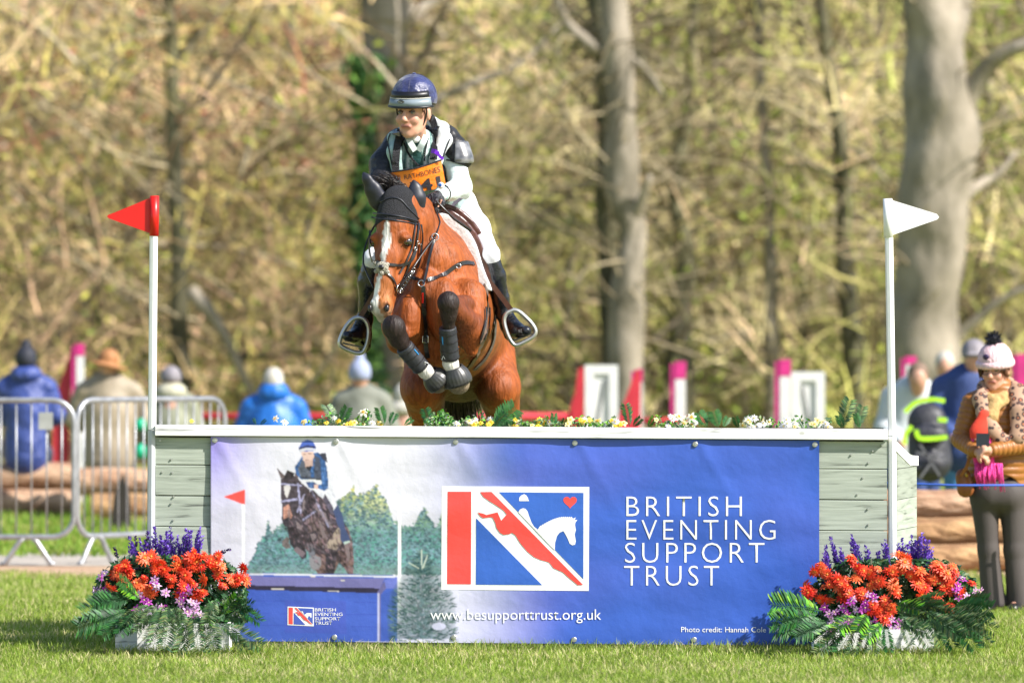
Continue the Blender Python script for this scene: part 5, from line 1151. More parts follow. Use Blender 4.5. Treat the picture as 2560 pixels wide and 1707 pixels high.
sk.chain([P(1052, 385, .62), P(1070, 440, .72), PEL], [.11, .10, .11], .05).chain([RSH, REL, RWR], [.05, .04, .028], .03).chain([RSHL, LEL, LWR], [.05, .04, .028], .03)
KR, AR, KL, AL = P(1229, 633, .60), P(1263, 785, .72), P(932, 648, .60), P(908, 800, .74)
sk.chain([P(1130, 525, .95), KR, AR, P(1300, 832, .66)], [.08, .035, .030, .016], .03).chain([P(1066, 530, .95), KL, AL, P(880, 843, .66)], [.08, .04, .030, .016], .03)
hand_sdf(sk, RWR, P(1084, 490, .27), P(1066, 497, .22) - RWR, (-.3, -.4, -1)); hand_sdf(sk, LWR, P(1030, 492, .28), P(1045, 496, .23) - LWR, (.3, -.4, -1), th=-1)
rbody = sk.build('body', M_skin, rider, [SKIN, (.5, .2, .16), SKIN], face_paint(RC, rl, ru, rf, 1.1))
eyes(rider, RC, rl, ru, rf, 1.1)
M_brownh = mat('brown_hair', (.10, .045, .022), .5, var=.4, scale=80)
for s in (-1, 1):
    mb = MB()
    for i in range(16):
        b0 = rh(s * (.066 + .008 * random.random()), .045 - .002 * i, .03 - .005 * i + .01 * random.random()); mb.tube([b0, b0 + ru * -.03 + rf * .004, b0 + ru * (-.055 - .02 * random.random()) + rl * s * .003], [.004, .0035, .001], 5)
    mb.build('hair', M_brownh, rider, True)
# gloves, jacket
gl = SDF(.005); hand_sdf(gl, RWR, P(1084, 490, .27), P(1066, 497, .22) - RWR, (-.3, -.4, -1), 1.14); M_glove = mat('grey_black_glove', (.045, .045, .055), .5, var=.3, scale=60, bump=.3, bscale=80); gl.build('glove', M_glove, rider)
gl = SDF(.005); hand_sdf(gl, LWR, P(1030, 492, .28), P(1045, 496, .23) - LWR, (.3, -.4, -1), 1.14, th=-1); gl.build('glove', M_glove, rider)
M_cloth = mat('mint_jersey', None, .6, vcol=True, var=.06, scale=12, bump=.45, bscale=9)
MINT, MINTL, DKG = (.30, .43, .40), (.60, .70, .68), (.02, .09, .085)
jk = SDF(.006)
jk.chain([P(1052, 388, .60), P(1068, 435, .68), P(1098, 500, .86), PEL], [.128, .122, .13, .135], .05, 0, ((0, 1, 0), .85)).cap(P(1035, 352, .52), P(1056, 342, .56), .05, .05, .03, 0)
jk.chain([RSH, REL], [.062, .056], .03, 1).chain([REL, P(1128, 476, .42), RWR], [.055, .046, .036], .02, 1).chain([RSHL, LEL, LWR], [.062, .056, .036], .03, 0)
jk.ell(P(1165, 472, .56), (.03, .045, .05), None, .03, 1)
def jpaint(V, C):
    px = 1280 + V[:, 0] * F / (D + V[:, 1]); py = YH - (V[:, 2] - H) * F / (D + V[:, 1])
    st = np.sin(px * .42 + np.sin(py * .05) * 1.4); front = (px > 985) & (px < 1100) & (py < 440) & (py > 315)
    C = np.where((front & (st > .45))[:, None], np.array(MINTL), C); C = np.where((front & (st < -.72))[:, None], np.array((.09, .19, .18)), C)
    cen = front & (np.abs(px - 1041 - (py - 340) * .05) < 10 + (py - 330) * .04) & (py > 342); C = np.where(cen[:, None], np.array(DKG), C)
    return C
jacket = jk.build('jersey', M_cloth, rider, [MINT, (.66, .75, .73)], jpaint)
mb = MB()
for x0 in (-1, 1): mb.strap(spline([P(1041 + x0 * 4, 372, .44), P(1041 + x0 * 16, 352, .43), P(1041 + x0 * 24, 334, .46)], 4), (0, -1, .2), .03, .004)
mb.build('collar', mat('pale_mint_collar', (.62, .70, .68), .6), rider)
mb = MB(); mb.ball(P(1038, 343, .455), (.025, .015, .02), 10, 8); mb.build('stock', M_white, rider, True)
# air vest: black shoulders and back, mint yoke
M_black = mat('black_nylon', (.028, .026, .028), .42, var=.35, scale=14, bump=.5, bscale=16)
vs = SDF(.006); vs.cap(P(1124, 352, .60), P(1151, 390, .57), .066, .068, .03).cap(P(985, 362, .60), P(957, 408, .56), .066, .072, .03).cap(P(957, 408, .56), P(955, 450, .51), .07, .068, .03).cap(P(955, 450, .51), P(985, 476, .38), .066, .05, .03)
vs.cap(P(1000, 350, .66), P(1110, 340, .66), .075, .075, .05).ell(P(1062, 400, .74), (.16, .12, .18), None, .04).ell(P(1142, 350, .6), (.045, .06, .03), None, .012)
vs.cap(P(1100, 425, .58), P(1118, 470, .68), .05, .06, .03).cap(P(975, 420, .56), P(990, 460, .6), .05, .06, .03)
vest = vs.build('air_vest', M_black, rider)
yk = SDF(.0055)
yk.chain([P(1008, 318, .60), P(984, 340, .50), P(984, 375, .455), P(992, 430, .475)], [.024, .03, .034, .03], .02, 0, ((0, 1, 0), .6)).chain([P(1078, 296, .62), P(1104, 318, .57), P(1112, 345, .52), P(1090, 395, .47), P(1084, 425, .49)], [.028, .036, .034, .03, .028], .02, 1, ((0, 1, 0), .6))
yoke = yk.build('vest_yoke', mat('yoke_cloth', None, .6, vcol=True, var=.1, scale=14, bump=.3, bscale=14), vest, [(.36, .50, .48), (.66, .70, .70)])
tbv = bvh_of([rbody, jacket, vest, yoke])
M_web = mat('black_webbing', (.022, .022, .03), .6, var=.2, scale=60, bump=.3, bscale=200)
def rb(name, par, pts, w, m=None, off=.006, t=.004): 
    p_, n_ = hug(tbv, pts, off, 4, .5); mb = MB(); mb.strap(p_, n_, w, t); return mb.build(name, m or M_web, par)
rb('shoulder_strap', vest, [(998, 322), (993, 345), (989, 375), (987, 405), (988, 425)], .038); rb('shoulder_strap', vest, [(1076, 288), (1086, 302), (1092, 330), (1088, 360), (1084, 395)], .038)
for q in ((994, 330), (1088, 320), (994, 400)):
    p_, n_ = hug(tbv, [(q[0] - 11, q[1]), (q[0] + 11, q[1] - 1)], .014, 1, .5); mb = MB(); mb.strap(p_, n_, .022, .006); mb.build('buckle', mat('black_plastic', (.03, .03, .035), .25), vest)
rb('piping', vest, [(975, 330), (970, 350), (976, 390), (982, 420)], .006); rb('piping', vest, [(1122, 312), (1128, 330), (1112, 370), (1104, 395)], .006); rb('zip', vest, [(1012, 352), (1022, 380), (1038, 402), (1050, 412)], .010)
rb('zip', vest, [(1068, 340), (1062, 372), (1060, 398)], .007)
M_clear = mat('clear_armband', (.24, .24, .25), .3, var=.35, scale=22, spec=.8, coat=.6)
p_, n_ = hug(tbv, [(1143, 362), (1146, 378), (1150, 396)], .006, 4, .5)
ab = SDF(.006); ab.cap(P(1140, 364, .58), P(1151, 396, .56), .073, .073, .01).half(P(1136, 0, .5), (1, -.25, 0), .01).half(P(0, 346, .5) , (0, 0, -1), .01).half(P(0, 403, .5), (0, 0, 1), .01); ab.build('medical_armband', M_clear, rider)
rb('sleeve_piping', vest, [(1118, 396), (1140, 400), (1160, 405)], .008)
mb = MB(); a_, b_ = P(1079, 372, .43), P(1096, 380, .43); mb.strap([a_, (a_ + b_) / 2 + Vector((0, -.012, .004)), b_], (0, -1, 0), .022, .003); mb.strap([P(1094, 379, .42), P(1101, 388, .42), P(1108, 393, .43)], (0, -1, 0), .016, .003)
mb.build('purple_ribbon', mat('purple_ribbon', (.16, .02, .55), .3), rider)
# number bib
M_or = mat('orange_bib', (.95, .23, .012), .35, var=.12, scale=7, bump=.4, bscale=9, spec=.6)
def bibp(a, b, off=0.):                       # a across 0..1, b down 0..1
    x0, y0 = 973 + 130 * a, 426 - 30 * a + 5 * math.sin(a * 3.14); x1, y1 = 984 + 132 * a, 487 - 22 * a
    return P(x0 + (x1 - x0) * b, y0 + (y1 - y0) * b, .40 + .10 * (a - .5) ** 2 * 2 + .03 * b + .006 * math.sin(a * 9 + b * 3) - off)
NB = 24; V = [bibp(i / NB, j / 10) for j in range(11) for i in range(NB + 1)]; Fc = [(j * (NB + 1) + i, (j + 1) * (NB + 1) + i, (j + 1) * (NB + 1) + i + 1, j * (NB + 1) + i + 1) for j in range(10) for i in range(NB)]
V += [v + Vector((0, .003, 0)) for v in V]; k_ = (NB + 1) * 11; Fc += [tuple(q + k_ for q in f[::-1]) for f in Fc]
bib = add('number_bib', V, Fc, M_or, rider, True)
mb = MB(); mb.tube([bibp(i / 20, 0) for i in range(21)], .0045, 6); mb.build('bib_edge', M_web, bib, True)
Mk = mat('bib_ink', (.03, .025, .03), .4)
bm_ = lambda x, y: bibp(x, y, .003)
text_poly('RATHBONES', .25, .95, .40, .20, name='lettering', parent=bib, mapf=bm_, m=Mk, thin=-.005)
text_poly('141', .34, .92, 1.0, .46, name='number', parent=bib, mapf=lambda x, y: bibp(x, y, .0035), m=Mk, thin=.03)
mb = MB()
for k in range(8):
    a = k * math.pi / 4; c = bm_(.14, .30); mb.put([c + Vector((math.cos(a + d_) * r_, 0, math.sin(a + d_) * r_)) for d_, r_ in ((-.3, .003), (-.2, .012), (.2, .012), (.3, .003))], [(0, 1, 2, 3)])
mb.build('flower_mark', Mk, bib)
mb = MB(); c = P(1104, 462, .27); mb.tube([c, c + Vector((-.006, -.012, .004))], .017, 16); wt = mb.build('watch', M_white, rider, True); mb = MB(); mb.ball(c + Vector((-.007, -.014, .005)), (.011, .004, .009), 10, 6); mb.build('watch_face', mat('watch_glass', (.02, .1, .35), .1), wt, True)
mb = MB(); u_ = (RWR - P(1128, 476, .42)).normalized(); v_ = u_.orthogonal().normalized(); w_ = u_.cross(v_); c = P(1108, 480, .35)
mb.tube([c + (v_ * math.cos(k * .4189) + w_ * math.sin(k * .4189)) * .041 for k in range(15)], .006, 6, closed=True); mb.build('watch_strap', M_lea, wt, True)
mb = MB(); c = P(1103, 482, .33); mb.tube([c + (v_ * math.cos(k * .4189) + w_ * math.sin(k * .4189)) * .037 for k in range(15)], .005, 6, closed=True); mb.build('cuff', mat('teal_cuff', (.2, .6, .55), .6), rider, True)
# whip
mb = MB(); mb.tube([P(1090, 500, .2), P(1135, 545, .3), P(1178, 575, .36)], [.006, .007, .009], 6); mb.build('whip', M_lea, rider, True)
# breeches
M_br = mat('white_breeches', (.76, .77, .80), .55, var=.05, scale=8, bump=.5, bscale=7)
bz = SDF(.0065); bz.ell(P(1108, 510, .98), (.165, .15, .13), None, .05).chain([P(1140, 520, .95), P(1187, 570, .78), KR], [.116, .078, .044], .04).chain([P(1072, 525, .95), P(1010, 585, .78), KL], [.118, .09, .055], .04)
bz.cap(KR, KR.lerp(AR, .2), .044, .038, .02).cap(KL, KL.lerp(AL, .2), .055, .045, .02); bz.build('breeches', M_br, rider)
mb = MB(); mb.strap([P(1166, 480, .74), P(1130, 508, .74), P(1095, 530, .72)], (0, -1, .3), .03, .004); mb.build('belt', mat('grey_belt', (.16, .15, .2), .5), rider)
# boots
M_bt = mat('riding_boot', (.016, .018, .026), .22, var=.25, scale=20, spec=.6, bump=.25, bscale=12)
def boot(K_, A_, heel, toe, ball_, rt=.040):
    b = SDF(.0055); top = K_.lerp(A_, .07); calf = K_.lerp(A_, .38); b.chain([top, calf, K_.lerp(A_, .75), A_], [rt, rt + .010, .042, .038], .02).cap(A_, heel, .042, .034, .02).cap(A_, ball_, .039, .035, .02).chain([A_.lerp(heel, .6), ball_, toe], [.036, .036, .029], .02, 0, (U, .9))
    ax_ = (A_ - K_).normalized(); b.half(top, ax_); o = b.build('riding_boot', M_bt, rider)
    s_ = SDF(.0055); dn = Vector((0, 0, -.026)); s_.chain([heel + dn * .6, ball_ + dn, toe + dn * .8], [.018, .024, .02], .01, 0, (U, .4)); s_.build('boot_sole', M_bell, o)
    for t in (.30, .42, .54, .66):
        c = A_.lerp(ball_, t) + Vector((0, -.025, .03)); sd_ = (ball_ - A_).normalized().cross(U).normalized(); mb = MB(); mb.tube([c - sd_ * .02, c + Vector((0, -.006, .006)), c + sd_ * .02], .0025, 5); mb.build('lace', M_lea, o)
    return o
boot(KR, AR, P(1278, 838, .80), P(1318, 829, .58), P(1298, 828, .66)); boot(KL, AL, P(908, 868, .80), P(866, 842, .58), P(884, 842, .66), .056)
# stirrups and leathers: part of the horse's tack
M_irn = mat('stirrup_aluminium', (.62, .62, .60), .3, metal=.7, var=.1, scale=30)
for pts, la, tread in (([(1287, 776), (1300, 780), (1318, 795), (1334, 812), (1343, 830), (1336, 844), (1316, 856), (1296, 865), (1285, 861), (1273, 842), (1264, 815), (1263, 797), (1270, 784)], [(1205, 680, .55), (1240, 722, .56), (1283, 779, .60)], [(1286, 856), (1334, 838)]),
                  ([(894, 795), (906, 799), (916, 812), (919, 832), (915, 858), (906, 880), (893, 886), (870, 879), (849, 868), (845, 856), (853, 834), (866, 812), (880, 799)], [(965, 690, .55), (930, 740, .56), (896, 797, .60)], [(852, 862), (908, 874)])):
    lth = MB(); lth.strap([P(*p) for p in la], (0, -1, 0), .026, .005); lo = lth.build('stirrup_leather', M_brl, horse)
    mb = MB(); loop = [P(x, y, .60) for x, y in pts]; loop = [Vector(v) for v in spline([tuple(v) for v in loop] + [tuple(loop[0])], 3)[:-1]]
    mb.tube(loop, .0115, 8, closed=True, flat=((0, 1, 0), 1.7)); ir = mb.build('stirrup_iron', M_irn, lo, True)
    mb = MB(); mb.strap([P(tread[0][0], tread[0][1], .62), P(tread[1][0], tread[1][1], .62)], (0, 0, 1), .055, .008); mb.build('tread', M_bell, ir)
# helmet
M_silk = mat('navy_silk', (.022, .03, .14), .35, var=.25, scale=10, bump=.5, bscale=14, spec=.6, sheen=.3)
M_hband = mat('grey_visor', (.22, .27, .31), .4); M_hblk = mat('helmet_black', (.01, .01, .014), .4)
hm = SDF(.0055); hm.ell(rh(0, .055, -.022), (.117, .128, .122), RR, .01).half(rh(0, .028, .0), ru * 1 + rf * -.12); hm.build('helmet', M_silk, rider)
hel = SDF(.0055); hel.ell(rh(0, .05, -.02), (.112, .123, .12), RR, .01).half(rh(0, .018, 0), ru - rf * .12).half(rh(0, .07, 0), -ru).cap(rh(0, .0, -.02), rh(0, .05, -.02), .09, .1, .004, 0, None, True); hel.build('helmet_rim', M_hblk, rider)
def visor(name, u0, u1, r, m, f0=.0, ang=1.25, par=rider, tk=.004):
    V = []; n = 24
    for u_, rr in ((u0, r[0]), (u1, r[1])):
        for j in range(n + 1):
            a = -ang + 2 * ang * j / n; V.append(rh(math.sin(a) * rr, u_ - .018 * (1 - math.cos(a)) * 0 + f0 * math.cos(a), -.022 + math.cos(a) * (rr + .012)))
    Fc = [(j, j + 1, n + 2 + j, n + 1 + j) for j in range(n)]; o = add(name, V, Fc, m, par, True); md = o.modifiers.new('t', 'SOLIDIFY'); md.thickness = tk; md.offset = 0; return o
vis = visor('peak', .022, .060, (.131, .121), M_hband, -.006, 1.2); visor('peak_lip', .012, .022, (.134, .131), M_hblk, -.006, 1.25, vis, .006); visor('peak_shade', .0625, .098, (.1205, .112), M_hblk, -.006, 1.15, vis); visor('peak_trim', .0605, .064, (.1225, .1215), mat('pale_trim', (.6, .58, .5), .5), -.006, 1.2, vis)  # black crescent above the peak is painted shade under the silk dome
def bdg(x, y): a = -.10 + x; return rh(math.sin(a) * .1275, .041 + y, -.022 + math.cos(a) * .1395)
V = [bdg(0, 0)] + [bdg(.165 * math.cos(t), .0085 * math.sin(t)) + rf * .003 for t in [k * math.pi / 8 for k in range(16)]]; V[0] = V[0] + rf * .003
bd = add('badge', V, [(0, i, i % 16 + 1) for i in range(1, 17)], M_hblk, vis)
text_poly('H.S.1', -.115, .115, -.0055, -.0105, parent=bd, mapf=lambda x, y: bdg(x, y) + rf * .0045, m=M_white)
mb = MB(); mb.ball(rh(0, .178, -.022), (.012, .012, .007), 10, 6); mb.build('button', M_silk, rider, True)
mb = MB()
for a in (0, 1.57, 3.14, -1.57): mb.tube([rh(math.sin(a + .2) * .118 * math.sin(t), .055 + .123 * math.cos(t), -.022 + math.cos(a + .2) * .129 * math.sin(t)) for t in [k * .17 for k in range(9)]], .0014, 4)
mb.build('seam', M_silk, rider, True)
for s in (-1, 1):
    mb = MB(); mb.tube(spline([rh(s * .085, .03, .02), rh(s * .082, -.03, .012), rh(s * .06, -.09, .02), rh(s * .015, -.125, .045)], 5), .005, 6, flat=((0, 1, 0), .6)); mb.build('chin_strap', M_lea, rider, True)
mb = MB(); mb.ball(rh(0, -.124, .046), (.022, .014, .008), 10, 6); mb.build('chin_cup', M_lea, rider, True)

# the horse is just behind the front face of the jump, over its flowers
_T = P(1100, 690, .95) - P(1100, 690, .5)
for o in (horse, rider): o.location += _T
# ------------------------------------------------------------------ artificial flowers
M_org = mat('orange_petal', None, .5, vcol=True, var=.15, scale=60, trans=.25)
M_leaf = mat('leaf', None, .5, vcol=True, var=.25, scale=30, trans=.2, spec=.35)
def rotz(v, a): c, s = math.cos(a), math.sin(a); return Vector((v[0] * c - v[1] * s, v[0] * s + v[1] * c, v[2]))
def bloom_mesh(name, layers, ctr, r=.032, seed=0):   # faces +z
    R_ = random.Random(seed); mb = MB()
    for (n, rr, el, w, c0, c1) in layers:
        off = R_.random()
        for k in range(n):
            a = 2 * math.pi * (k + off) / n + R_.uniform(-.1, .1); e = el + R_.uniform(-.15, .15); L = r * rr * R_.uniform(.85, 1.1)
            q = lambda t, s_: rotz((t * L * math.cos(e), s_ * w * r, t * L * math.sin(e) - .35 * r * t * t * math.cos(e)), a)
            b = len(mb.v); mb.v += [tuple(q(.08, 0)), tuple(q(.55, -1)), tuple(q(.55, 1)), tuple(q(1, -.35)), tuple(q(1, .35))]; mb.c += [c0, c1, c1, c1, c1]; mb.f += [(b, b + 1, b + 2), (b + 1, b + 3, b + 4, b + 2)]
    mb.ball((0, 0, .15 * r), .2 * r, 6, 3, None, ctr)
    return newmesh(name, mb.v, mb.f, M_org, False, np.array(mb.c))
OA, OB, OC = (.80, .060, .018), (.68, .030, .014), (.90, .17, .05)
ORANGE = [bloom_mesh('orange_bloom', [(12, 1.05, .1, .16, a, b), (11, .9, .5, .16, a, b), (9, .7, .85, .15, a, c), (6, .45, 1.15, .13, c, c)], (.9, .35, .05), .036, i) for i, (a, b, c) in enumerate(((OB, OA, OC), (OB, OA, OA), (OA, OA, OC), (OB, OB, OA), (OA, OC, OC)))]
LILY = [bloom_mesh('purple_lily', [(6, 1.1, .45, .24, a, b), (5, .7, .8, .16, a, b)], (.8, .7, .4), .034, 9 + i) for i, (a, b) in enumerate((((.45, .02, .30), (.62, .35, .62)), ((.5, .03, .38), (.45, .05, .42)), ((.6, .35, .6), (.68, .5, .72))))]
YEL = [bloom_mesh('daffodil', [(6, 1.1, .1, .3, (.75, .6, .1), (.75, .74, .62)), (7, .5, 1.1, .2, (.85, .40, .01), (.85, .5, .02))], (.8, .4, .0), .026, 21), bloom_mesh('primrose', [(5, 1, .15, .42, (.8, .55, .05), (.78, .72, .35)), ], (.85, .45, .02), .02, 22)]
WHF = [bloom_mesh('white_daisy', [(11, 1, .1, .17, (.7, .7, .6), (.8, .8, .78)), (8, .6, .5, .15, (.75, .75, .6), (.8, .8, .75))], (.8, .6, .1), .024, 30), bloom_mesh('yellow_flower', [(8, 1, .2, .25, (.8, .5, .02), (.85, .62, .04))], (.7, .4, 0), .019, 31)]
GD, GM, GL, GP = (.015, .07, .022), (.04, .15, .035), (.18, .44, .03), (.16, .24, .09)
def frond_mesh(name, n, L, lw, c0, c1, droop, seed, broad=.12):  # along +x, up +z
    R_ = random.Random(seed); mb = MB(); P_ = lambda t: Vector((t * L, 0, -droop * L * t * t))
    mb.tube([P_(i / 6) for i in range(7)], [.0022 - .0002 * i for i in range(7)], 4, col=c0)
    n = int(n * 1.35)
    for i in range(n):
        t = .08 + .9 * i / n; w = lw * L * math.sin(math.pi * min(1, (.18 + .8 * (1 - t)))) ** .7
        for s in (-1, 1):
            b = P_(t); d = Vector((.55 + R_.uniform(-.1, .1), s * .85, -.1 + R_.uniform(-.12, .12))).normalized(); side = Vector((.8, -s * .5, .15)).normalized() * w * broad; ln = w * R_.uniform(.85, 1.1)
            cc = tuple(x * R_.uniform(.75, 1.2) for x in (c1 if R_.random() < .5 else c0)); k = len(mb.v)
            mb.v += [tuple(b), tuple(b + d * ln * .45 + side * .8), tuple(b + d * ln * .5 - side * .8 + Vector((0, 0, .002))), tuple(b + d * ln * .85 + side * .5 + Vector((0, 0, -.004))), tuple(b + d * ln + Vector((0, 0, -.25 * ln * .3)))]
            mb.c += [c0, cc, cc, cc, cc]; mb.f += [(k, k + 1, k + 2), (k + 1, k + 3, k + 2), (k + 2, k + 3, k + 4)]
    return newmesh(name, mb.v, mb.f, M_leaf, False, np.array(mb.c))
FROND = [frond_mesh('fern_frond', 18, .26, .30, GD, GM, .30, 1), frond_mesh('fern_frond', 20, .28, .26, (.04, .10, .04), GP, .45, 2, .12), frond_mesh('fern_frond', 15, .22, .34, GM, (.05, .16, .04), .2, 3, .15), frond_mesh('fern_frond', 15, .20, .33, GM, GL, .3, 4, .17), frond_mesh('fern_frond', 20, .28, .28, (.06, .13, .05), (.22, .32, .13), .5, 5, .12)]
def spike_mesh(name, c0, c1, seed):           # along +z
    R_ = random.Random(seed); mb = MB(); mb.tube([(0, 0, -.12), (0, 0, .07)], .0016, 4, col=GM)
    for i in range(56):
        t = R_.random(); z = .0 + .105 * t; r = .011 * (1 - .65 * t) + .003; a = R_.uniform(0, 6.28); b = Vector((0, 0, z)); d = Vector((math.cos(a), math.sin(a), .7)).normalized() * r * 1.5; s_ = d.cross(Vector((0, 0, 1))).normalized() * .0042; c = c0 if R_.random() < .5 else c1
        mb.put([b, b + d * .6 + s_, b + d + Vector((0, 0, .003)), b + d * .6 - s_ + Vector((0, 0, .004))], [(0, 1, 2, 3)], c)
    for i in range(4):
        a = R_.uniform(0, 6.28); z = -.11 + .05 * R_.random(); d = Vector((math.cos(a) * .3, math.sin(a) * .3, 1)) * .06; s_ = Vector((-math.sin(a), math.cos(a), 0)) * .003; b = Vector((0, 0, z)); mb.put([b - s_, b + s_, b + d], [(0, 1, 2)], (.10, .22, .12))
    return newmesh(name, mb.v, mb.f, M_leaf, False, np.array(mb.c))
LAV = [spike_mesh('lavender_spike', (.16, .07, .50), (.24, .13, .62), 1), spike_mesh('lavender_spike', (.10, .04, .34), (.22, .11, .6), 2), spike_mesh('lavender_spike', (.03, .012, .07), (.07, .03, .16), 3)]
def leafcloud(name, parent, n, fn, size, cols, kind='stuff'):
    mb = MB()
    for _ in range(n):
        c, nr = fn(); nr = Vector(nr).normalized(); u = nr.orthogonal().normalized(); u.rotate(Matrix.Rotation(random.uniform(0, 6.28), 3, nr)); v = nr.cross(u); s_ = size * random.uniform(.6, 1.3); col = random.choice(cols); col = tuple(x * random.uniform(.7, 1.2) for x in col)
        mb.put([c - u * s_, c + v * s_ * .45 + nr * s_ * .12, c + u * s_, c - v * s_ * .45 + nr * s_ * .12], [(0, 1, 2), (0, 2, 3)], col)
    return mb.build(name, M_leaf, parent, kind=kind)
def face(d): return Vector(d).to_track_quat('Z', 'Y')
def arrangement(label, C8, cx, base, orange, lily, lav, fronds, boxes, xr):
    t = thing('flower_arrangement', label, 'flower arrangement', P(*base), 'flower arrangements at the foot of the jump')
    ctr = P(cx[0], cx[1], -.22); rx = xr / 500
    for b in boxes:
        (x0, y0, Y0), (x1, y1, Y1), hgt, dpt = b
        a_, b_ = P(x0, y0, Y0), P(x1, y1, Y1); a_.z = b_.z = 0; o = Vector((0, dpt, 0)); up = Vector((0, 0, hgt)); ind = (b_ - a_).normalized() * .012
        mb = MB(); q = [a_, b_, b_ + o, a_ + o]; mb.put(q + [p + up for p in q], [(0, 1, 5, 4), (1, 2, 6, 5), (2, 3, 7, 6), (3, 0, 4, 7), (0, 3, 2, 1)])
        q2 = [a_ + ind + Vector((0, .012, 0)) + up, b_ - ind + Vector((0, .012, 0)) + up, b_ - ind + o - Vector((0, .012, 0)) + up, a_ + ind + o - Vector((0, .012, 0)) + up]
        q3 = [p + up for p in q]; mb.put(q3 + q2, [(0, 1, 5, 4), (1, 2, 6, 5), (2, 3, 7, 6), (3, 0, 4, 7)]); mb.put([p - Vector((0, 0, .04)) for p in q2], [(0, 1, 2, 3)])
        mb.build('planter', M_whitew, t)
    def dome(px, py, push=1.0):
        dx = (px - cx[0]) / xr; dz = max(-1.2, (cx[1] - py) / (.62 * xr)); rr = max(0, 1 - dx * dx * .9 - max(0, dz) ** 2 * .6)
        y = -.20 - .17 * math.sqrt(rr) * push; y = min(y, -.10); d = Vector((dx * .7, -.75 - .3 * rr, .35 + .7 * max(0, dz))); return P(px, py, y), d.normalized(), y
    for (u, v) in orange:
        for k in range(random.choice((1, 2, 2, 3))):
            px, py = C8(u, v); px += random.gauss(0, 9) * (k > 0 or .4); py += random.gauss(0, 8) * (k > 0 or .4)
            p, d, y = dome(px, py); dd = d + Vector([random.gauss(0, .5) for _ in range(3)]); inst('chrysanthemum', random.choice(ORANGE), p + d * random.uniform(-.02, .015), face(dd), random.uniform(.62, 1.12), t)
    for (u, v) in lily:
        px, py = C8(u, v)
        for k in range(2):
            p, d, y = dome(px + random.gauss(0, 7) * k, py + random.gauss(0, 7) * k, 1.1); dd = d + Vector([random.gauss(0, .45) for _ in range(3)]); inst('lily', random.choice(LILY), p + d * random.uniform(-.02, .01), face(dd), random.uniform(.6, .85), t)
    for (u, v, dk) in lav:
        px, py = C8(u, v); y = -.16 + random.uniform(-.05, .05)
        for k in range(3 if not dk else 1):
            m_ = LAV[2] if dk else random.choice(LAV[:2]); sc_ = random.uniform(1.05, 1.4); lean = Vector(((px - cx[0]) / xr * .35 + random.gauss(0, .09), random.gauss(0, .1), 1)).normalized()
            if dk == 2: lean = Vector((.9, 0, .35)).normalized()
            tip = P(px + random.gauss(0, 9) * (k > 0), py + 11 * k, y); inst('lavender_spike', m_, tip - lean * .11 * sc_, face(lean), sc_, t)
            if not dk or dk == 1:
                mb = MB(); b1 = tip - lean * .22 * sc_; mb.tube([tip - lean * .12 * sc_, b1, b1 + Vector((0, 0, -.1))], .0016, 4, col=GM); mb.build('stem', M_leaf, t)
    for (bu, bv, tu, tv, kd) in fronds:
        yb = -.38 - .14 * min(1, max(0, (C8(tu, tv)[1] - 1500) / 80)); b = P(*C8(bu, bv), yb); e = P(*C8(tu, tv), yb - .10 - random.uniform(-.03, .08)); d = (e - b); L = d.length; d.normalize(); me = FROND[kd]; L0 = {0: .26, 1: .28, 2: .22, 3: .20, 4: .28}[kd]; dr = {0: .30, 1: .45, 2: .2, 3: .3, 4: .5}[kd]
        up = (Vector((0, -1, .25)) + Vector([random.gauss(0, .12) for _ in range(3)])); s_ = d.cross(up).normalized() * -1; up = d.cross(s_) * -1
        up = s_.cross(d) * -1 if 0 else d.cross(s_)
        if up.y > 0: up = -up; s_ = -s_
        M = Matrix((d, up.cross(d), up)).transposed(); Q = M.to_quaternion() @ Euler((0, -math.atan(dr * .8), 0)).to_quaternion(); inst('fern_frond', me, b, Q, L / L0 * 1.04, t)
    def fn():
        while True:
            a, b_ = random.uniform(-1, 1), random.uniform(-.75, .8)
            if a * a + max(0, b_) ** 2 < .93: break
        px = cx[0] + a * xr * .97; py = cx[1] - b_ * .54 * xr; p, d, y = dome(px, py, random.uniform(.4, .85)); return p + Vector((0, random.uniform(0, .12), 0)), d + Vector([random.gauss(0, .6) for _ in range(3)])
    leafcloud('foliage', t, 3600, fn, .021, [GD, GM, (.02, .08, .03), (.05, .14, .05), (.12, .18, .09)])
    return t
A8 = lambda u, v: (180 + u / 4.126, 1280 + v / 4.126)
ora = [(820, 450), (860, 540), (960, 580), (760, 470), (620, 630), (590, 600), (700, 720), (760, 660), (490, 630), (450, 680), (410, 770), (800, 840), (840, 820), (1100, 520), (1130, 580), (1250, 500), (1330, 470), (1240, 570), (1300, 570), (1380, 450), (1480, 550), (1530, 600), (1500, 520), (1650, 650), (1760, 620), (1730, 710), (1790, 720), (1690, 690), (1070, 660), (1130, 750), (1190, 660), (1200, 720), (1120, 810), (1340, 690), (1320, 830), (1370, 850), (1290, 860), (1560, 740), (870, 600), (1250, 450), (1190, 450), (550, 700), (1040, 700), (700, 780), (470, 600), (520, 560), (900, 480), (1430, 480)]
lil = [(690, 850), (750, 910), (850, 700), (950, 830), (860, 770), (720, 1010), (780, 1030), (870, 1000), (920, 980), (1160, 810), (1150, 880), (1120, 940), (1200, 780), (1280, 950), (1250, 1010), (1270, 1050), (1320, 1060), (310, 680), (330, 790), (220, 800), (340, 640), (1190, 1030)]
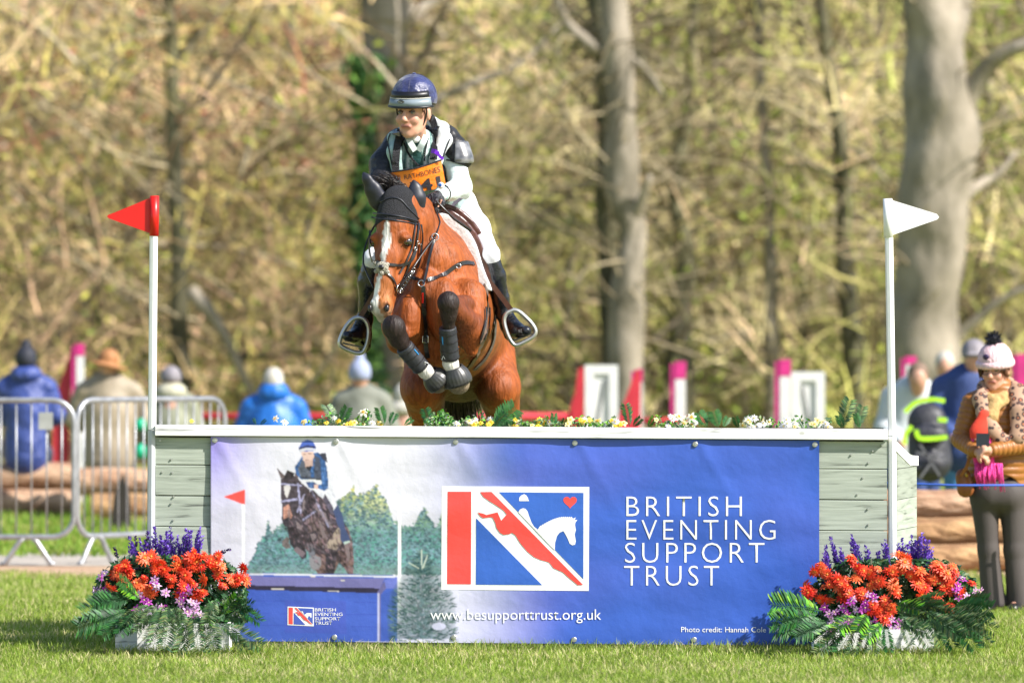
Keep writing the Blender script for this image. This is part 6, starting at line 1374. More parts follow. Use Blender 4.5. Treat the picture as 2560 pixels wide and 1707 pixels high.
lavl = [(850, 150, 0), (1015, 150, 0), (980, 200, 0), (1090, 230, 0), (1040, 260, 0), (925, 250, 0), (880, 290, 0), (1180, 170, 0), (1230, 190, 0), (1320, 145, 0), (1300, 230, 0), (770, 195, 1), (650, 240, 1), (590, 250, 0), (700, 260, 0), (760, 280, 0), (620, 300, 0), (435, 355, 1), (370, 600, 1), (1640, 380, 2), (670, 400, 1), (700, 430, 1), (1200, 260, 0), (960, 300, 0)]
fr = [(900, 1000, 600, 1190, 4), (800, 960, 640, 1060, 4), (950, 960, 860, 1300, 4), (1000, 960, 960, 1350, 1), (1060, 980, 1110, 1140, 4), (1120, 1000, 1190, 1330, 4), (1250, 1020, 1300, 1380, 1), (1350, 1060, 1450, 1390, 4), (1480, 900, 1400, 1130, 4), (1520, 1150, 1900, 1350, 4), (1560, 1100, 1870, 1060, 4), (1700, 980, 1930, 1120, 0), (1560, 1050, 1700, 880, 3), (1500, 960, 1560, 1010, 3), (560, 1020, 90, 1180, 0), (540, 950, 140, 1020, 0), (600, 920, 320, 880, 2), (600, 880, 230, 950, 0), (540, 1080, 250, 1070, 3), (500, 1120, 330, 1260, 0), (640, 1040, 500, 1230, 0), (1620, 1200, 1780, 1400, 1), (1740, 1000, 1800, 930, 0), (700, 900, 520, 760, 3), (1250, 1150, 1180, 1200, 3), (1350, 1050, 1390, 1180, 3), (900, 1100, 790, 1290, 1), (780, 1040, 680, 1210, 4), (1450, 1120, 1480, 1350, 1), (1230, 1100, 1120, 1400, 4), (640, 820, 500, 700, 2), (420, 900, 220, 900, 0), (1080, 1020, 1010, 1250, 4), (560, 1000, 330, 1130, 2), (620, 1060, 400, 1230, 0), (1620, 960, 1840, 960, 0), (700, 1000, 560, 1110, 1), (860, 960, 760, 1120, 4)]
arrangement('orange and purple flower arrangement in white planters beside the red flag post', A8, (425, 1480), (425, 1640, -.35), ora, lil, lavl, fr,
            [((343, 1640, -.44), (573, 1640, -.44), .165, .26), ((288, 1630, -.28), (344, 1640, -.34), .16, .2)], 205)
B6 = lambda u, v: (1900 + u / 2.614, 1060 + v / 2.614)
orb = [(380, 920), (350, 960), (390, 970), (300, 1060), (330, 1110), (290, 1100), (440, 990), (450, 1040), (400, 1060), (390, 1150), (540, 1010), (520, 1060), (600, 900), (640, 940), (610, 990), (680, 960), (640, 1090), (600, 1100), (660, 1120), (720, 980), (730, 1040), (800, 1010), (830, 950), (860, 980), (870, 1030), (880, 1080), (920, 870), (940, 930), (960, 890), (980, 1000), (1030, 950), (1040, 980), (1050, 1040), (1090, 1070), (1060, 1110), (1130, 1110), (1170, 940), (1180, 990), (1220, 1000), (1270, 930), (1280, 980), (1230, 1050), (1250, 1080), (1340, 1090), (1370, 1050), (830, 1150), (850, 1200), (840, 1250), (750, 1190), (770, 1220), (720, 1190), (820, 1280), (1230, 1180), (550, 1140), (560, 1060), (1320, 1110), (900, 1090), (1200, 960), (1110, 1000), (780, 1040), (1150, 920)]
lib = [(740, 1120), (700, 1110), (600, 1170), (610, 1140), (540, 1200), (560, 1230), (500, 1220), (430, 1200), (450, 1240), (660, 1210), (690, 1200), (460, 1310), (490, 1300), (540, 1290), (470, 1340), (500, 1340), (580, 1280), (760, 1280), (840, 1300), (900, 1290), (900, 1330), (1290, 1060), (1330, 1010), (1310, 1120), (1350, 1130), (1440, 1090), (1280, 1090)]
lab = [(460, 735, 0), (600, 715, 0), (620, 760, 0), (690, 790, 0), (820, 750, 0), (800, 780, 0), (780, 830, 0), (715, 830, 0), (525, 800, 0), (500, 830, 0), (425, 810, 0), (930, 745, 0), (990, 725, 0), (970, 760, 0), (1060, 705, 0), (1050, 760, 0), (1090, 770, 0), (1130, 800, 0), (1020, 770, 0), (900, 780, 0), (840, 860, 0), (700, 870, 0), (410, 880, 0), (1110, 820, 0), (1080, 730, 0), (990, 800, 0), (760, 900, 0)]
frb = [(400, 1220, 105, 1180, 3), (380, 1260, 110, 1290, 0), (400, 1300, 110, 1350, 0), (420, 1280, 200, 1330, 2), (450, 1300, 250, 1380, 0), (520, 1300, 360, 1420, 3), (560, 1320, 400, 1470, 1), (600, 1330, 520, 1480, 0), (640, 1330, 600, 1480, 1), (700, 1330, 660, 1490, 4), (760, 1320, 740, 1480, 1), (820, 1320, 840, 1470, 0), (880, 1180, 1030, 1200, 3), (880, 1260, 1080, 1350, 4), (900, 1230, 1050, 1250, 4), (1000, 1160, 1180, 1130, 2), (1050, 1180, 1200, 1200, 0), (1080, 1220, 1300, 1370, 4), (1100, 1200, 1330, 1280, 4), (1150, 1240, 1260, 1440, 0), (1200, 1250, 1400, 1340, 4), (1250, 1200, 1500, 1210, 2), (1280, 1180, 1480, 1150, 2), (1300, 1240, 1500, 1330, 4), (1300, 1280, 1480, 1420, 1), (1260, 1290, 1400, 1450, 0), (700, 1240, 640, 1340, 3), (640, 1260, 520, 1330, 3), (1180, 1200, 1290, 1180, 3), (920, 1290, 980, 1420, 1), (1000, 1300, 1100, 1440, 4), (360, 1200, 200, 1180, 0), (480, 1320, 440, 1440, 0), (1100, 1260, 1180, 1420, 4), (800, 1300, 700, 1400, 3), (1220, 1220, 1460, 1260, 4), (1330, 1160, 1440, 1140, 2)]
arrangement('wider orange and purple flower arrangement in white planters by the white flag post', B6, (2240, 1500), (2240, 1640, -.35), orb, lib, lab, frb,
            [((2036, 1640, -.44), (2180, 1640, -.44), .12, .26), ((2192, 1640, -.42), (2335, 1640, -.40), .135, .26)], 232)
# flowers along the top of the jump
top = thing('flower_border', 'row of artificial ferns and small yellow and white flowers along the jump top', 'flower border', P(1300, 1066, .2))
mb = MB(); mb.box((-1.74, .09, 1.02), (1.84, .20, 1.115)); mb.build('trough', M_dark, top)
def upf(px, py, tx, ty, kd, wide=1.): 
    b, e = P(px, py, .14), P(tx, ty, .14 + random.uniform(-.04, .04)); d = (e - b); L = d.length; d.normalize(); up = Vector((random.gauss(0, .2), -1, .2)); y_ = up.cross(d).normalized(); up = d.cross(y_); M = Matrix((d, y_, up)).transposed()
    L0 = {0: .26, 1: .28, 2: .22, 3: .20, 4: .28}[kd]; inst('fern_frond', FROND[kd], b, M.to_quaternion(), (L / L0, L / L0 * wide, L / L0), top)
for q in [(836, 1062, 824, 1002, 4, 1.3), (850, 1062, 868, 1020, 2, 1.2), (960, 1064, 948, 1020, 2, 1.3), (975, 1064, 987, 1028, 0, 1.3), (1075, 1064, 1060, 1018, 0, 1.3), (1085, 1066, 1110, 1030, 3, 1.2), (1228, 1068, 1290, 1018, 2, 1.5), (1235, 1066, 1262, 1030, 0, 1.2), (1384, 1066, 1386, 1034, 2, 1.2), (1574, 1066, 1566, 1010, 0, 1.1), (1582, 1066, 1600, 1046, 2, 1.3), (1620, 1068, 1634, 1046, 3, 1.2), (1768, 1068, 1745, 1026, 2, 1.4), (1755, 1068, 1738, 1040, 2, 1.), (1796, 1068, 1784, 1028, 2, 1.7), (1808, 1068, 1822, 1040, 2, 1.2), (1846, 1070, 1838, 1046, 2, 1.2), (2100, 1072, 2128, 998, 4, 1.2), (2108, 1072, 2098, 1040, 2, 1.2), (2140, 1072, 2158, 1012, 4, 1.2), (2150, 1072, 2140, 1034, 2, 1.), (640, 1062, 634, 1046, 0, 1), (650, 1062, 662, 1050, 0, 1), (1405, 1066, 1412, 1050, 2, 1.2), (905, 1062, 915, 1030, 3, 1), (1880, 1070, 1866, 1040, 3, 1), (1010, 1064, 1030, 1046, 2, 1.2), (1450, 1068, 1440, 1052, 0, 1), (2010, 1072, 2000, 1050, 0, 1)]: upf(*q)
R_ = random.Random(12)
spots = [(688, 1046, 0), (908, 1030, 0), (915, 1034, 0), (835, 1044, 2), (845, 1052, 3), (885, 1056, 1), (900, 1058, 3), (930, 1058, 2), (712, 1054, 2), (480, 1052, 3)] + [(R_.uniform(1140, 1230), R_.uniform(1046, 1064), R_.choice((1, 2, 3))) for _ in range(16)] + [(R_.uniform(1280, 1560), R_.uniform(1048, 1066), R_.choice((1, 2, 3, 3))) for _ in range(30)] + [(R_.uniform(1640, 1740), R_.uniform(1040, 1066), R_.choice((0, 0, 1, 2))) for _ in range(20)] + [(R_.uniform(1850, 1990), R_.uniform(1044, 1068), R_.choice((0, 1, 2, 2))) for _ in range(26)] + [(R_.uniform(2000, 2080), R_.uniform(1050, 1068), R_.choice((1, 2))) for _ in range(9)] + [(R_.uniform(740, 960), R_.uniform(1054, 1062), R_.choice((1, 3))) for _ in range(8)]
ALLF = YEL + WHF; FN = ['daffodil', 'primrose', 'daisy', 'yellow_flower']
for px, py, k in spots: inst(FN[k], ALLF[k], P(px, py, .10 + R_.uniform(-.04, .06)), face((R_.gauss(0, .4), -1, R_.uniform(.1, .9))), R_.uniform(.65, 1.0), top)
def fn2():
    x = random.choice((random.uniform(1270, 1540), random.uniform(1270, 1540), random.uniform(1640, 1740), random.uniform(1850, 2080), random.uniform(770, 930), random.uniform(1060, 1220), random.uniform(1060, 1130))); h_ = 22 if x > 1240 else 30
    return P(x, 1068 - h_ * random.random() ** 1.5 * (1 + .4 * math.sin(x * .07)), .14 + random.uniform(-.05, .05)), (random.gauss(0, .5), -1, random.gauss(.4, .5))
leafcloud('small_leaves', top, 1300, fn2, .011, [GM, GL, (.08, .22, .04), (.14, .25, .12), (.3, .36, .2)])
# ------------------------------------------------------------------ spectators
def garm(name, col, rough=.7, bump=.5, bs=6, **k): return mat(name, col, rough, bump=bump, bscale=bs, var=.10, scale=3, **k)
M_skins = mat('skin_tone', (.55, .30, .21), .5, var=.08, scale=20)
M_jean = garm('dark_trousers', (.05, .06, .10))
def seated(label, px, Y, topy, coat, w=1.0, hood=None, hat=None, hair=None, lean=0., turn=0., group='spectators seated on the logs', seat=.50):
    c = P(px, topy, Y); t = thing('person', label, 'person', (c.x, Y, 0), group); z = c.z; x = c.x; h = .02
    hd = Vector((x + turn * .03, Y - .02 + lean, z - .13)); nk = hd + Vector((0, .0, -.13)); sh = z - .33
    b = SDF(h * .8); b.ell(hd, (.078, .095, .115), None, .02).cap(nk + Vector((0, 0, .05)), (x, Y, sh), .055, .06, .04).cap((x, Y, sh - .05), (x, Y - .02, seat + .1), .13, .14, .05)
    for s in (-1, 1): b.chain([(x + s * .17 * w, Y, sh - .02), (x + s * .23 * w, Y + .05, sh - .28), (x + s * .10, Y + .30, sh - .38)], [.05, .045, .035], .03).chain([(x + s * .1, Y, seat + .09), (x + s * .13, Y + .42, seat + .07), (x + s * .13, Y + .46, .1), (x + s * .13, Y + .62, .05)], [.09, .065, .05, .04], .03).ell((x + s * .10, Y + .34, sh - .39), (.04, .05, .03), None, .02)
    b.build('body', M_skins, t)
    k = SDF(h); k.chain([(x, Y, sh + .01), (x, Y - .02, sh - .2), (x, Y - .03, seat + .06)], [.135 * w, .165 * w, .175 * w], .07, 0, ((0, 1, 0), .78)).cap((x - .13 * w, Y, sh), (x + .13 * w, Y, sh), .085, .085, .06)
    for s in (-1, 1): k.chain([(x + s * .175 * w, Y, sh - .03), (x + s * .245 * w, Y + .04, sh - .28), (x + s * .13, Y + .26, sh - .38)], [.085, .075, .055], .05)
    k.build('coat', coat, t)
    r = SDF(h); r.cap((x - .08, Y, seat + .08), (x + .08, Y, seat + .08), .13, .13, .04)
    for s in (-1, 1): r.chain([(x + s * .1, Y, seat + .09), (x + s * .13, Y + .42, seat + .07), (x + s * .13, Y + .46, .14)], [.105, .08, .065], .03)
    r.build('trousers', M_jean, t)
    if hood: hs = SDF(h); hs.ell(hd + Vector((0, -.03, -.10)), (.15, .12, .09), None, .04).ell(hd + Vector((0, -.03, -.07 if hood[1] else -.12)), (.12, .11, .10 if hood[1] else .05), None, .04); hs.build('hood', hood[0], t)
    if hair: hs = SDF(h * .8); hs.ell(hd + Vector((0, -.02, .02)), (.095, .11, .12), None, .02); hs.build('hair', hair, t)
    if hat:
        kind, m = hat
        if kind == 'beanie': hs = SDF(h * .8); hs.ell(hd + Vector((0, -.01, .04)), (.10, .12, .125), None, .02).ell(hd + Vector((0, -.01, .175)), (.045, .045, .045), None, .01).half(hd + Vector((0, 0, -.03)), (0, 0, 1)); hs.build('woolly_hat', m, t)
        if kind == 'cap': hs = SDF(h * .8); hs.ell(hd + Vector((0, -.01, .03)), (.098, .118, .11), None, .02).cap(hd + Vector((-.04, .12, .02)), hd + Vector((.04, .12, .02)), .05, .05, .02, 0, (U, .3)).half(hd + Vector((0, 0, -.01)), (0, 0, 1)); hs.build('cap', m, t)
        if kind == 'brim':
            hs = SDF(h * .7); hs.ell(hd + Vector((0, 0, .07)), (.095, .11, .095), None, .02); hs.ell(hd + Vector((0, 0, .01)), (.19, .20, .02), AX((1, 0, -.22), (0, 1, .0)), .03); hs.build('hat', m, t)
    return t
M_navy = garm('navy_quilt', (.045, .075, .28), .45, .9, 9); M_blk = garm('black_wool', (.02, .022, .035)); M_beige = garm('waxed_beige', (.33, .27, .19), .6); M_brown = garm('brown_felt', (.36, .16, .06)); M_green = garm('grey_green_coat', (.26, .27, .19)); M_blue = garm('bright_blue_coat', (.02, .16, .58), .4, .8, 7); M_grey = garm('grey_green_fleece', (.20, .21, .17)); M_whair = garm('white_hair', (.52, .49, .43)); M_ltb = garm('pale_blue_knit', (.32, .36, .52), .9); M_gcap = garm('grey_cap', (.24, .22, .24)); M_cream = garm('cream_fur', (.50, .48, .36), .9)
seated('spectator in a navy quilted coat and black bobble hat at the far left', 66, 23.0, 872, M_navy, 1.15, (M_navy, False), ('beanie', M_blk))
seated('spectator in a beige waxed coat and wide brown hat', 272, 22.0, 880, M_beige, 1.3, None, ('brim', M_brown))
seated('spectator with a grey cap and cream collar beside the left flag post', 428, 24.0, 916, M_green, 1.0, (M_cream, False), ('cap', M_gcap))
seated('spectator in a bright blue hooded coat with white hair', 684, 22.6, 920, M_blue, 1.25, (M_blue, True), None, M_whair)
seated('spectator in a grey coat and pale blue bobble hat left of the horse', 905, 22.0, 905, M_grey, 1.1, None, ('beanie', M_ltb), turn=-.6)
seated('small person in white with a yellow vest partly hidden by the horse', 1008, 27.0, 960, garm('white_jacket', (.7, .7, .7)), .7, (M_whair, False), None, M_whair)
gb = MB()
for y0, y1 in ((1040, 1075), (1108, 1145)):
    a, b = P(345, y1, 20), P(345, y0, 20); gb.tube([a, a.lerp(b, .8), a.lerp(b, .86), b], [.042, .042, .02, .02], 10)
# two green bottles hang from a rucksack strap: one thing with two parts
t = thing('water_bottles', 'two green bottles hanging one above the other behind the right barrier', 'bottles', P(352, 1090, 20)); 
for y0, y1 in ((1045, 1075), (1108, 1145)):
    mb = MB(); a, b = P(352, y1, 20), P(352, y0, 20); mb.tube([a, a.lerp(b, .8), a.lerp(b, .86), b], [.05, .05, .024, .024], 10); mb.build('bottle', mat('green_plastic', (.01, .42, .22), .4), t, True)
mb = MB(); mb.tube([P(352, 1150, 20.05), P(352, 990, 20.05)], .01, 6); mb.build('strap', M_web, t)
# standing figures behind the right end of the jump
def standing(label, px, Y, head, coat, trs, sh, hip, feet, skin_f, cap=None, hair=None, w=1., back=False):
    c = P(head[0], head[1], Y); t = thing('person', label, 'person', (P(px, 0, Y).x, Y, 0), 'spectators standing by the right log pile'); hd = c + Vector((0, head[2], 0)); s_ = P(sh[0], sh[1], Y + sh[2]); hp = P(hip[0], hip[1], Y); x = P(px, 0, Y).x
    b = SDF(.016); b.ell(hd, (.078, .095, .115), None, .02).cap(hd + Vector((0, .02, -.1)), s_, .05, .06, .04).cap(s_, hp, .13, .14, .05)
    for q in (-1, 1): b.chain([s_ + Vector((q * .17 * w, 0, -.02)), s_ + Vector((q * .22 * w, -.04, -.28)), s_ + Vector((q * .12, -.26, -.42))], [.05, .042, .032], .03).ell(s_ + Vector((q * .12, -.3, -.43)), (.035, .05, .03), None, .02).chain([hp + Vector((q * .09, 0, -.05)), Vector((x + q * .11, Y, .48)), Vector((x + q * .11, Y, .07)), Vector((x + q * .11, Y - .16, .045))], [.09, .06, .045, .04], .03)
    b.build('body', M_skins, t)
    k = SDF(.018); k.cap(s_, hp, .15 * w, .17 * w, .07).cap(s_ + Vector((-.12 * w, 0, 0)), s_ + Vector((.12 * w, 0, 0)), .085, .085, .06)
    for q in (-1, 1): k.chain([s_ + Vector((q * .18 * w, 0, -.02)), s_ + Vector((q * .23 * w, -.04, -.28)), s_ + Vector((q * .13, -.22, -.40))], [.08, .07, .05], .05)
    k.build('coat', coat, t); r = SDF(.018)
    for q in (-1, 1): r.chain([hp + Vector((q * .08, 0, -.02)), Vector((x + q * .11, Y, .48)), Vector((x + q * .11, Y, .12))], [.12, .085, .07], .03)
    r.build('trousers', trs, t)
    if hair: q = SDF(.014); q.ell(hd + Vector((0, .02, .035)), (.09, .10, .105), None, .02).half(hd + Vector((0, 0, -.02)), (0, .6, 1)); q.build('hair', hair, t)
    if cap: q = SDF(.014); q.ell(hd + Vector((0, .01, .045)), (.098, .118, .10), None, .02).cap(hd + Vector((-.03, -.11, .02)), hd + Vector((.03, -.11, .02)), .05, .05, .02, 0, (U, .3)).half(hd + Vector((0, 0, -.005)), (0, 0, 1)); q.build('cap', cap, t)
    return t
M_pale = garm('pale_coat', (.56, .60, .62)); M_nv = garm('navy_coat', (.03, .06, .2)); M_jb = garm('blue_jeans', (.06, .2, .42)); M_ghair = garm('brown_grey_hair', (.20, .13, .09))
standing('man in a pale coat bending forward behind the white flag post', 2262, 19.5, (2290, 945, -.25), M_pale, M_nv, (2285, 985, -.05), (2250, 1120), 0, 0, None, M_ghair, 1.15)
standing('fair haired person mostly hidden between the pale coat and the navy coat', 2360, 23, (2362, 915, 0), M_cream, M_nv, (2366, 985, 0), (2366, 1110), 0, 0, None, M_whair, .8)
standing('man in a navy coat and grey cap behind the woman in ochre', 2425, 15.5, (2432, 893, -.1), M_nv, M_jb, (2418, 960, 0), (2405, 1130), 0, 0, M_gcap, None, 1.15)
# rucksack
t = thing('rucksack', 'black rucksack with bright lime straps hanging behind the right end of the jump', 'rucksack', P(2325, 1200, 15)); M_rk = garm('black_ripstop', (.035, .035, .045), .5, .8, 5); M_lime = mat('lime_tape', (.45, .85, .02), .5)
r = SDF(.016); r.cap(P(2318, 1055, 15), P(2325, 1150, 15), .15, .17, .03, 0, ((0, 1, 0), .7)).ell(P(2318, 1160, 14.86), (.15, .07, .10), None, .02).ell(P(2322, 1085, 14.86), (.14, .07, .08), None, .02); r.build('bag', M_rk, t)
for pts in ([(2262, 1030), (2290, 1006), (2330, 998), (2362, 1002)], [(2345, 1048), (2368, 1050)], [(2290, 1074), (2298, 1094), (2330, 1096), (2368, 1092)], [(2262, 1110), (2264, 1085), (2280, 1065)]):
    mb = MB(); mb.strap([Vector(p) for p in spline([tuple(P(x, y, 14.80)) for x, y in pts], 4)], (0, -1, 0), .034, .01); mb.build('lime_strap', M_lime, t)
for pts in ([(2300, 1110), (2350, 1190)], [(2360, 1110), (2300, 1195)], [(2290, 1130), (2370, 1150)]):
    mb = MB(); mb.strap([P(x, y, 14.77) for x, y in pts], (0, -1, 0), .016, .006); mb.build('cord', mat('grey_cord', (.14, .14, .15), .6), t)
# ------------------------------------------------------------------ woman in the ochre coat
YW = 4.33; Wp = lambda x, y, d=0.: P(x, y, YW + d)
wm = thing('person', 'woman in an ochre quilted coat, pink hat and glasses standing at the right edge', 'person', (Wp(2498, 0).x, YW, 0))
wf = Vector((-.36, -.92, -.16)).normalized(); wl = Vector((.93, -.36, 0)).normalized(); WR = AX(wl, -wf); wu = WR.col[2]; wu = wu if wu.z > 0 else -wu; WC = Wp(2487, 922)
s1, e1, w1 = Wp(2432, 1008), Wp(2404, 1098, -.02), Wp(2440, 1128, -.20); s2, e2, w2 = Wp(2560, 1005), Wp(2590, 1108, -.05), Wp(2474, 1126, -.22)
b = SDF(.0065); head_sdf(b, WC, wl, wu, wf, 1.0); b.cap(Wp(2490, 955, .03), Wp(2494, 1000, .05), .05, .055, .03).chain([Wp(2496, 1020, .02), Wp(2496, 1130, .02), Wp(2494, 1220, .02)], [.095, .095, .095], .05)
b.chain([s1, e1, w1], [.05, .042, .028], .03).chain([s2, e2, w2], [.05, .042, .028], .03)
for x, k in ((2460, 2474), (2532, 2542)): b.chain([Wp(x, 1240), Wp(k - 4, 1380), Wp(k, 1505), Wp(k - 8, 1518, -.08)], [.06, .045, .035, .02], .02)
hand_sdf(b, w1, Wp(2452, 1134, -.24), (.8, -.15, -.12), (-.1, .6, -.9), .95, .8); hand_sdf(b, w2, Wp(2460, 1122, -.27), (-.8, -.1, -.22), (.0, .4, -.9), .95, .9, th=-1)
wbody = b.build('body', M_skin, wm, [SKIN, (.5, .2, .16), SKIN], face_paint(WC, wl, wu, wf, 1.0, (.45, .16, .14), (.3, .2, .15))); eyes(wm, WC, wl, wu, wf, .95)
M_och = mat('ochre_quilt', (.34, .13, .025), .45, var=.12, scale=6, spec=.5)
def quilt(V):
    z = V[:, 2]; q = np.abs(np.sin(z * math.pi / .04)) ** .6; c = np.array([Wp(2496, 1100).x, YW + .02]); d = V[:, :2] - c; L = np.linalg.norm(d, axis=1, keepdims=True) + 1e-6; V = V.copy(); V[:, :2] += d / L * ((q - .6) * .009)[:, None]; return V
k = SDF(.0075); k.chain([Wp(2496, 1000, .03), Wp(2496, 1060, .02), Wp(2493, 1150, .02), Wp(2490, 1226, .02)], [.125, .148, .158, .165], .05, 0, ((0, 1, 0), .78)).cap(Wp(2440, 1008, .02), Wp(2552, 1004, .02), .07, .07, .05).half(Wp(0, 1238), (0, 0, 1)).cap(Wp(2490, 1225), Wp(2490, 1260), .14, .14, .01, 0, None, True)
k.cap(Wp(2494, 975, .05), Wp(2494, 990, .05), .085, .085, .03); wcoat = k.build('coat', M_och, wm, disp=quilt)
def ringsl(a, b_):
    a_, d = np.array(a), np.array((b_ - a).normalized())
    def f(V):
        t = (V - a_) @ d; q = np.abs(np.sin(t * math.pi / .034)) ** .6; c = a_ + t[:, None] * d; n_ = V - c; L = np.linalg.norm(n_, axis=1, keepdims=True) + 1e-6; return V + n_ / L * ((q - .6) * .007)[:, None]
    return f
for s_, e_, w_ in ((s1, e1, w1), (s2, e2, w2)):
    q = SDF(.007); q.chain([s_, e_], [.066, .058], .03); q.build('sleeve', M_och, wm, disp=ringsl(s_, e_)); q = SDF(.007); q.chain([e_, e_.lerp(w_, .92)], [.058, .042], .03); q.build('sleeve', M_och, wm, disp=ringsl(e_, w_))
M_tr = mat('taupe_trousers', (.070, .058, .054), .75, var=.12, scale=4, bump=.25, bscale=5, stretch=(1, 1, .4))
q = SDF(.008); q.cap(Wp(2476, 1236), Wp(2516, 1236), 115 / 1000, .115, .03)
for x, k_, f in ((2460, 2471, 2483), (2532, 2536, 2548)): q.chain([Wp(x, 1240), Wp(k_, 1375), Wp(f, 1508)], [.082, .059, .070], .025)
q.half(Wp(0, 1516), (0, 0, 1)); q.build('trousers', M_tr, wm)
for f in (2480, 2546): q = SDF(.007); q.cap(Wp(f, 1517), Wp(f - 14, 1521, -.14), .04, .036, .02, 0, (U, .8)); q.build('shoe', M_lea, wm)
M_ph = mat('pink_knit', (.88, .60, .64), .9, var=.08, scale=60, bump=.2, bscale=80)
q = SDF(.0065); q.ell(WC + wu * .045 + wf * -.015, (.100, .118, .112), WR, .01).half(WC + wu * .020, wu - wl * .0 - wf * .08)
def ribs(V):
    c = np.array(WC); d = V - c; a = np.arctan2(d @ np.array(wl), d @ np.array(wf)); r = d - np.outer(d @ np.array(wu), np.array(wu)); L = np.linalg.norm(r, axis=1, keepdims=True) + 1e-6; return V + r / L * (np.sin(a * 44) * .0022)[:, None] * (L > .03)
hat = q.build('woolly_hat', M_ph, wm, disp=ribs); mb = MB(); mb.tube([WC + wl * math.sin(a) * .100 + wf * (math.cos(a) * .112 - .012) + wu * .032 for a in [2 * math.pi * i / 24 for i in range(24)]], .014, 8, closed=True, flat=((0, 0, 1), 1.6)); mb.build('hat_band', M_ph, hat, True)
mb = MB(); mb.ball(WC + wu * .17, .036, 12, 8); mb.build('pompom_core', M_blk, hat, True)
mb = MB(); R_ = random.Random(2)
for _ in range(420):
    d = Vector([R_.gauss(0, 1) for _ in range(3)]).normalized(); c = WC + wu * .17; mb.tube([c + d * .03, c + d * R_.uniform(.045, .062)], [.002, .0012], 3, cap=False)
mb.build('pompom', mat('black_fur', (.015, .015, .03), .8), hat)
mb = MB(); c = WC + wu * .085 + wf * .098 - wl * .02; mb.ball(c, (.019, .008, .017), 10, 7, WR); mb.build('hat_flower', mat('dark_badge', (.04, .02, .08), .5), hat, True)
M_gls = mat('spectacle_frame', (.02, .015, .02), .3)
gt = MB()
for s in (-1, 1): c = WC + wl * s * .033 + wu * .0 + wf * .092; gt.tube([c + wl * math.cos(a) * .026 + wu * math.sin(a) * .019 for a in [2 * math.pi * i / 16 for i in range(16)]], .0018, 5, closed=True); gt.tube([c + wl * s * .026 + wu * .006, c + wl * s * .045 + wf * -.03 + wu * .006, c + wl * s * .047 - wf * .10 + wu * .006], .0018, 5)
gt.tube([WC + wl * -.008 + wf * .095, WC + wl * .008 + wf * .095], .0018, 5); gt.build('glasses', M_gls, wm, True)
mb = MB()
for s in (-1, 1):
    for i in range(26): b0 = WC + wl * s * R_.uniform(.058, .083) + wu * .035 + wf * R_.uniform(-.03, .06); mb.tube([b0, b0 - wu * .04 + wl * s * .006, b0 - wu * R_.uniform(.06, .10) + wl * s * .0], [.005, .004, .001], 4)
mb.build('hair', mat('auburn_hair', (.16, .07, .04), .5), wm, True)
M_mus = mat('mustard_scarf', (.52, .33, .13), .9, var=.15, scale=40, bump=.2, bscale=40)
q = SDF(.007); q.chain([Wp(2458, 984, -.02), Wp(2476, 998, -.10), Wp(2504, 994, -.08), Wp(2524, 976, .02)], [.026, .030, .030, .026], .01).chain([Wp(2456, 1000, -.05), Wp(2484, 1018, -.13), Wp(2514, 1002, -.08)], [.024, .030, .024], .008).chain([Wp(2488, 1006, -.13), Wp(2478, 1040, -.16)], [.034, .044], .01, 0, ((0, 1, 0), .6)); q.build('scarf', M_mus, wm)
mm, nn_, ll_, bb_ = _nodes('leopard_scarf'); tc = nn_.new('ShaderNodeTexCoord'); vo = nn_.new('ShaderNodeTexVoronoi'); vo.inputs['Scale'].default_value = 30; vo.inputs['Randomness'].default_value = 1; ll_.new(tc.outputs['Object'], vo.inputs['Vector']); rp = nn_.new('ShaderNodeValToRGB'); e = rp.color_ramp.elements; e[0].position = .0; e[0].color = (.45, .13, .05, 1); e[1].position = 1; e[1].color = (.44, .27, .18, 1); x = e.new(.20); x.color = (.42, .15, .07, 1); x = e.new(.27); x.color = (.05, .03, .03, 1); x = e.new(.42); x.color = (.04, .025, .03, 1); x = e.new(.50); x.color = (.44, .27, .18, 1); ll_.new(vo.outputs['Distance'], rp.inputs[0]); ll_.new(rp.outputs[0], bb_.inputs['Base Color']); bb_.inputs['Roughness'].default_value = .8
q = SDF(.007); q.chain([Wp(2520, 962, .06), Wp(2462, 968, .02), Wp(2452, 1000, -.10), Wp(2462, 1040, -.15), Wp(2482, 1075, -.17), Wp(2505, 1100, -.17)], [.035, .04, .045, .045, .04, .04], .02, 0, ((0, 1, 0), .7)); q.chain([Wp(2520, 962, .06), Wp(2545, 985, -.04), Wp(2552, 1030, -.13), Wp(2545, 1090, -.16)], [.045, .058, .058, .05], .02, 0, ((0, 1, 0), .6)); q.build('leopard_scarf', mm, wm)
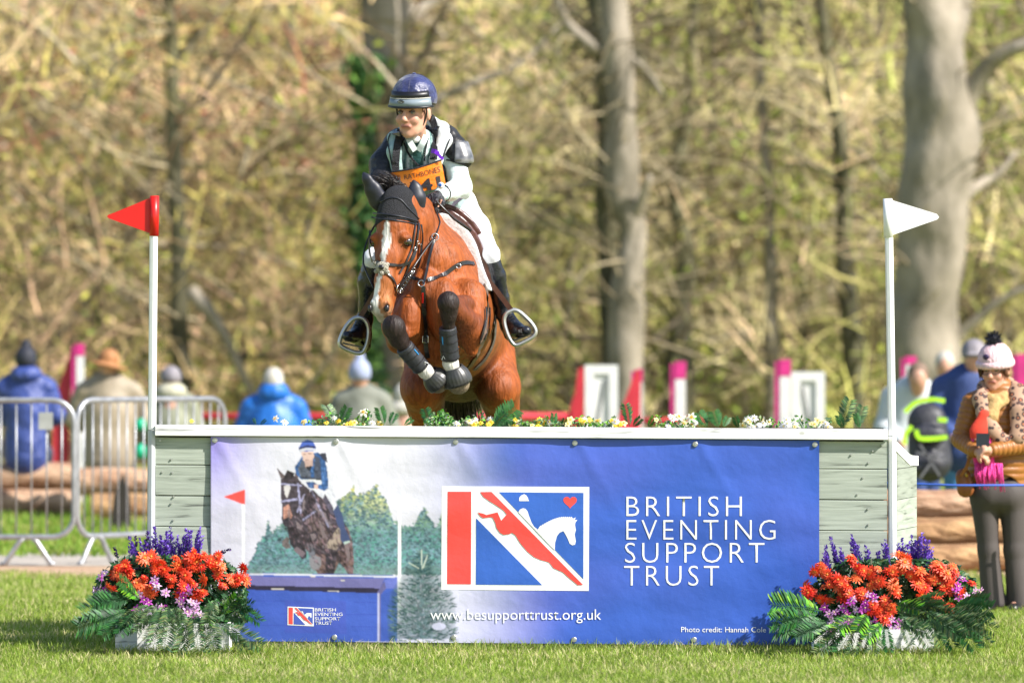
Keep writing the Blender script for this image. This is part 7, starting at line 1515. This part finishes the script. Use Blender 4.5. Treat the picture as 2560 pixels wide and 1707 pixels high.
q = SDF(.007); q.chain([Wp(2462, 1040, -.17), Wp(2452, 1080, -.17), Wp(2456, 1125, -.16), Wp(2462, 1165, -.16)], [.04, .055, .055, .06], .02, 0, ((0, 1, 0), .45)); q.build('red_scarf', None or mat('red_scarf', None, .85, vcol=True, var=.1, scale=60), wm, [(.6, .05, .04)], lambda V, C: np.where((V[:, 2] < Wp(0, 1095).z)[:, None], np.array((.80, .05, .28)), np.array((.75, .06, .03))))
mb = MB()
for i in range(40): x = 2438 + 66 * (i / 39); a = Wp(x, 1158, -.19 + R_.uniform(-.02, .02)); mb.tube([a, Wp(x + R_.uniform(-3, 3), 1185, -.20 + R_.uniform(-.02, .01)), Wp(x + 4 + R_.uniform(-5, 5), R_.uniform(1196, 1230), -.19)], [.006, .005, .002], 4)
mb.build('scarf_fringe', mat('pink_fringe', (.85, .06, .34), .8), wm, True)
mb = MB(); a = Wp(2456, 1098, -.26); mb.box((a.x - .035, a.y - .006, a.z - .04), (a.x + .04, a.y + .006, a.z + .035)); ph = mb.build('phone', mat('phone_case', (.015, .02, .03), .5)); props(ph, 'dark phone held in the hands of the woman in ochre', 'phone')
hbg = thing('handbag', 'brown leather handbag on the hip of the woman in ochre', 'handbag', Wp(2412, 1240, -.1)); q = SDF(.007); q.cap(Wp(2408, 1190, -.06), Wp(2414, 1222, -.06), .045, .05, .02, 0, ((0, 1, 0), .6)); M_bag = mat('tan_leather', (.30, .10, .03), .4, var=.2); q.build('bag', M_bag, hbg); mb = MB(); mb.strap([Wp(2402, 1190, -.09), Wp(2416, 1168, -.12), Wp(2440, 1100, -.19), Wp(2510, 1000, -.1)], (0, -1, 0), .02, .004); mb.build('strap', M_bag, hbg); mb = MB(); mb.ball(Wp(2417, 1186, -.10), (.012, .01, .014), 8, 6); mb.build('clasp', mat('brass', (.6, .4, .1), .3, metal=1), hbg)
# blue rope
M_rope = mat('blue_rope', (.04, .12, .55), .6)
t = thing('rope_line', 'thin blue rope stretched across in front of the woman in ochre', 'rope', P(2400, 1500, 4.0)); mb = MB(); mb.tube([P(2170, 1206, 4.0), P(2400, 1213, 4.0), P(2700, 1212, 4.0)], .0065, 6); mb.build('rope', M_rope, t, True)
for x in (2168, 2702): mb = MB(); a = P(x, 1180, 4.0); mb.tube([(a.x, a.y, 0), a], .012, 8); mb.build('stake', M_white, t, True)
